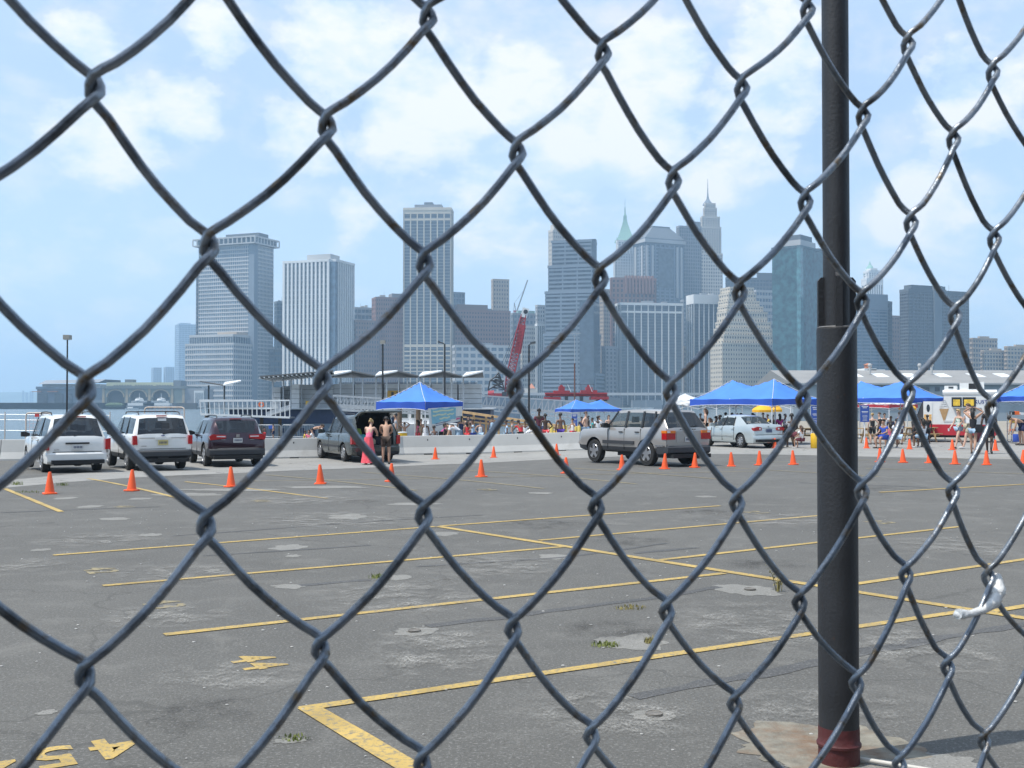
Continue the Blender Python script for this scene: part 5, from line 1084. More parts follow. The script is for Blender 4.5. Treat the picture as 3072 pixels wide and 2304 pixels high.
lathe_thing('yellow_bin', 'yellow drum bin beside the black pole and blue board', 'bin', 2447, 48.5, [(.20, 0), (.23, .04), (.23, .62), (.20, .66)], YELP, 16); lathe_thing('yellow_bin', 'low yellow bin behind barrier near bather in purple shorts', 'bin', 1664, 53, [(.15, .3), (.17, .34), (.17, .72), (.14, .76)], YELP, 14)
lathe_thing('blue_drum', 'blue plastic drum on the lowest shelf right of the truck', 'drum', 3048, 54, [(.15, .10), (.17, .14), (.17, .45), (.16, .48)], mat('blue drum', (.03, .08, .40), .4, var=.1), 14)
SGN = mat('blue sign board', (.035, .09, .36), .55, var=.06)
def board(label, px, yt, yb, wpx, D, post, yb2):
    p0 = P(px - wpx / 2, yt, D); p1 = P(px + wpx / 2, yb, D); x = X(px, D); zg = gz(x, D); S = thing('notice_board', label, 'sign', (x, D, zg), 0, 'blue notice boards'); wd = (p1.x - p0.x); h0, h1 = p1.z - zg, p0.z - zg
    bd = MB().box(-wd / 2, wd / 2, -.015, .015, h0, h1).build('board', SGN, S)
    n = 12
    for i in range(n):
        z = h1 - (h1 - h0) * (.05 + .93 * i / n); k = (.36 if i in (0, 4) else rnd.uniform(.2, .34)); hh = .028 if i in (0, 1, 4) else .014
        if i in (2, 3, 6): continue
        MB().box(-wd * k, wd * k, -.020, -.017, z - hh, z).build('print_line', TRIM, bd)
    if post: MB().cyl((0, .03, 0), (0, .03, h0 + .1), .025, n=8).build('post', TRIM, S)
    else:
        for s in (-1, 1): MB().cyl((s * wd * .42, .04, 0), (s * wd * .42, .04, h1), .02, n=8).build('post', TRIM, S)
board('blue notice board on white post right of the black pole', 2594, 1216, 1266, 27, 49, True, 1327); board('blue notice board half hidden left of the black pole', 2447, 1219, 1281, 28, 50, False, 1300); board('blue notice board under the far twin-peak tent', 1723, 1242, 1282, 17, 60, False, 1300)

# ---- picnic tables and benches
def picnic(label, px, py, rz, L=1.9, wdt=.75):
    p = G(px, py); S = thing('picnic_table', label, 'table', (p.x, p.y, gz(p.x, p.y)), rz, 'timber picnic tables')
    for i in range(5): y = -wdt / 2 + wdt * (i + .5) / 5; MB().box(-L / 2, L / 2, y - wdt / 10 + .006, y + wdt / 10 - .006, .72, .76).build('top_plank', WOOD, S)
    for s in (-1, 1):
        for k in (.0, .14): MB().box(-L / 2, L / 2, s * (.62 + k) - .065, s * (.62 + k) + .065, .42, .46).build('seat_plank', WOOD, S)
        x = s * L * .36
        MB().obox((x, -.22, .70), (x, -.62, 0), .04, .09).build('leg', WOOD, S); MB().obox((x, .22, .70), (x, .62, 0), .04, .09).build('leg', WOOD, S)
        MB().box(x + .022, x + .06, -.78, .78, .34, .42).build('cross_beam', WOOD, S); MB().box(x + .022, x + .06, -.34, .34, .64, .715).build('top_beam', WOOD, S)
picnic('timber picnic table with seated people behind silver sedan', 2392, 1330, RAD(20), 1.8); picnic('long timber picnic table right of the notice board', 2640, 1330, RAD(5), 2.0); picnic('timber picnic table beside the truck front wheel', 2760, 1326, RAD(8), 1.6); picnic('timber picnic table inside the large twin-peak tent', 2250, 1318, RAD(15), 1.8)
# ---- shelf rack right of the truck
S = thing('shelf_rack', 'grey metal shelf rack stacked with goods right of the truck', 'rack', (X(3060, 54.5), 54.5, 0))
for x in (-.45, .55): 
    for y in (0, .45): MB().box(x, x + .04, y, y + .04, 0, 1.5).build('upright', GALV, S)
for z in (.12, .55, .95, 1.35): MB().box(-.45, .6, 0, .5, z, z + .03).build('shelf', GALV, S)
for i in range(12):
    z = (.58, .98, 1.38)[i % 3]; x = -.38 + (i // 3) * .23; MB().box(x, x + .16, .1, .35, z, z + rnd.uniform(.1, .22)).build('goods', (ORNG, YELP, BLK, TRIM, BLUD)[i % 5], S)

# ---- ice cream truck
C, dl, dr, aL, bW = foot(2775, 2987, 3037, 55.5, RAD(24)); D = 55.5; bW = 2.0
yaw = math.atan2(dl.y, dl.x)          # local x runs to the front (left), local y towards the camera side is negative of dr
zg = 0.0
K = thing('ice_cream_truck', 'white ice cream truck with red lower body and painted cone', 'truck', (C.x, C.y, zg), yaw)
TW = mat('truck white', (.70, .71, .70), .35, var=.04, coat=.3); TR = mat('truck red', (.46, .02, .035), .35, var=.08, coat=.3); TG = mat('truck glass', (.02, .03, .045), .08, var=.1); TY = mat('menu yellow', (.75, .50, .05), .5, var=.3, vscale=9)
# local: x front, y = away is NEGATIVE (dr is on the right of dl) -> side facing camera at y=0, body extends to y=-bW
sgn = -1.0 if (dl.x * dr.y - dl.y * dr.x) < 0 else 1.0
def tb(x0, x1, y0, y1, z0, z1): 
    ya, yb = sorted((y0 * sgn, y1 * sgn)); return MB().box(x0, x1, ya, yb, z0, z1)
fx_ = lambda px: max(-.2, (2987 - px) / 212.0 * aL)
LB = fx_(2832); LC = fx_(2796)
tb(0, LB, 0, bW, .87, 2.48).build('service_body', TW, K); tb(-.01, LB, -.012, bW + .01, .32, .868).build('lower_body', TR, K)
rf = MB(); pr = [(-.03, 2.40), (-.05, 2.52), (0.02, 2.60), (.12, 2.64), (bW - .12, 2.64), (bW - .02, 2.60), (bW + .05, 2.52), (bW + .03, 2.40)]
rf.rings([[(x, y * sgn, z) for y, z in pr] for x in (-.06, LB + .05)]); rf.build('roof', TW, K, 40)
for z in (1.0, 1.06): tb(0, LB, -.02, -.001, z, z + .025).build('trim_strip', WHT, K)
for x0, x1, nm in ((fx_(2886), fx_(2856), 'serving_window'), (fx_(2928), fx_(2889), 'serving_window')):
    o = tb(x0, x1, -.025, -.002, 1.78, 2.26).build(nm, BLK, K); tb(x0 + .04, x1 - .04, -.032, -.027, 1.83, 2.22).build('pane', TG, o)
    if x0 < 1.6: tb(x0 + .08, x1 - .07, -.040, -.034, 1.83, 2.15).build('menu', TY, o)
tb(fx_(2945), fx_(2860), -.30, -.01, 1.70, 1.73).build('counter', GALV, K)
flat_text('lettering', 'KUSTARD', .26, mat('lettering blue', (.02, .05, .22), .5), K, (fx_(2960), -.02 * sgn, 2.02), (math.pi / 2, 0, math.pi if sgn < 0 else 0), .004)
# door with oval window and stickers, cone painted beside it
tb(LB, LC + .42, .02, bW - .02, .87, 2.05).build('cab_body', TW, K); tb(LB, LC + .46, .012, bW - .01, .32, .868).build('cab_lower', TR, K)
do = tb(LC - .02, LC + .38, -.004, .02, .9, 2.0).build('door', TW, K)
ov = MB(); ov.rings([[(LC + .18 + .085 * math.cos(t_), y * sgn, 1.70 + .20 * math.sin(t_) * (1 if abs(math.sin(t_)) < .9 else 1)) for t_ in [i * math.pi / 10 for i in range(20)]] for y in (-.012, -.005)]); ov.build('oval_window', TG, do)
for x in (LC + .02, LC + .25):
    for z in (.92, 1.04, 1.16, 1.28): tb(x, x + .13, -.012, -.005, z, z + .10).build('sticker', mat('sticker orange', (.72, .42, .12), .5, var=.3, vscale=14), do)
CT = mat('cone tan', (.42, .26, .12), .6, var=.12, vscale=8)
cx0, cx1 = fx_(2846), fx_(2820); cm_ = (cx0 + cx1) / 2
MB().rings([[(cx0 - .02, y * sgn, 1.68), (cx1 + .02, y * sgn, 1.66), (cm_, y * sgn, .95)] for y in (-.014, -.004)]).build('painted_cone', CT, K)
sc_ = MB()
for j in range(4): sc_.tube([(cm_ + (.24 - .05 * j) * math.cos(t_), -.012 * sgn, 1.74 + .10 * j + .07 * math.sin(t_)) for t_ in [i * math.pi / 8 for i in range(9)]], .008, 5)
sc_.build('painted_swirl', mat('swirl grey', (.35, .36, .38), .6), K)
# cab front
fr_ = MB(); x0 = LC + .42; pr = [(x0, .45), (x0 + .55, .45), (x0 + .60, 1.0), (x0 + .36, 1.12), (x0 + .02, 2.05), (x0, 2.05)]
fr_.rings([[(x, y * sgn, z) for x, z in pr] for y in (.05, bW - .05)]); fr_.build('cab_front', mat('cab dark', (.05, .05, .055), .5, var=.2), K)
ws = MB(); ws.rings([[(x0 + .37, .15 * sgn, 1.13), (x0 + .37, (bW - .15) * sgn, 1.13), (x0 + .06, (bW - .15) * sgn, 1.98), (x0 + .06, .15 * sgn, 1.98)], [(x0 + .39, .15 * sgn, 1.14), (x0 + .39, (bW - .15) * sgn, 1.14), (x0 + .08, (bW - .15) * sgn, 1.99), (x0 + .08, .15 * sgn, 1.99)]]); ws.build('windscreen', TG, K)
mr_ = MB(); mr_.obox((x0 + .3, 0, 1.35), (x0 + .45, -.25 * sgn, 1.45), .03, .03); mr_.box(x0 + .40, x0 + .44, min(-.34 * sgn, -.2 * sgn), max(-.34 * sgn, -.2 * sgn), 1.3, 1.65); mr_.build('mirror', STEELD, K)
tb(x0 + .55, x0 + .72, 0, bW, .38, .58).build('bumper', GALV, K)
tb(.05, LC + .9, .15, bW - .15, .20, .33).build('chassis', BLK, K)
tyre = mat('tyre rubber', (.018, .018, .018), .85, var=.2, vscale=12)
for x in (LC + .42, .75):
    for y in (.14, bW - .14):
        o = MB(); o.rings([[(x + r_ * math.cos(t_), yy * sgn, .36 + r_ * math.sin(t_)) for t_ in [i * math.pi / 12 for i in range(24)]] for r_, yy in ((.22, y - .12), (.34, y - .12), (.365, y - .09), (.365, y + .09), (.34, y + .12), (.22, y + .12))]); w_ = o.build('wheel', tyre, K, 40)
        MB().cyl((x, (y - .11) * sgn, .36), (x, (y + .11) * sgn, .36), .21, n=16).build('hub', TR, w_)
a1 = tb(LB - .62, LB - .02, .3, bW - .4, 2.64, 2.86).build('roof_hatch', TW, K); tb(LB - .45, LB - .22, .28, .299, 2.72, 2.81).build('vent', STEELD, a1)
a2_ = tb(LB - 1.55, LB - .75, .35, bW - .5, 2.64, 3.0).build('cooling_unit', TW, K); tb(LB - 1.55, LB - 1.18, .34, .349, 2.68, 2.97).build('grille', BLK, a2_); tb(LB - 1.9, LB - 1.6, .5, bW - .6, 2.64, 3.05).build('cooling_unit', TW, K)
tb(-.07, -.012, .1, bW - .1, .34, .62).build('rear_step', TR, K); tb(-.03, -.005, .25, bW - .25, 1.2, 2.2).build('rear_door', TW, K); tb(-.04, -.031, .35, .6, 1.0, 1.5).build('rear_handle', STEELD, K)
# ================================================================ CARS
def ev_mesh(o):
    bpy.context.view_layer.update(); dg = bpy.context.evaluated_depsgraph_get(); return bpy.data.meshes.new_from_object(o.evaluated_get(dg))
CGL = glass_mat('car tinted glass', (.012, .016, .022), .88); CGC = glass_mat('car clear glass', (.05, .07, .08), .42); TYRE = MATS['tyre rubber']; RIM = mat('alloy rim', (.50, .51, .53), .3, .8, var=.08); ARCH = mat('wheel well black', (.012, .012, .013), .8, var=.2); BUMP = mat('bumper plastic', (.035, .037, .042), .6, var=.12)
REDL = mat('tail lamp red', (.42, .008, .012), .12, coat=.6, var=.12, vscale=12); AMBL = mat('tail lamp amber', (.75, .20, .02), .12, coat=.6); CLRL = mat('lamp clear', (.70, .70, .72), .1, coat=.5, var=.05); CHR = mat('chrome', (.62, .63, .65), .15, .9, var=.05); SEAT = mat('car seat fabric', (.11, .11, .11), .9, var=.2); LINE = mat('panel gap', (.012, .012, .012), .8)
def paint(n, c, met=.25, r=.28): return mat('car paint ' + n, c, r, met, coat=.8, var=.04, vscale=2)
def lerp_tab(tab, x):
    if x <= tab[0][0]: return tab[0][1]
    for (a, va), (b_, vb) in zip(tab[:-1], tab[1:]):
        if x <= b_: 
            k = (x - a) / (b_ - a); return va + (vb - va) * k
    return tab[-1][1]
def make_car(name, label, px, py, yaw, spec, hatch=False):
    """local x forward, y left, z up; origin under the middle of the rear axle contact point nearest the camera is found by the caller"""
    s = spec; L, WD = s['L'], s['W']; hw = WD / 2
    root = thing(name, label, 'car')
    st = s['st']                      # stations: (x, z_bottom, z_belt, z_top, half width factor, roof half width factor)
    NP = 12; rings_ = []
    for (x, zb, ze, zt, wf, rf_) in st:
        w_ = hw * wf; r_ = hw * rf_; cab = zt - ze > .04
        pts = [(0, zb), (w_ * .78, zb), (w_ * .94, zb + .05), (w_ * .995, zb + .20), (w_, zb + (ze - zb) * .55), (w_ * .985, ze - .09), (w_ * .955, ze)]
        if cab: 
            pts += [(w_ * .93, ze + .03), (r_ + (w_ * .93 - r_) * .10, zt - .12), (r_ * .93, zt - .035), (r_ * .62, zt - .005), (0, zt)]
        else:
            h_ = zt - ze; pts += [(w_ * .90, ze + h_ * .5 + .012), (w_ * .80, ze + h_ * .7 + .022), (w_ * .62, ze + h_ * .85 + .03), (w_ * .35, ze + h_ + .036), (0, ze + h_ + .038)]
        full = [(x, y, z) for y, z in pts] + [(x, -y, z) for y, z in reversed(pts[1:-1])]
        rings_.append(full)
    q = MB(); n = len(rings_[0]); q.rings(rings_, True, True, 0)
    # material per face: 0 paint 1 tinted 2 clear 3 wheel well 4 lower cladding
    nst = len(st)
    for i in range(nst - 1):
        for j in range(n):
            fi = i * n + j; jj = j if j < NP - 1 else n - 1 - j; seg = s['glass'][i] if i < len(s['glass']) else ''
            if 'S' in seg and jj == 7: q.m[fi] = 2 if 'c' in seg else 1
            if 'F' in seg and jj in (8, 9, 10): q.m[fi] = 2
            if 'B' in seg and jj in (9, 10) : q.m[fi] = 1 if 'c' not in seg else 2
            if jj in (1, 2) and s.get('clad'): q.m[fi] = 4
            if jj in (0,): q.m[fi] = 3
    me = q.mesh('body', [s['paint'], CGL, CGC, ARCH, s.get('cladm', BUMP)])
    bm = bmesh.new(); bm.from_mesh(me); bmesh.ops.recalc_face_normals(bm, faces=bm.faces); bm.to_mesh(me); bm.free()
    tmp = bpy.data.objects.new('tmp', me); COL.objects.link(tmp); cut = []
    wr = s['wr']; zc = wr
    for xw in (s['xr'], s['xf']):
        for sy in (-1, 1):
            cm_ = MB(); cm_.cyl((xw, sy * (hw - .34), zc + .02), (xw, sy * (hw + .3), zc + .02), wr * 1.20, n=28); mm = cm_.mesh('cut', [ARCH]); bm = bmesh.new(); bm.from_mesh(mm); bmesh.ops.recalc_face_normals(bm, faces=bm.faces); bm.to_mesh(mm); bm.free()
            co = bpy.data.objects.new('cut', mm); COL.objects.link(co); cut.append(co); md = tmp.modifiers.new('b', 'BOOLEAN'); md.operation = 'DIFFERENCE'; md.object = co; md.solver = 'EXACT'; md.material_mode = 'TRANSFER'
    if s.get('open_rear'):
        x0, x1, z0, z1, yy = s['open_rear']; mm = MB().box(x0, x1, -yy, yy, z0, z1).mesh('cut', [ARCH]); bm = bmesh.new(); bm.from_mesh(mm); bmesh.ops.recalc_face_normals(bm, faces=bm.faces); bm.to_mesh(mm); bm.free()
        co = bpy.data.objects.new('cut', mm); COL.objects.link(co); cut.append(co); md = tmp.modifiers.new('b', 'BOOLEAN'); md.operation = 'DIFFERENCE'; md.object = co; md.solver = 'EXACT'; md.material_mode = 'TRANSFER'
    em = ev_mesh(tmp)
    for o in cut + [tmp]: bpy.data.objects.remove(o)
    # split by material into body, windows
    names = [m_.name for m_ in em.materials]
    def split(keep, nm, off=0.0):
        bm = bmesh.new(); bm.from_mesh(em); dl_ = [f for f in bm.faces if em.materials[f.material_index] not in keep]; bmesh.ops.delete(bm, geom=dl_, context='FACES')
        return bm
    gm = [m_ for m_ in em.materials if m_ in (CGL, CGC)]
    bm = split([m_ for m_ in em.materials if m_ not in gm], 'body'); me2 = bpy.data.meshes.new('body'); bm.to_mesh(me2); bm.free()
    for m_ in em.materials: me2.materials.append(m_)
    me2.polygons.foreach_set('use_smooth', [True] * len(me2.polygons)); me2.set_sharp_from_angle(angle=RAD(38)); meshobj('body', me2, root)
    bm = split(gm, 'window')
    # each connected pane its own part
    seen = set(); bm.faces.ensure_lookup_table()
    for f in bm.faces:
        if f in seen: continue
        stack = [f]; comp = []
        while stack:
            g = stack.pop()
            if g in seen: continue
            seen.add(g); comp.append(g)
            for e in g.edges:
                for h in e.link_faces:
                    if h not in seen and h.normal.dot(g.normal) > .62 and h.material_index == g.material_index: stack.append(h)
        b2 = MB(); vm = {}
        for g in comp:
            ids = []
            for v in g.verts:
                if v not in vm: vm[v] = len(b2.v); b2.v.append(tuple(v.co))
                ids.append(vm[v])
            b2.f.append(tuple(ids)); b2.m.append(0)
        c_ = sum((g.calc_center_median() for g in comp), Vector()) / len(comp); nm = 'windscreen' if (c_.x > s['xf'] * .45 and abs(c_.y) < .25) else ('rear_window' if abs(c_.y) < .25 else 'side_window')
        b2.build(nm, em.materials[comp[0].material_index], root)
    bm.free()
    # window surround posts (black pillars) and gaps
    for (xa, za, xb, zb, wd_) in s.get('pillars', ()):
        for sy in (-1, 1):
            ya = sy * (hw * .955 + .004); yb = sy * (hw * s['rf'] + .012); MB().obox((xa, ya, za), (xb, yb, zb), wd_, .02, up=(0, sy, 0)).build('pillar', BLK, root)
    def side_y(z, x=0):
        return hw * 1.0 + .004
    for (xa, za, xb, zb) in s.get('gaps', ()):
        for sy in (-1, 1): MB().obox((xa, sy * hw * .996, za), (xb, sy * hw * .985, zb), .012, .02, up=(0, sy, 0)).build('door_gap', LINE, root)
    for (xh, zh) in s.get('handles', ()):
        for sy in (-1, 1): MB().obox((xh - .09, sy * (hw * .99 + .015), zh), (xh + .09, sy * (hw * .99 + .015), zh), .03, .035, up=(0, 0, 1)).build('door_handle', s.get('handlem', s['paint']), root)
    if s.get('mould'):
        z0, h_, m_ = s['mould']
        for sy in (-1, 1):
            for xa, xb in s['mouldx']: MB().obox((xa, sy * (hw * 1.0 + .012), z0), (xb, sy * (hw * 1.0 + .012), z0), .03, h_).build('side_moulding', m_, root)
    # wheels
    for xw in (s['xr'], s['xf']):
        for sy in (-1, 1):
            yo = sy * (hw - .02); yi = sy * (hw - .24); w_ = thing('tmp', 'a', 'b'); bpy.data.objects.remove(w_)
            tq = MB(); rr = wr
            tq.rings([[(xw + r_ * math.cos(t_), yy, wr + r_ * math.sin(t_)) for t_ in [k * math.pi / 14 for k in range(28)]] for r_, yy in ((rr * .66, yi), (rr * .95, yi), (rr, yi + (yo - yi) * .12), (rr, yi + (yo - yi) * .86), (rr * .95, yo), (rr * .66, yo + sy * .004))])
            wh = tq.build('wheel', TYRE, root, 40)
            rq = MB(); ri = rr * .66
            rq.rings([[(xw + r_ * math.cos(t_), yy, wr + r_ * math.sin(t_)) for t_ in [k * math.pi / 12 for k in range(24)]] for r_, yy in ((ri, yo - sy * .01), (ri * .93, yo + sy * .012), (ri * .88, yo - sy * .02), (ri * .86, yo - sy * .06))], True, False)
            rq.cyl((xw, yo - sy * .03, wr), (xw, yo + sy * .008, wr), ri * .22, n=12)
            for k in range(s['spokes']):
                t_ = 2 * math.pi * k / s['spokes'] + .3; d = Vector((math.cos(t_), 0, math.sin(t_))); c_ = Vector((xw, yo - sy * .008, wr)); rq.obox(c_ + d * ri * .15, c_ + d * ri * .92, s.get('spw', .07), .03, up=(0, 1, 0))
            rq.build('rim', RIM, wh, 30); MB().cyl((xw, yo - sy * .075, wr), (xw, yo - sy * .065, wr), ri * .88, n=20).build('brake_disc', ARCH, wh)
    # seats
    for xs in s.get('seats', ()):
        for sy in (-1, 1):
            yb = sy * hw * .42; o = MB(); o.rings([[(xs + .0, yb - .24, .55), (xs + .12, yb - .24, .55), (xs + .12, yb + .24, .55), (xs, yb + .24, .55)], [(xs - .16, yb - .23, s['belt'] + .12), (xs - .05, yb - .23, s['belt'] + .12), (xs - .05, yb + .23, s['belt'] + .12), (xs - .16, yb + .23, s['belt'] + .12)]])
            o.box(xs - .22, xs - .12, yb - .12, yb + .12, s['belt'] + .17, s['belt'] + .36); o.build('seat', SEAT, root, 40)
    MB().box(-.2, L - .9 if L < 3 else L * .55, -hw * .85, hw * .85, .28, .40).build('floor_pan', ARCH, root)
    # mirrors
    xm, zm = s['mirror']
    for sy in (-1, 1):
        o = MB(); o.rings([[(xm - .06, sy * (hw * .93), zm - .03), (xm + .05, sy * (hw * .93), zm - .03), (xm + .05, sy * (hw * .93), zm + .05), (xm - .06, sy * (hw * .93), zm + .05)], [(xm - .07, sy * (hw + .07), zm - .06), (xm + .06, sy * (hw + .07), zm - .06), (xm + .06, sy * (hw + .07), zm + .11), (xm - .07, sy * (hw + .07), zm + .11)], [(xm - .05, sy * (hw + .20), zm - .05), (xm + .05, sy * (hw + .20), zm - .05), (xm + .05, sy * (hw + .20), zm + .10), (xm - .05, sy * (hw + .20), zm + .10)]]); o.build('door_mirror', s.get('mirrorm', BLK), root, 40)
    # rear end: x = xe
    xe = st[0][0]
    for item in s['rear']:
        kind = item[0]
        if kind == 'box':
            _, nm, xa, xb, ya, yb, za, zb, m_ = item; MB().box(xe + xa, xe + xb, ya, yb, za, zb).build(nm, m_, root)
        elif kind == 'pair':
            _, nm, xa, xb, ya, yb, za, zb, m_ = item
            for sy in (-1, 1): MB().box(xe + xa, xe + xb, min(sy * ya, sy * yb), max(sy * ya, sy * yb), za, zb).build(nm, m_, root)
        elif kind == 'lamp':      # rounded corner lamp
            _, nm, pts, xa, xb, m_ = item
            for sy in (-1, 1): 
                o = MB(); o.rings([[(xe + xa, sy * y, z) for y, z in pts], [(xe + xb, sy * y * (1.0), z) for y, z in pts]]); o.build(nm, m_, root, 35)
        elif kind == 'bumper':
            _, nm, za, zb, dx, m_ = item; o = MB(); pr = [(-dx * .5, za), (-dx, za + .06), (-dx, zb - .05), (-dx * .6, zb), (.12, zb), (.12, za)]; ys = [(-1.0, .30), (-.96, .10), (-.7, .02), (0, 0), (.7, .02), (.96, .10), (1.0, .30)]
            o.rings([[(xe + x + bx, hw * 1.005 * ky, z) for x, z in pr] for ky, bx in ys]); o.build(nm, m_, root, 35)
    # licence plate
    zp, m_, txt = s['plate']; o = MB().box(xe - .022 + s.get('plate_dx', 0), xe - .012 + s.get('plate_dx', 0), -.155, .155, zp - .078, zp + .078).build('licence_plate', m_, root)
    for k in range(6): MB().box(xe - .027 + s.get('plate_dx', 0), xe - .0235 + s.get('plate_dx', 0), -.125 + k * .043, -.1 + k * .043, zp - .035, zp + .035).build('plate_character', mat('plate print', (.05, .06, .12), .5), o)
    if s.get('rails'):
        xa, xb, zt, yr = s['rails']
        for sy in (-1, 1): MB().tube([(xa, sy * yr, zt - .01), (xa + .1, sy * yr, zt + .055), ((xa + xb) / 2, sy * yr, zt + .075), (xb - .1, sy * yr, zt + .055), (xb, sy * yr, zt - .01)], .02, 6).build('roof_rail', BLK, root, 50)
        if s.get('bars'):
            for x in s['bars']: MB().obox((x, -yr, zt + .07), (x, yr, zt + .07), .05, .025).build('roof_bar', BLK, root)
    # wiper on the rear screen
    if s.get('wiper'): 
        (xa, ya, za), (xb, yb, zb) = s['wiper']; MB().obox((xe + xa, ya, za), (xe + xb, yb, zb), .02, .03).build('rear_wiper', BLK, root)
    # tail pipe
    MB().cyl((xe - .02, -hw * .5, .26), (xe + .3, -hw * .5, .27), .03, n=8).build('exhaust', GALV, root)
    # stand it on the ground: (px,py) is where the near rear tyre touches
    p = G(px, py); ny = s.get('near', 1); R_ = Matrix.Rotation(yaw, 3, 'Z'); off = R_ @ Vector((s['xr'], ny * (hw - .1), 0))
    root.location = (p.x - off.x, p.y - off.y, gz(p.x, p.y) + .007); root.rotation_euler = (0, 0, yaw)
    return root
NYP = mat('plate white', (.55, .56, .55), .4, var=.08, vscale=20); NJP = mat('plate buff', (.55, .47, .20), .4, var=.08, vscale=20); NYB = mat('plate dark blue', (.10, .14, .24), .4, var=.3, vscale=30)

# common profile makers ------------------------------------------------------------------
def van_stations(L, zr, belt, wid=1.0, hood=1.02, nose=.72, zb=.22, rake=.22, rf=.80, cowl=None, ws=None):
    """rear at x=-? we let the rear axle sit at x=xr; x runs forward from the tail at 0"""
    cowl = cowl or L * .70; ws = ws or L * .52
    return [(0.0, zb + .14, .86, .88, .90, .80), (.03, zb + .06, belt - .04, belt + .0, .95, .86), (.06, zb + .02, belt, belt + .055, .965, .90), (rake, zb, belt, zr - .10, .985, rf * .98), (rake + .10, zb, belt, zr - .03, .99, rf), (L * .22, zb, belt, zr, 1.0, rf), (L * .40, zb, belt - .015, zr, 1.0, rf), (ws, zb, belt - .03, zr - .03, 1.0, rf * .99),
            (cowl - .12, zb, belt - .05, belt + .06, .99, .86), (cowl, zb, belt - .06, belt - .03, .99, .9), (L * .86, zb, hood - .06, hood - .02, .97, .9), (L * .95, zb + .02, nose + .06, nose + .10, .92, .85), (L, zb + .10, nose - .12, nose - .10, .80, .7)]
YAW = math.pi / 2     # nose away from the camera

# white minivan
WV = paint('white', (.72, .72, .70), .0, .3)
st = van_stations(5.05, 1.76, 1.06, rake=.34, rf=.76)
make_car('minivan', 'white minivan parked tail-on with orange cone before it', 132, 1417, YAW + RAD(32), dict(L=5.05, W=1.76, st=st, rf=.76, belt=1.06, glass=['', '', 'B', '', 'S', 'S', 'Sc', 'FSc', ''], paint=WV, wr=.33, xr=.98, xf=4.0, near=1, spokes=7, mirror=(3.55, 1.08), mirrorm=BLK, plate=(.78, NYP, ''), plate_dx=-.03, seats=(1.6, 2.7),
    gaps=((1.55, .35, 1.55, 1.0), (2.75, .35, 2.75, 1.0)), handles=((1.7, .95), (2.6, .95)), pillars=((1.5, 1.08, 1.42, 1.66, .05), (2.75, 1.05, 2.7, 1.66, .05)),
    rear=[('bumper', 'rear_bumper', .30, .62, .10, WV), ('box', 'plate_recess', -.03, .0, -.34, .34, .87, .92, BLK), ('box', 'high_brake_lamp', .30, .36, -.3, .3, 1.68, 1.71, REDL), ('lamp', 'tail_lamp', [(.80, .70), (.955, .70), (.955, 1.04), (.82, 1.02)], -.035, .16, REDL), ('box', 'trim', -.02, .0, -.70, .70, .63, .645, BLK), ('box', 'badge', -.012, .0, .52, .66, .70, .715, CHR)],
    rails=(.7, 2.6, 1.76, .62), wiper=((.06, .1, 1.12), (.12, -.45, 1.16))))
# white SUV
st = [(0, .50, .86, .88, .93, .85), (.03, .38, 1.06, 1.10, .97, .9), (.05, .34, 1.14, 1.18, .98, .9), (.22, .32, 1.14, 1.68, .99, .80), (.32, .32, 1.14, 1.77, 1.0, .80), (1.1, .32, 1.14, 1.80, 1.0, .81), (2.0, .32, 1.12, 1.80, 1.0, .81), (2.55, .32, 1.11, 1.77, 1.0, .80), (3.12, .32, 1.10, 1.18, .99, .86), (3.25, .32, 1.09, 1.12, .99, .9), (4.3, .32, 1.0, 1.05, .97, .9), (4.65, .36, .85, .9, .93, .85), (4.8, .45, .62, .66, .82, .7)]
make_car('suv', 'white SUV with dark bumper and round sticker on rear window', 387, 1411, YAW + RAD(31), dict(L=4.8, W=1.85, st=st, rf=.80, belt=1.14, glass=['', '', 'B', '', 'S', 'S', 'Sc', 'FSc', ''], paint=WV, wr=.37, xr=.98, xf=3.86, near=1, spokes=6, spw=.09, mirror=(2.95, 1.16), mirrorm=BLK, plate=(.90, NJP, ''), plate_dx=-.02, seats=(1.5, 2.3),
    gaps=((1.25, .42, 1.25, 1.1), (2.15, .42, 2.15, 1.1)), handles=((1.4, 1.02), (2.3, 1.02)), pillars=((1.2, 1.14, 1.15, 1.70, .06), (2.1, 1.13, 2.05, 1.70, .06)),
    rear=[('bumper', 'rear_bumper', .42, .66, .14, BUMP), ('box', 'grab_bar', -.035, .0, -.25, .25, .99, 1.06, WV), ('lamp', 'tail_lamp', [(.78, .84), (.925, .84), (.925, 1.12), (.80, 1.12)], -.03, .14, REDL), ('box', 'badge', -.015, .0, -.05, .05, 1.10, 1.13, mat('badge blue', (.03, .05, .2), .3)), ('box', 'badge', -.012, .0, .5, .66, .79, .80, CHR), ('box', 'high_brake_lamp', .20, .26, -.16, .16, 1.73, 1.76, REDL), ('box', 'tow_hitch', -.12, .2, -.16, .16, .34, .44, BLK), ('box', 'window_sticker', .12, .135, -.13, .13, 1.58, 1.66, WHT), ('box', 'tailgate_line', -.015, .0, -.72, .72, .70, .71, LINE), ('box', 'tailgate_line', -.012, .01, -.72, .72, 1.04, 1.05, LINE)],
    rails=(.5, 2.4, 1.80, .64), bars=(.9, 1.9), wiper=((.04, .0, 1.17), (.08, -.4, 1.22)), clad=True))
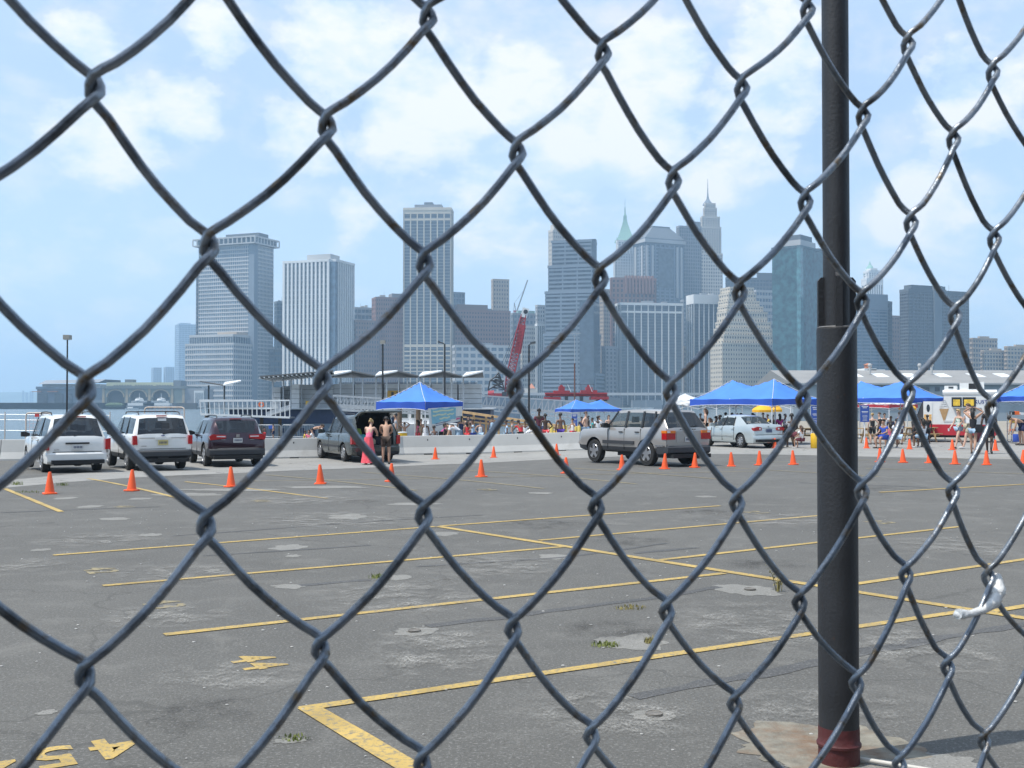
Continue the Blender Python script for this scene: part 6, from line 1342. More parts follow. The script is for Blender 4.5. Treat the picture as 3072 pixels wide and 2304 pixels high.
# dark purple SUV
PU = paint('dark plum', (.032, .009, .019), .4, .22)
st = [(0, .46, .82, .85, .90, .82), (.04, .36, 1.0, 1.04, .955, .88), (.08, .32, 1.10, 1.14, .975, .9), (.36, .30, 1.13, 1.60, .985, .76), (.46, .30, 1.13, 1.68, .99, .76), (1.2, .30, 1.12, 1.72, 1.0, .77), (2.1, .30, 1.09, 1.71, 1.0, .77), (2.6, .30, 1.06, 1.66, 1.0, .76), (3.35, .30, 1.04, 1.10, .99, .86), (3.5, .30, 1.03, 1.05, .99, .9), (4.4, .32, .94, .98, .96, .88), (4.72, .36, .8, .84, .9, .8), (4.85, .45, .6, .63, .78, .7)]
make_car('suv', 'dark plum SUV with roof rails and wide red tail lamps', 618, 1399, YAW + RAD(26), dict(L=4.85, W=1.96, st=st, rf=.76, belt=1.12, glass=['', '', 'B', '', 'S', 'S', 'Sc', 'FSc', ''], paint=PU, wr=.38, xr=1.0, xf=3.75, near=1, spokes=5, spw=.10, mirror=(3.05, 1.10), mirrorm=BLK, plate=(.92, NYP, ''), plate_dx=-.02, seats=(1.5, 2.4), cladm=BUMP, clad=True,
    gaps=((1.35, .42, 1.35, 1.06), (2.25, .42, 2.25, 1.05)), handles=((1.5, 1.0), (2.4, .98)), pillars=((1.3, 1.12, 1.25, 1.6, .05), (2.2, 1.1, 2.15, 1.6, .05)), handlem=CHR,
    rear=[('bumper', 'rear_bumper', .38, .64, .10, BUMP), ('lamp', 'tail_lamp', [(.40, .99), (.93, .93), (.97, 1.06), (.85, 1.13), (.40, 1.10)], -.03, .12, REDL), ('lamp', 'lamp_stripe', [(.42, 1.03), (.72, 1.04), (.72, 1.075), (.42, 1.07)], -.04, -.028, CLRL), ('box', 'badge', -.03, .0, -.06, .06, 1.02, 1.13, CHR), ('box', 'lettering_strip', -.02, .0, .42, .56, .93, .95, CHR), ('box', 'lettering_strip', -.02, .0, -.56, -.42, .93, .95, CHR), ('box', 'high_brake_lamp', .34, .40, -.2, .2, 1.64, 1.665, REDL), ('box', 'chrome_strip', -.105, -.095, -.7, .7, .645, .66, CHR)],
    rails=(.55, 2.3, 1.70, .60), wiper=((.10, .3, 1.16), (.12, -.2, 1.17))))
# grey minivan with open hatch
GV = paint('grey green', (.062, .072, .068), .4, .25)
st = van_stations(5.0, 1.75, 1.05, rake=.30, rf=.77)
gvroot = make_car('minivan', 'dark grey minivan with its tailgate raised by the barrier', 1035, 1385, YAW + RAD(27), dict(L=5.0, W=1.95, st=st, rf=.77, belt=1.05, glass=['', '', '', '', 'S', 'S', 'Sc', 'FSc', ''], paint=GV, wr=.33, xr=1.0, xf=3.95, near=1, spokes=9, spw=.05, mirror=(3.5, 1.08), mirrorm=GV, plate=(.50, NYP, ''), plate_dx=-.02, seats=(2.2, 2.9), open_rear=(-.2, 1.5, .64, 1.66, .70),
    gaps=((1.5, .35, 1.5, 1.0), (2.75, .35, 2.75, 1.0)), handles=((2.55, .92), (2.95, .92)), pillars=((1.45, 1.07, 1.4, 1.64, .06), (2.75, 1.05, 2.7, 1.64, .06)), handlem=BLK, mould=(.56, .07, BUMP), mouldx=((1.4, 2.72), (2.78, 3.5)),
    rear=[('bumper', 'rear_bumper', .30, .60, .10, GV), ('lamp', 'tail_lamp', [(.80, .68), (.955, .68), (.955, 1.02), (.82, 1.0)], -.03, .16, REDL)], rails=(.6, 2.6, 1.75, .62)))
hx, hz = .32, 1.70
tg = MB(); Lg = 1.18; pr = []
th_ = MB(); ys = (-.74, -.68, 0, .68, .74)
th_.rings([[(hx + .02 - k * Lg, y, hz + .02 + .11 * math.sin(k * 2.4) + .16 * k + dz) for y in (-.74 + .06 * k, -.4, 0, .4, .74 - .06 * k)] for k, dz in ((0, 0), (.25, .01), (.5, .015), (.75, .0), (.97, -.03))] , False, False)
gate = th_.build('tailgate', GV, gvroot, 50); sol = gate.modifiers.new('s', 'SOLIDIFY'); sol.thickness = .07; sol.offset = -1
gl = MB(); gl.rings([[(hx - .1 - k * .5, y, hz - .075 + .11 * math.sin((.1 + k * .42) * 2.4) + .16 * (.1 + .42 * k)) for y in (-.55, 0, .55)] for k in (0, .5, 1)], False, False); gl.build('tailgate_window', CGL, gate)
for sy in (-1, 1): MB().cyl((hx + .05, sy * .72, 1.30), (hx - .55, sy * .72, hz + .10), .012, n=6).build('gas_strut', BLK, gvroot)
MB().box(.25, 1.4, -.68, .68, .58, .64).build('cargo_floor', SEAT, gvroot)
for (x, y, sx, sy_, sz, m_, lab) in ((.5, .42, .35, .4, .38, mat('teal bag', (.06, .42, .46), .8, var=.2), 'teal bag in the minivan cargo bay'), (.6, .0, .3, .3, .22, mat('beige bag', (.45, .38, .28), .8), 'beige bag inside the grey minivan'), (.7, -.35, .4, .35, .3, mat('dark bag', (.03, .03, .04), .8), 'dark bag inside the grey minivan'), (.9, .45, .35, .3, .6, mat('lime cloth', (.35, .50, .08), .8), 'lime green cloth inside the grey minivan')):
    R_ = Matrix.Rotation(gvroot.rotation_euler[2], 3, 'Z'); q = MB(); q.rings([[(-sx / 2 * k, -sy_ / 2 * k, z), (sx / 2 * k, -sy_ / 2 * k, z), (sx / 2 * k, sy_ / 2 * k, z), (-sx / 2 * k, sy_ / 2 * k, z)] for k, z in ((.85, 0), (1, sz * .2), (1, sz * .7), (.7, sz))]); loc = gvroot.location + R_ @ Vector((x, y, .645)); o = q.build('bag', m_, None, 50, loc=loc); o.rotation_euler = (0, 0, gvroot.rotation_euler[2]); tag(o, lab, 'bag')
# silver boxy SUV
SV = paint('warm silver', (.38, .36, .34), .45, .3)
st = [(0, .52, .90, .93, .95, .9), (.02, .44, 1.10, 1.14, .98, .92), (.05, .40, 1.20, 1.24, .985, .92), (.42, .38, 1.21, 1.72, .99, .80), (.50, .38, 1.21, 1.79, 1.0, .80), (1.2, .38, 1.20, 1.82, 1.0, .81), (2.0, .38, 1.19, 1.82, 1.0, .81), (2.58, .38, 1.18, 1.79, 1.0, .80), (3.05, .38, 1.17, 1.24, .99, .9), (3.2, .38, 1.16, 1.19, .99, .92), (4.45, .38, 1.08, 1.13, .97, .9), (4.62, .42, .98, 1.02, .94, .88), (4.7, .5, .7, .73, .90, .85)]
make_car('suv', 'silver boxy SUV in side view with black bumpers and five-spoke wheels', 1944, 1398, YAW + RAD(33), dict(L=4.7, W=1.86, st=st, rf=.80, belt=1.20, glass=['', '', 'B', '', 'S', 'Sc', 'Sc', 'FSc', ''], paint=SV, wr=.385, xr=.98, xf=3.73, near=1, spokes=5, spw=.11, mirror=(2.95, 1.24), mirrorm=BLK, plate=(.86, NYP, ''), plate_dx=-.01, seats=(1.4, 2.3), clad=True,
    gaps=((1.25, .5, 1.25, 1.18), (2.08, .5, 2.08, 1.18), (2.95, .5, 2.95, 1.15)), handles=((1.42, 1.07), (2.25, 1.06)), handlem=BLK, pillars=((.62, 1.22, .66, 1.74, .07), (1.22, 1.22, 1.22, 1.74, .09), (2.05, 1.21, 2.02, 1.74, .10), (3.0, 1.2, 2.56, 1.74, .05)), mould=(.72, .11, BUMP), mouldx=((1.55, 3.2),),
    rear=[('bumper', 'rear_bumper', .40, .66, .16, BUMP), ('box', 'bumper_end_plate', .1, .5, .86, .945, .62, .68, CHR), ('lamp', 'tail_lamp', [(.56, .86), (.935, .86), (.935, 1.14), (.56, 1.14)], -.035, .20, REDL), ('lamp', 'turn_lamp', [(.56, 1.06), (.94, 1.06), (.94, 1.142), (.56, 1.142)], -.04, .205, AMBL), ('lamp', 'reverse_lamp', [(.78, 1.07), (.9, 1.07), (.9, 1.13), (.78, 1.13)], -.046, -.039, CLRL), ('box', 'number_panel', -.012, .0, -.5, .5, .78, 1.12, SV), ('box', 'lock', -.03, .0, -.02, .02, 1.02, 1.05, BLK)] + [('box', 'letter', -.02, .0, .30 - k * .1, .34 - k * .1, 1.165, 1.19, BLK) for k in range(7)],
    wiper=((.03, .1, 1.24), (.06, -.4, 1.28))))
MATS['car paint silver'] = None; del MATS['car paint silver']
# silver sedan
SS = paint('cool silver', (.50, .55, .55), .45, .28)
st = [(0, .42, .66, .69, .86, .8), (.05, .30, .92, .95, .92, .85), (.14, .24, 1.00, 1.03, .95, .88), (.62, .20, 1.01, 1.05, .98, .86), (.72, .20, 1.00, 1.08, .985, .84), (1.30, .20, .97, 1.40, .99, .70), (1.55, .20, .96, 1.45, .995, .70), (2.1, .20, .95, 1.48, 1.0, .71), (2.55, .20, .93, 1.45, 1.0, .70), (3.35, .20, .90, .97, .99, .84), (3.5, .20, .89, .92, .985, .88), (4.15, .22, .78, .82, .95, .85), (4.42, .26, .64, .67, .88, .8), (4.53, .34, .5, .52, .76, .7)]
make_car('sedan', 'silver four-door sedan parked before the large blue tent', 2225, 1344, YAW + RAD(24), dict(L=4.53, W=1.70, st=st, rf=.70, belt=.96, glass=['', '', '', '', 'Bc', '', 'Sc', 'Sc', 'FSc', ''], paint=SS, wr=.31, xr=.98, xf=3.58, near=1, spokes=8, spw=.055, mirror=(3.02, .98), mirrorm=SS, plate=(.78, NYB, ''), plate_dx=.0, seats=(1.7, 2.5),
    gaps=((1.45, .35, 1.45, .93), (2.35, .32, 2.35, .92), (3.2, .3, 3.2, .88)), handles=((1.55, .84), (2.45, .83)), pillars=((2.33, .96, 2.22, 1.40, .05), (1.50, .98, 1.62, 1.38, .04)), mould=(.52, .025, CHR), mouldx=((1.5, 3.2),),
    rear=[('bumper', 'rear_bumper', .24, .58, .08, SS), ('lamp', 'tail_lamp', [(.40, .80), (.79, .78), (.82, .90), (.62, .96), (.42, .93)], -.03, .16, REDL), ('lamp', 'reverse_lamp', [(.46, .83), (.54, .83), (.54, .90), (.46, .90)], -.04, -.028, CLRL), ('box', 'badge', .02, .06, -.035, .035, .95, .99, CHR), ('box', 'boot_line', -.005, .02, -.5, .5, .90, .905, LINE)]))
# ================================================================ PEOPLE
def skin_mesh(J, edges, rad, name, root=None, sub=1):
    """grow one continuous surface over a skeleton"""
    keys = list(J.keys()); me = bpy.data.meshes.new(name); me.from_pydata([J[k] for k in keys], [(keys.index(a), keys.index(b)) for a, b in edges], [])
    o = bpy.data.objects.new(name, me); COL.objects.link(o); md = o.modifiers.new('skin', 'SKIN'); md.use_smooth_shade = True; md.branch_smoothing = .6
    sv = me.skin_vertices[0].data
    for i, k in enumerate(keys): r = rad[k]; sv[i].radius = r if isinstance(r, tuple) else (r, r); sv[i].use_root = (k == root)
    sb = o.modifiers.new('sub', 'SUBSURF'); sb.levels = sub; sb.render_levels = sub
    m = ev_mesh(o); bpy.data.objects.remove(o); m.polygons.foreach_set('use_smooth', [True] * len(m.polygons)); return m
BASE = dict(pel=(0, .01, .95), sp=(0, .015, 1.10), ch=(0, .0, 1.29), nk=(0, .01, 1.46), hb=(0, -.02, 1.54), hm=(0, -.022, 1.64), ht=(0, -.005, 1.715), ns=(0, -.105, 1.605),
  shL=(.165, .01, 1.40), elL=(.225, .03, 1.13), wrL=(.245, -.03, .89), haL=(.245, -.05, .80), shR=(-.165, .01, 1.40), elR=(-.225, .03, 1.13), wrR=(-.245, -.03, .89), haR=(-.245, -.05, .80),
  hiL=(.085, .01, .90), knL=(.10, -.01, .50), caL=(.105, .02, .34), anL=(.105, .03, .08), toL=(.125, -.13, .035), hiR=(-.085, .01, .90), knR=(-.10, -.01, .50), caR=(-.105, .02, .34), anR=(-.105, .03, .08), toR=(-.125, -.13, .035))
RADI = dict(pel=(.145, .105), sp=(.125, .09), ch=(.15, .10), nk=.052, hb=(.062, .075), hm=(.078, .095), ht=(.062, .075), ns=.014, shL=.06, elL=.042, wrL=.029, haL=(.036, .018), shR=.06, elR=.042, wrR=.029, haR=(.036, .018), hiL=.085, knL=.056, caL=.054, anL=.036, toL=(.04, .022), hiR=.085, knR=.056, caR=.054, anR=.036, toR=(.04, .022))
EDG = [('pel', 'sp'), ('sp', 'ch'), ('ch', 'nk'), ('nk', 'hb'), ('hb', 'hm'), ('hm', 'ht'), ('hm', 'ns')] + [(a + s, b + s) for s in 'LR' for a, b in (('sh', 'el'), ('el', 'wr'), ('wr', 'ha'), ('hi', 'kn'), ('kn', 'ca'), ('ca', 'an'), ('an', 'to'))] + [('ch', 'shL'), ('ch', 'shR'), ('pel', 'hiL'), ('pel', 'hiR')]
def pose(**kw): d = dict(BASE); d.update(kw); return d
POSES = {
 'stand': pose(),
 'hip': pose(elR=(-.33, .06, 1.16), wrR=(-.20, -.05, 1.02), haR=(-.15, -.08, .98), knL=(.11, -.05, .50), toL=(.19, -.13, .035)),
 'walk': pose(knL=(.09, -.16, .52), caL=(.09, -.17, .36), anL=(.09, -.26, .10), toL=(.10, -.40, .08), knR=(-.09, .06, .50), caR=(-.09, .20, .36), anR=(-.09, .32, .15), toR=(-.10, .22, .03), elL=(.23, .10, 1.14), wrL=(.25, .10, .90), haL=(.25, .06, .82), elR=(-.23, -.05, 1.14), wrR=(-.24, -.22, .95), haR=(-.24, -.28, .88)),
 'crown': pose(shL=(.16, .0, 1.44), elL=(.36, -.08, 1.60), wrL=(.13, -.02, 1.74), haL=(.04, .0, 1.77), shR=(-.16, .0, 1.44), elR=(-.36, -.08, 1.60), wrR=(-.13, -.02, 1.74), haR=(-.04, .0, 1.77), knL=(.09, -.10, .51), caL=(.09, -.08, .35), anL=(.09, -.14, .08), toL=(.10, -.29, .035), knR=(-.09, .03, .50), caR=(-.09, .13, .35), anR=(-.09, .20, .10), toR=(-.10, .08, .03)),
 'reach': pose(sp=(0, -.03, 1.08), ch=(0, -.14, 1.25), nk=(0, -.24, 1.39), hb=(0, -.30, 1.45), hm=(0, -.33, 1.54), ht=(0, -.35, 1.62), ns=(0, -.41, 1.50), shL=(.165, -.18, 1.35), shR=(-.165, -.18, 1.35), elL=(.21, -.38, 1.16), wrL=(.16, -.60, 1.06), haL=(.14, -.68, 1.05), elR=(-.21, -.38, 1.16), wrR=(-.16, -.60, 1.06), haR=(-.14, -.68, 1.05)),
 'bend': pose(pel=(0, .10, .90), sp=(0, .0, 1.03), ch=(0, -.20, 1.08), nk=(0, -.36, 1.10), hb=(0, -.43, 1.12), hm=(0, -.52, 1.14), ht=(0, -.59, 1.15), ns=(0, -.52, 1.05), shL=(.165, -.30, 1.08), shR=(-.165, -.30, 1.08), elL=(.20, -.36, .82), wrL=(.15, -.44, .60), haL=(.13, -.46, .52), elR=(-.20, -.36, .82), wrR=(-.15, -.44, .60), haR=(-.13, -.46, .52), hiL=(.085, .08, .86), hiR=(-.085, .08, .86)),
 'sit': pose(pel=(0, .0, .55), sp=(0, .03, .70), ch=(0, .0, .89), nk=(0, -.02, 1.06), hb=(0, -.05, 1.13), hm=(0, -.055, 1.23), ht=(0, -.04, 1.31), ns=(0, -.14, 1.19), shL=(.165, -.01, 1.0), shR=(-.165, -.01, 1.0), elL=(.22, -.08, .76), wrL=(.16, -.30, .68), haL=(.12, -.37, .68), elR=(-.22, -.08, .76), wrR=(-.16, -.30, .68), haR=(-.12, -.37, .68), hiL=(.09, -.02, .52), hiR=(-.09, -.02, .52), knL=(.12, -.42, .50), caL=(.12, -.42, .34), anL=(.12, -.40, .08), toL=(.13, -.55, .035), knR=(-.12, -.42, .50), caR=(-.12, -.42, .34), anR=(-.12, -.40, .08), toR=(-.13, -.55, .035)),
 'wave': pose(elL=(.33, -.05, 1.24), wrL=(.30, -.20, 1.45), haL=(.28, -.23, 1.54), elR=(-.25, -.05, 1.15), wrR=(-.14, -.24, 1.10), haR=(-.08, -.28, 1.12)),
}
BODY, SHIRT, SHORT, TANK, SKIRT, SWIM = {}, {}, {}, {}, {}, {}
def sub_skin(J, ks, rad, nm, root): return skin_mesh({k: J[k] for k in ks}, [(a, b) for a, b in EDG_X if a in ks and b in ks], {k: rad[k] for k in ks}, nm, root)
def mixp(a, b, k): return tuple(a[i] + (b[i] - a[i]) * k for i in range(3))
for pn, J in POSES.items():
    m = skin_mesh(J, EDG, RADI, 'body', 'pel')
    bm = bmesh.new(); bm.from_mesh(m)
    fm = MB()      # five fingers on each hand
    for s in 'LR':
        w_, h_ = Vector(J['wr' + s]), Vector(J['ha' + s]); d = (h_ - w_).normalized(); side = d.cross(Vector((0, 0, 1)) if abs(d.z) < .8 else Vector((1, 0, 0))).normalized(); nn = side.cross(d)
        for i, (o_, ln_) in enumerate(((-.024, .055), (-.008, .068), (.008, .064), (.023, .05))): b = h_ + side * o_ + d * .012; fm.tube([b, b + d * ln_ * .5 - nn * .006, b + d * ln_ - nn * .022], [.0095, .009, .007], 5)
        b = h_ - d * .03 - side * .032; fm.tube([b, b - side * .022 + d * .022, b - side * .028 + d * .05 - nn * .008], [.012, .010, .008], 5)
    tm = fm.mesh('f', []); bm.from_mesh(tm); bmesh.ops.recalc_face_normals(bm, faces=bm.faces); bm.to_mesh(m); bm.free(); m.polygons.foreach_set('use_smooth', [True] * len(m.polygons)); BODY[pn] = m
    R2 = {k: (tuple(q + .020 for q in v) if isinstance(v, tuple) else v + .018) for k, v in RADI.items()}
    JJ = dict(J)
    for s in 'LR': JJ['eu' + s] = mixp(J['sh' + s], J['el' + s], .62); R2['eu' + s] = .066; JJ['th' + s] = mixp(J['hi' + s], J['kn' + s], .82); R2['th' + s] = .098; JJ['tu' + s] = mixp(J['hi' + s], J['kn' + s], .38); R2['tu' + s] = .098
    EDG_X = [('pel', 'sp'), ('sp', 'ch'), ('ch', 'shL'), ('ch', 'shR'), ('shL', 'euL'), ('shR', 'euR'), ('pel', 'hiL'), ('pel', 'hiR'), ('hiL', 'thL'), ('hiR', 'thR'), ('hiL', 'tuL'), ('hiR', 'tuR'), ('ch', 'nk')]
    R2['nk'] = .06
    JT = dict(JJ); JT['nk'] = mixp(J['ch'], J['nk'], .72)
    SHIRT[pn] = skin_mesh({k: JT[k] for k in ('pel', 'sp', 'ch', 'nk', 'shL', 'shR', 'euL', 'euR')}, [('pel', 'sp'), ('sp', 'ch'), ('ch', 'nk'), ('ch', 'shL'), ('ch', 'shR'), ('shL', 'euL'), ('shR', 'euR')], R2, 'shirt', 'sp')
    R3 = dict(R2); R3['nk'] = (.10, .09); JT['nk'] = mixp(J['ch'], J['nk'], .45); TANK[pn] = skin_mesh({k: JT[k] for k in ('pel', 'sp', 'ch', 'nk')}, [('pel', 'sp'), ('sp', 'ch'), ('ch', 'nk')], {**R3, 'ch': (.158, .108), 'sp': (.134, .10), 'pel': (.15, .11)}, 'tank', 'sp')
    SHORT[pn] = skin_mesh({k: JJ[k] for k in ('pel', 'hiL', 'hiR', 'thL', 'thR')}, [('pel', 'hiL'), ('pel', 'hiR'), ('hiL', 'thL'), ('hiR', 'thR')], {**R2, 'pel': (.155, .122), 'hiL': .104, 'hiR': .104}, 'shorts', 'pel')
    SWIM[pn] = skin_mesh({k: JJ[k] for k in ('pel', 'hiL', 'hiR', 'tuL', 'tuR')}, [('pel', 'hiL'), ('pel', 'hiR'), ('hiL', 'tuL'), ('hiR', 'tuR')], {**R2, 'pel': (.152, .118), 'hiL': .098, 'hiR': .098, 'tuL': .090, 'tuR': .090}, 'shorts', 'pel')
    if pn in ('stand', 'reach', 'hip', 'walk'):
        q = MB(); rg = []
        for k, (z, rx, ry) in enumerate(((1.0, .15, .12), (.86, .17, .14), (.6, .20, .17), (.3, .25, .22), (.06, .29, .27))): rg.append([(rx * (1 + .06 * math.sin(7 * t_ + k * .4)) * math.cos(t_), .01 + ry * (1 + .06 * math.sin(7 * t_ + k * .4)) * math.sin(t_) - (.04 if k > 2 else 0), z) for t_ in [i * math.pi / 14 for i in range(28)]])
        q.rings(rg, True, False); m = q.mesh('skirt', []); m.polygons.foreach_set('use_smooth', [True] * len(m.polygons)); SKIRT[pn] = m
def hair_mesh(J, kind):
    c = Vector(J['hm']) + Vector((0, .012, .018)); up = (Vector(J['ht']) - Vector(J['hb'])).normalized(); q = MB(); n = 14
    fw = Vector((0, -1, 0)); rt = up.cross(fw).normalized(); fw = rt.cross(up)
    rg = []
    for i in range(1, 8):
        th = math.pi * .56 * i / 7; ring = []
        for j in range(n):
            a = 2 * math.pi * j / n; front = max(0, -math.sin(a)); t2 = th * (1 - .42 * front * (i / 7) ** 1.0); r_ = .098 if kind != 'bald' else .0
            d = rt * (math.sin(t2) * math.cos(a) * .90) - fw * (math.sin(t2) * math.sin(a) * 1.08) + up * math.cos(t2)
            ring.append(c + d * (.102 + .004 * math.sin(5 * a)))
        rg.append(ring)
    q.rings(rg, True, True)
    if kind in ('long', 'tail'):
        w_ = .085 if kind == 'long' else .035; b = c - fw * .085; p = [b + up * .02, b - up * .10 - fw * .02, b - up * .22 - fw * .015, b - up * .34 - fw * .0]
        for i in range(3):
            pass
        q.tube(p, [w_ * .8, w_, w_ * .85, w_ * .35], 8)
    if kind == 'bun': q.sphere(c - fw * .09 + up * .07, .05, 8, 6)
    m = q.mesh('hair', []); m.polygons.foreach_set('use_smooth', [True] * len(m.polygons)); return m
HAIR = {}
SK = {'l': (.56, .36, .27), 't': (.42, .25, .17), 'b': (.19, .105, .07), 'd': (.075, .045, .033)}
CLO = dict(white=(.72, .73, .75), red=(.55, .03, .04), blue=(.03, .08, .42), ltblue=(.42, .58, .75), black=(.015, .015, .018), navy=(.02, .03, .09), grey=(.32, .33, .35), maroon=(.13, .03, .045), purple=(.07, .03, .28), coral=(.80, .10, .13), pink=(.75, .16, .26), khaki=(.38, .34, .25), denim=(.30, .42, .55), orange=(.80, .20, .05), brown=(.06, .04, .03), teal=(.05, .40, .42), magenta=(.50, .04, .25), green=(.10, .36, .26), yellow=(.75, .55, .08), lav=(.42, .38, .62), floral=(.55, .62, .55))
def cmat(n):
    if n == 'floral': return mat('cloth floral', (.70, .72, .66), .85, dirt=(.05, .26, .17), dscale=9, dlo=.48, dhi=.52)
    if n == 'redprint': return mat('cloth red print', (.62, .04, .05), .85, dirt=(.75, .70, .70), dscale=14, dlo=.58, dhi=.6)
    return mat('cloth ' + n, CLO[n], .85, var=.12, vscale=14, bump=.4, bscale=16)
HC = dict(dark=(.015, .012, .01), brown=(.07, .04, .025), blond=(.42, .29, .13), grey=(.25, .24, .22))
EYE = mat('eye dark', (.01, .01, .01), .3)
PCOUNT = 0
def slot(o, m): o.data.materials.append(None) if len(o.data.materials) == 0 else None; o.material_slots[0].link = 'OBJECT'; o.material_slots[0].material = m
def person(label, px, D, yh, ps='stand', rz=0., skin='l', top=None, bot='blue', hair='short', hc='dark', gender=None, feet=None, scale=None, kind='shirt', short='short', grp='people at the harbour beach', zoff=0.0):
    """rz: 0 faces the camera. Height comes from where head and ground are."""
    if feet is not None: p = G(px, feet); x, D = p.x, p.y
    else: x = X(px, D)
    zg = gz(x, D) + .006 + zoff
    if scale is None:
        top_z = {'bend': 1.26, 'sit': 1.36, 'reach': 1.66}.get(ps, 1.77); scale = (Z(yh, D) - zg) / top_z
        scale = max(.50, min(1.14, scale))
    S = thing('person', label, 'person', (x, D, zg), rz, grp); S.scale = (scale,) * 3
    o = meshobj('body', BODY[ps], S); slot(o, mat('skin ' + skin, SK[skin], .55, var=.06, vscale=9, spec=.4))
    if top:
        o = meshobj({'shirt': 'shirt', 'tank': 'tank_top', 'suit': 'swimsuit', 'dress': 'bodice'}[kind], (SHIRT if kind == 'shirt' else TANK)[ps], S); slot(o, cmat(top))
    if short == 'skirt' and ps in SKIRT: o = meshobj('skirt', SKIRT[ps], S)
    else: o = meshobj('shorts', (SWIM if short == 'swim' else SHORT)[ps], S)
    slot(o, cmat(bot))
    if hair:
        k = (ps, hair)
        if k not in HAIR: HAIR[k] = hair_mesh(POSES[ps], hair)
        o = meshobj('hair', HAIR[k], S); slot(o, mat('hair ' + hc, HC[hc], .6, var=.2, vscale=20))
    J = POSES[ps]; hm = Vector(J['hm']); ns = Vector(J['ns']); 
    for sx in (-1, 1):
        q = ('eye', ps, sx)
        if q not in HAIR: HAIR[q] = MB().sphere(tuple(hm + Vector((sx * .033, (ns.y - hm.y) * .95 , .004 + (ns.z - hm.z) * .2))), .013, 6, 5).mesh('eye', []); HAIR[('ear', ps, sx)] = MB().sphere(tuple(hm + Vector((sx * .082, .005, -.015))), .03, 6, 5, sc=(.4, .7, 1.1)).mesh('ear', [])
        o = meshobj('eye', HAIR[q], S); slot(o, EYE); o = meshobj('ear', HAIR[('ear', ps, sx)], S); slot(o, MATS['skin ' + skin])
    for s in 'LR':
        q = ('shoe', ps, s)
        if q not in HAIR:
            a, t_ = Vector(J['an' + s]), Vector(J['to' + s]); b = MB(); b.tube([a + Vector((0, .05, -.055)), a + (t_ - a) * .5 + Vector((0, 0, -.02)), t_ + Vector((0, -.05, -.012))], [.036, .044, .030], 8); HAIR[q] = b.mesh('sandal', [])
        o = meshobj('sandal', HAIR[q], S); slot(o, mat('sandal dark', (.05, .045, .04), .7, var=.2) if top != 'white' else mat('shoe pale', (.55, .55, .55), .7, var=.1))
    return S
F_ = 0.0; BK = math.pi; LF = -math.pi / 2; RT = math.pi / 2      # facing: camera, away, left, right
MAIN = 'people walking past the cones'
w1 = person('woman in green floral top and denim shorts walking with a white cup', 2876, 0, 1226, 'walk', LF + .35, 'l', 'floral', 'denim', 'tail', 'blond', feet=1347, kind='tank', short='swim', grp=MAIN)
w2 = person('man in white T-shirt and khaki shorts walking with lowered head', 2906, 0, 1209, 'walk', LF + .1, 'l', 'white', 'khaki', 'short', 'brown', feet=1348, grp=MAIN)
w3 = person('woman in black tank top with both hands on her head', 2920, 0, 1222, 'crown', BK - .6, 't', 'black', 'denim', 'long', 'dark', feet=1362, kind='tank', short='swim', grp=MAIN)
w4 = person('man in black clothes striding off behind the wire knot', 2968, 0, 1211, 'walk', BK - .5, 'd', 'black', 'black', 'short', 'dark', feet=1361, grp=MAIN)
def held(name, label, cat, mb, m, P_, J, k, off=(0, 0, 0)):
    p = P_.matrix_basis @ (Vector(J[k]) + Vector(off)); o = mb.build(name, m, None, 40, loc=p); tag(o, label, cat); return o
bpy.context.view_layer.update()
held('paper_cup', 'white cup held by the woman in green floral top', 'cup', MB().lathe([(.03, -.05), (.042, .06), (.044, .065)], 12), WHT, w1, POSES['walk'], 'haR', (0, -.04, -.05))
q = MB(); q.rings([[(-.14, -.06, -.16), (.14, -.06, -.16), (.14, .06, -.16), (-.14, .06, -.16)], [(-.17, -.08, 0), (.17, -.08, 0), (.17, .08, 0), (-.17, .08, 0)], [(-.10, -.04, .16), (.10, -.04, .16), (.10, .04, .16), (-.10, .04, .16)]]); held('shoulder_bag', 'black shoulder bag of the woman with hands on head', 'bag', q, mat('black bag', (.012, .012, .014), .6, var=.2), w3, POSES['crown'], 'pel', (-.22, .03, .02))
q = MB(); q.rings([[(-.13, -.05, -.2), (.13, -.05, -.2), (.13, .05, -.2), (-.13, .05, -.2)], [(-.15, -.07, .1), (.15, -.07, .1), (.15, .07, .1), (-.15, .07, .1)], [(-.1, -.03, .18), (.1, -.03, .18), (.1, .03, .18), (-.1, .03, .18)]]); held('tote_bag', 'dark red bag carried by the man in black', 'bag', q, cmat('maroon'), w4, POSES['walk'], 'wrL', (.06, .05, -.3))
person('woman in strapless pink top and long coral skirt at the open minivan', 1106, 0, 1261, 'reach', BK - .15, 'l', 'pink', 'coral', 'bun', 'blond', feet=1394, kind='tank', short='skirt', grp='couple unloading the grey minivan', scale=.98)
person('shirtless man in dark brown shorts under the raised tailgate', 1158, 0, 1250, 'reach', BK + .1, 't', None, 'brown', 'short', 'dark', feet=1393, grp='couple unloading the grey minivan', scale=1.04)
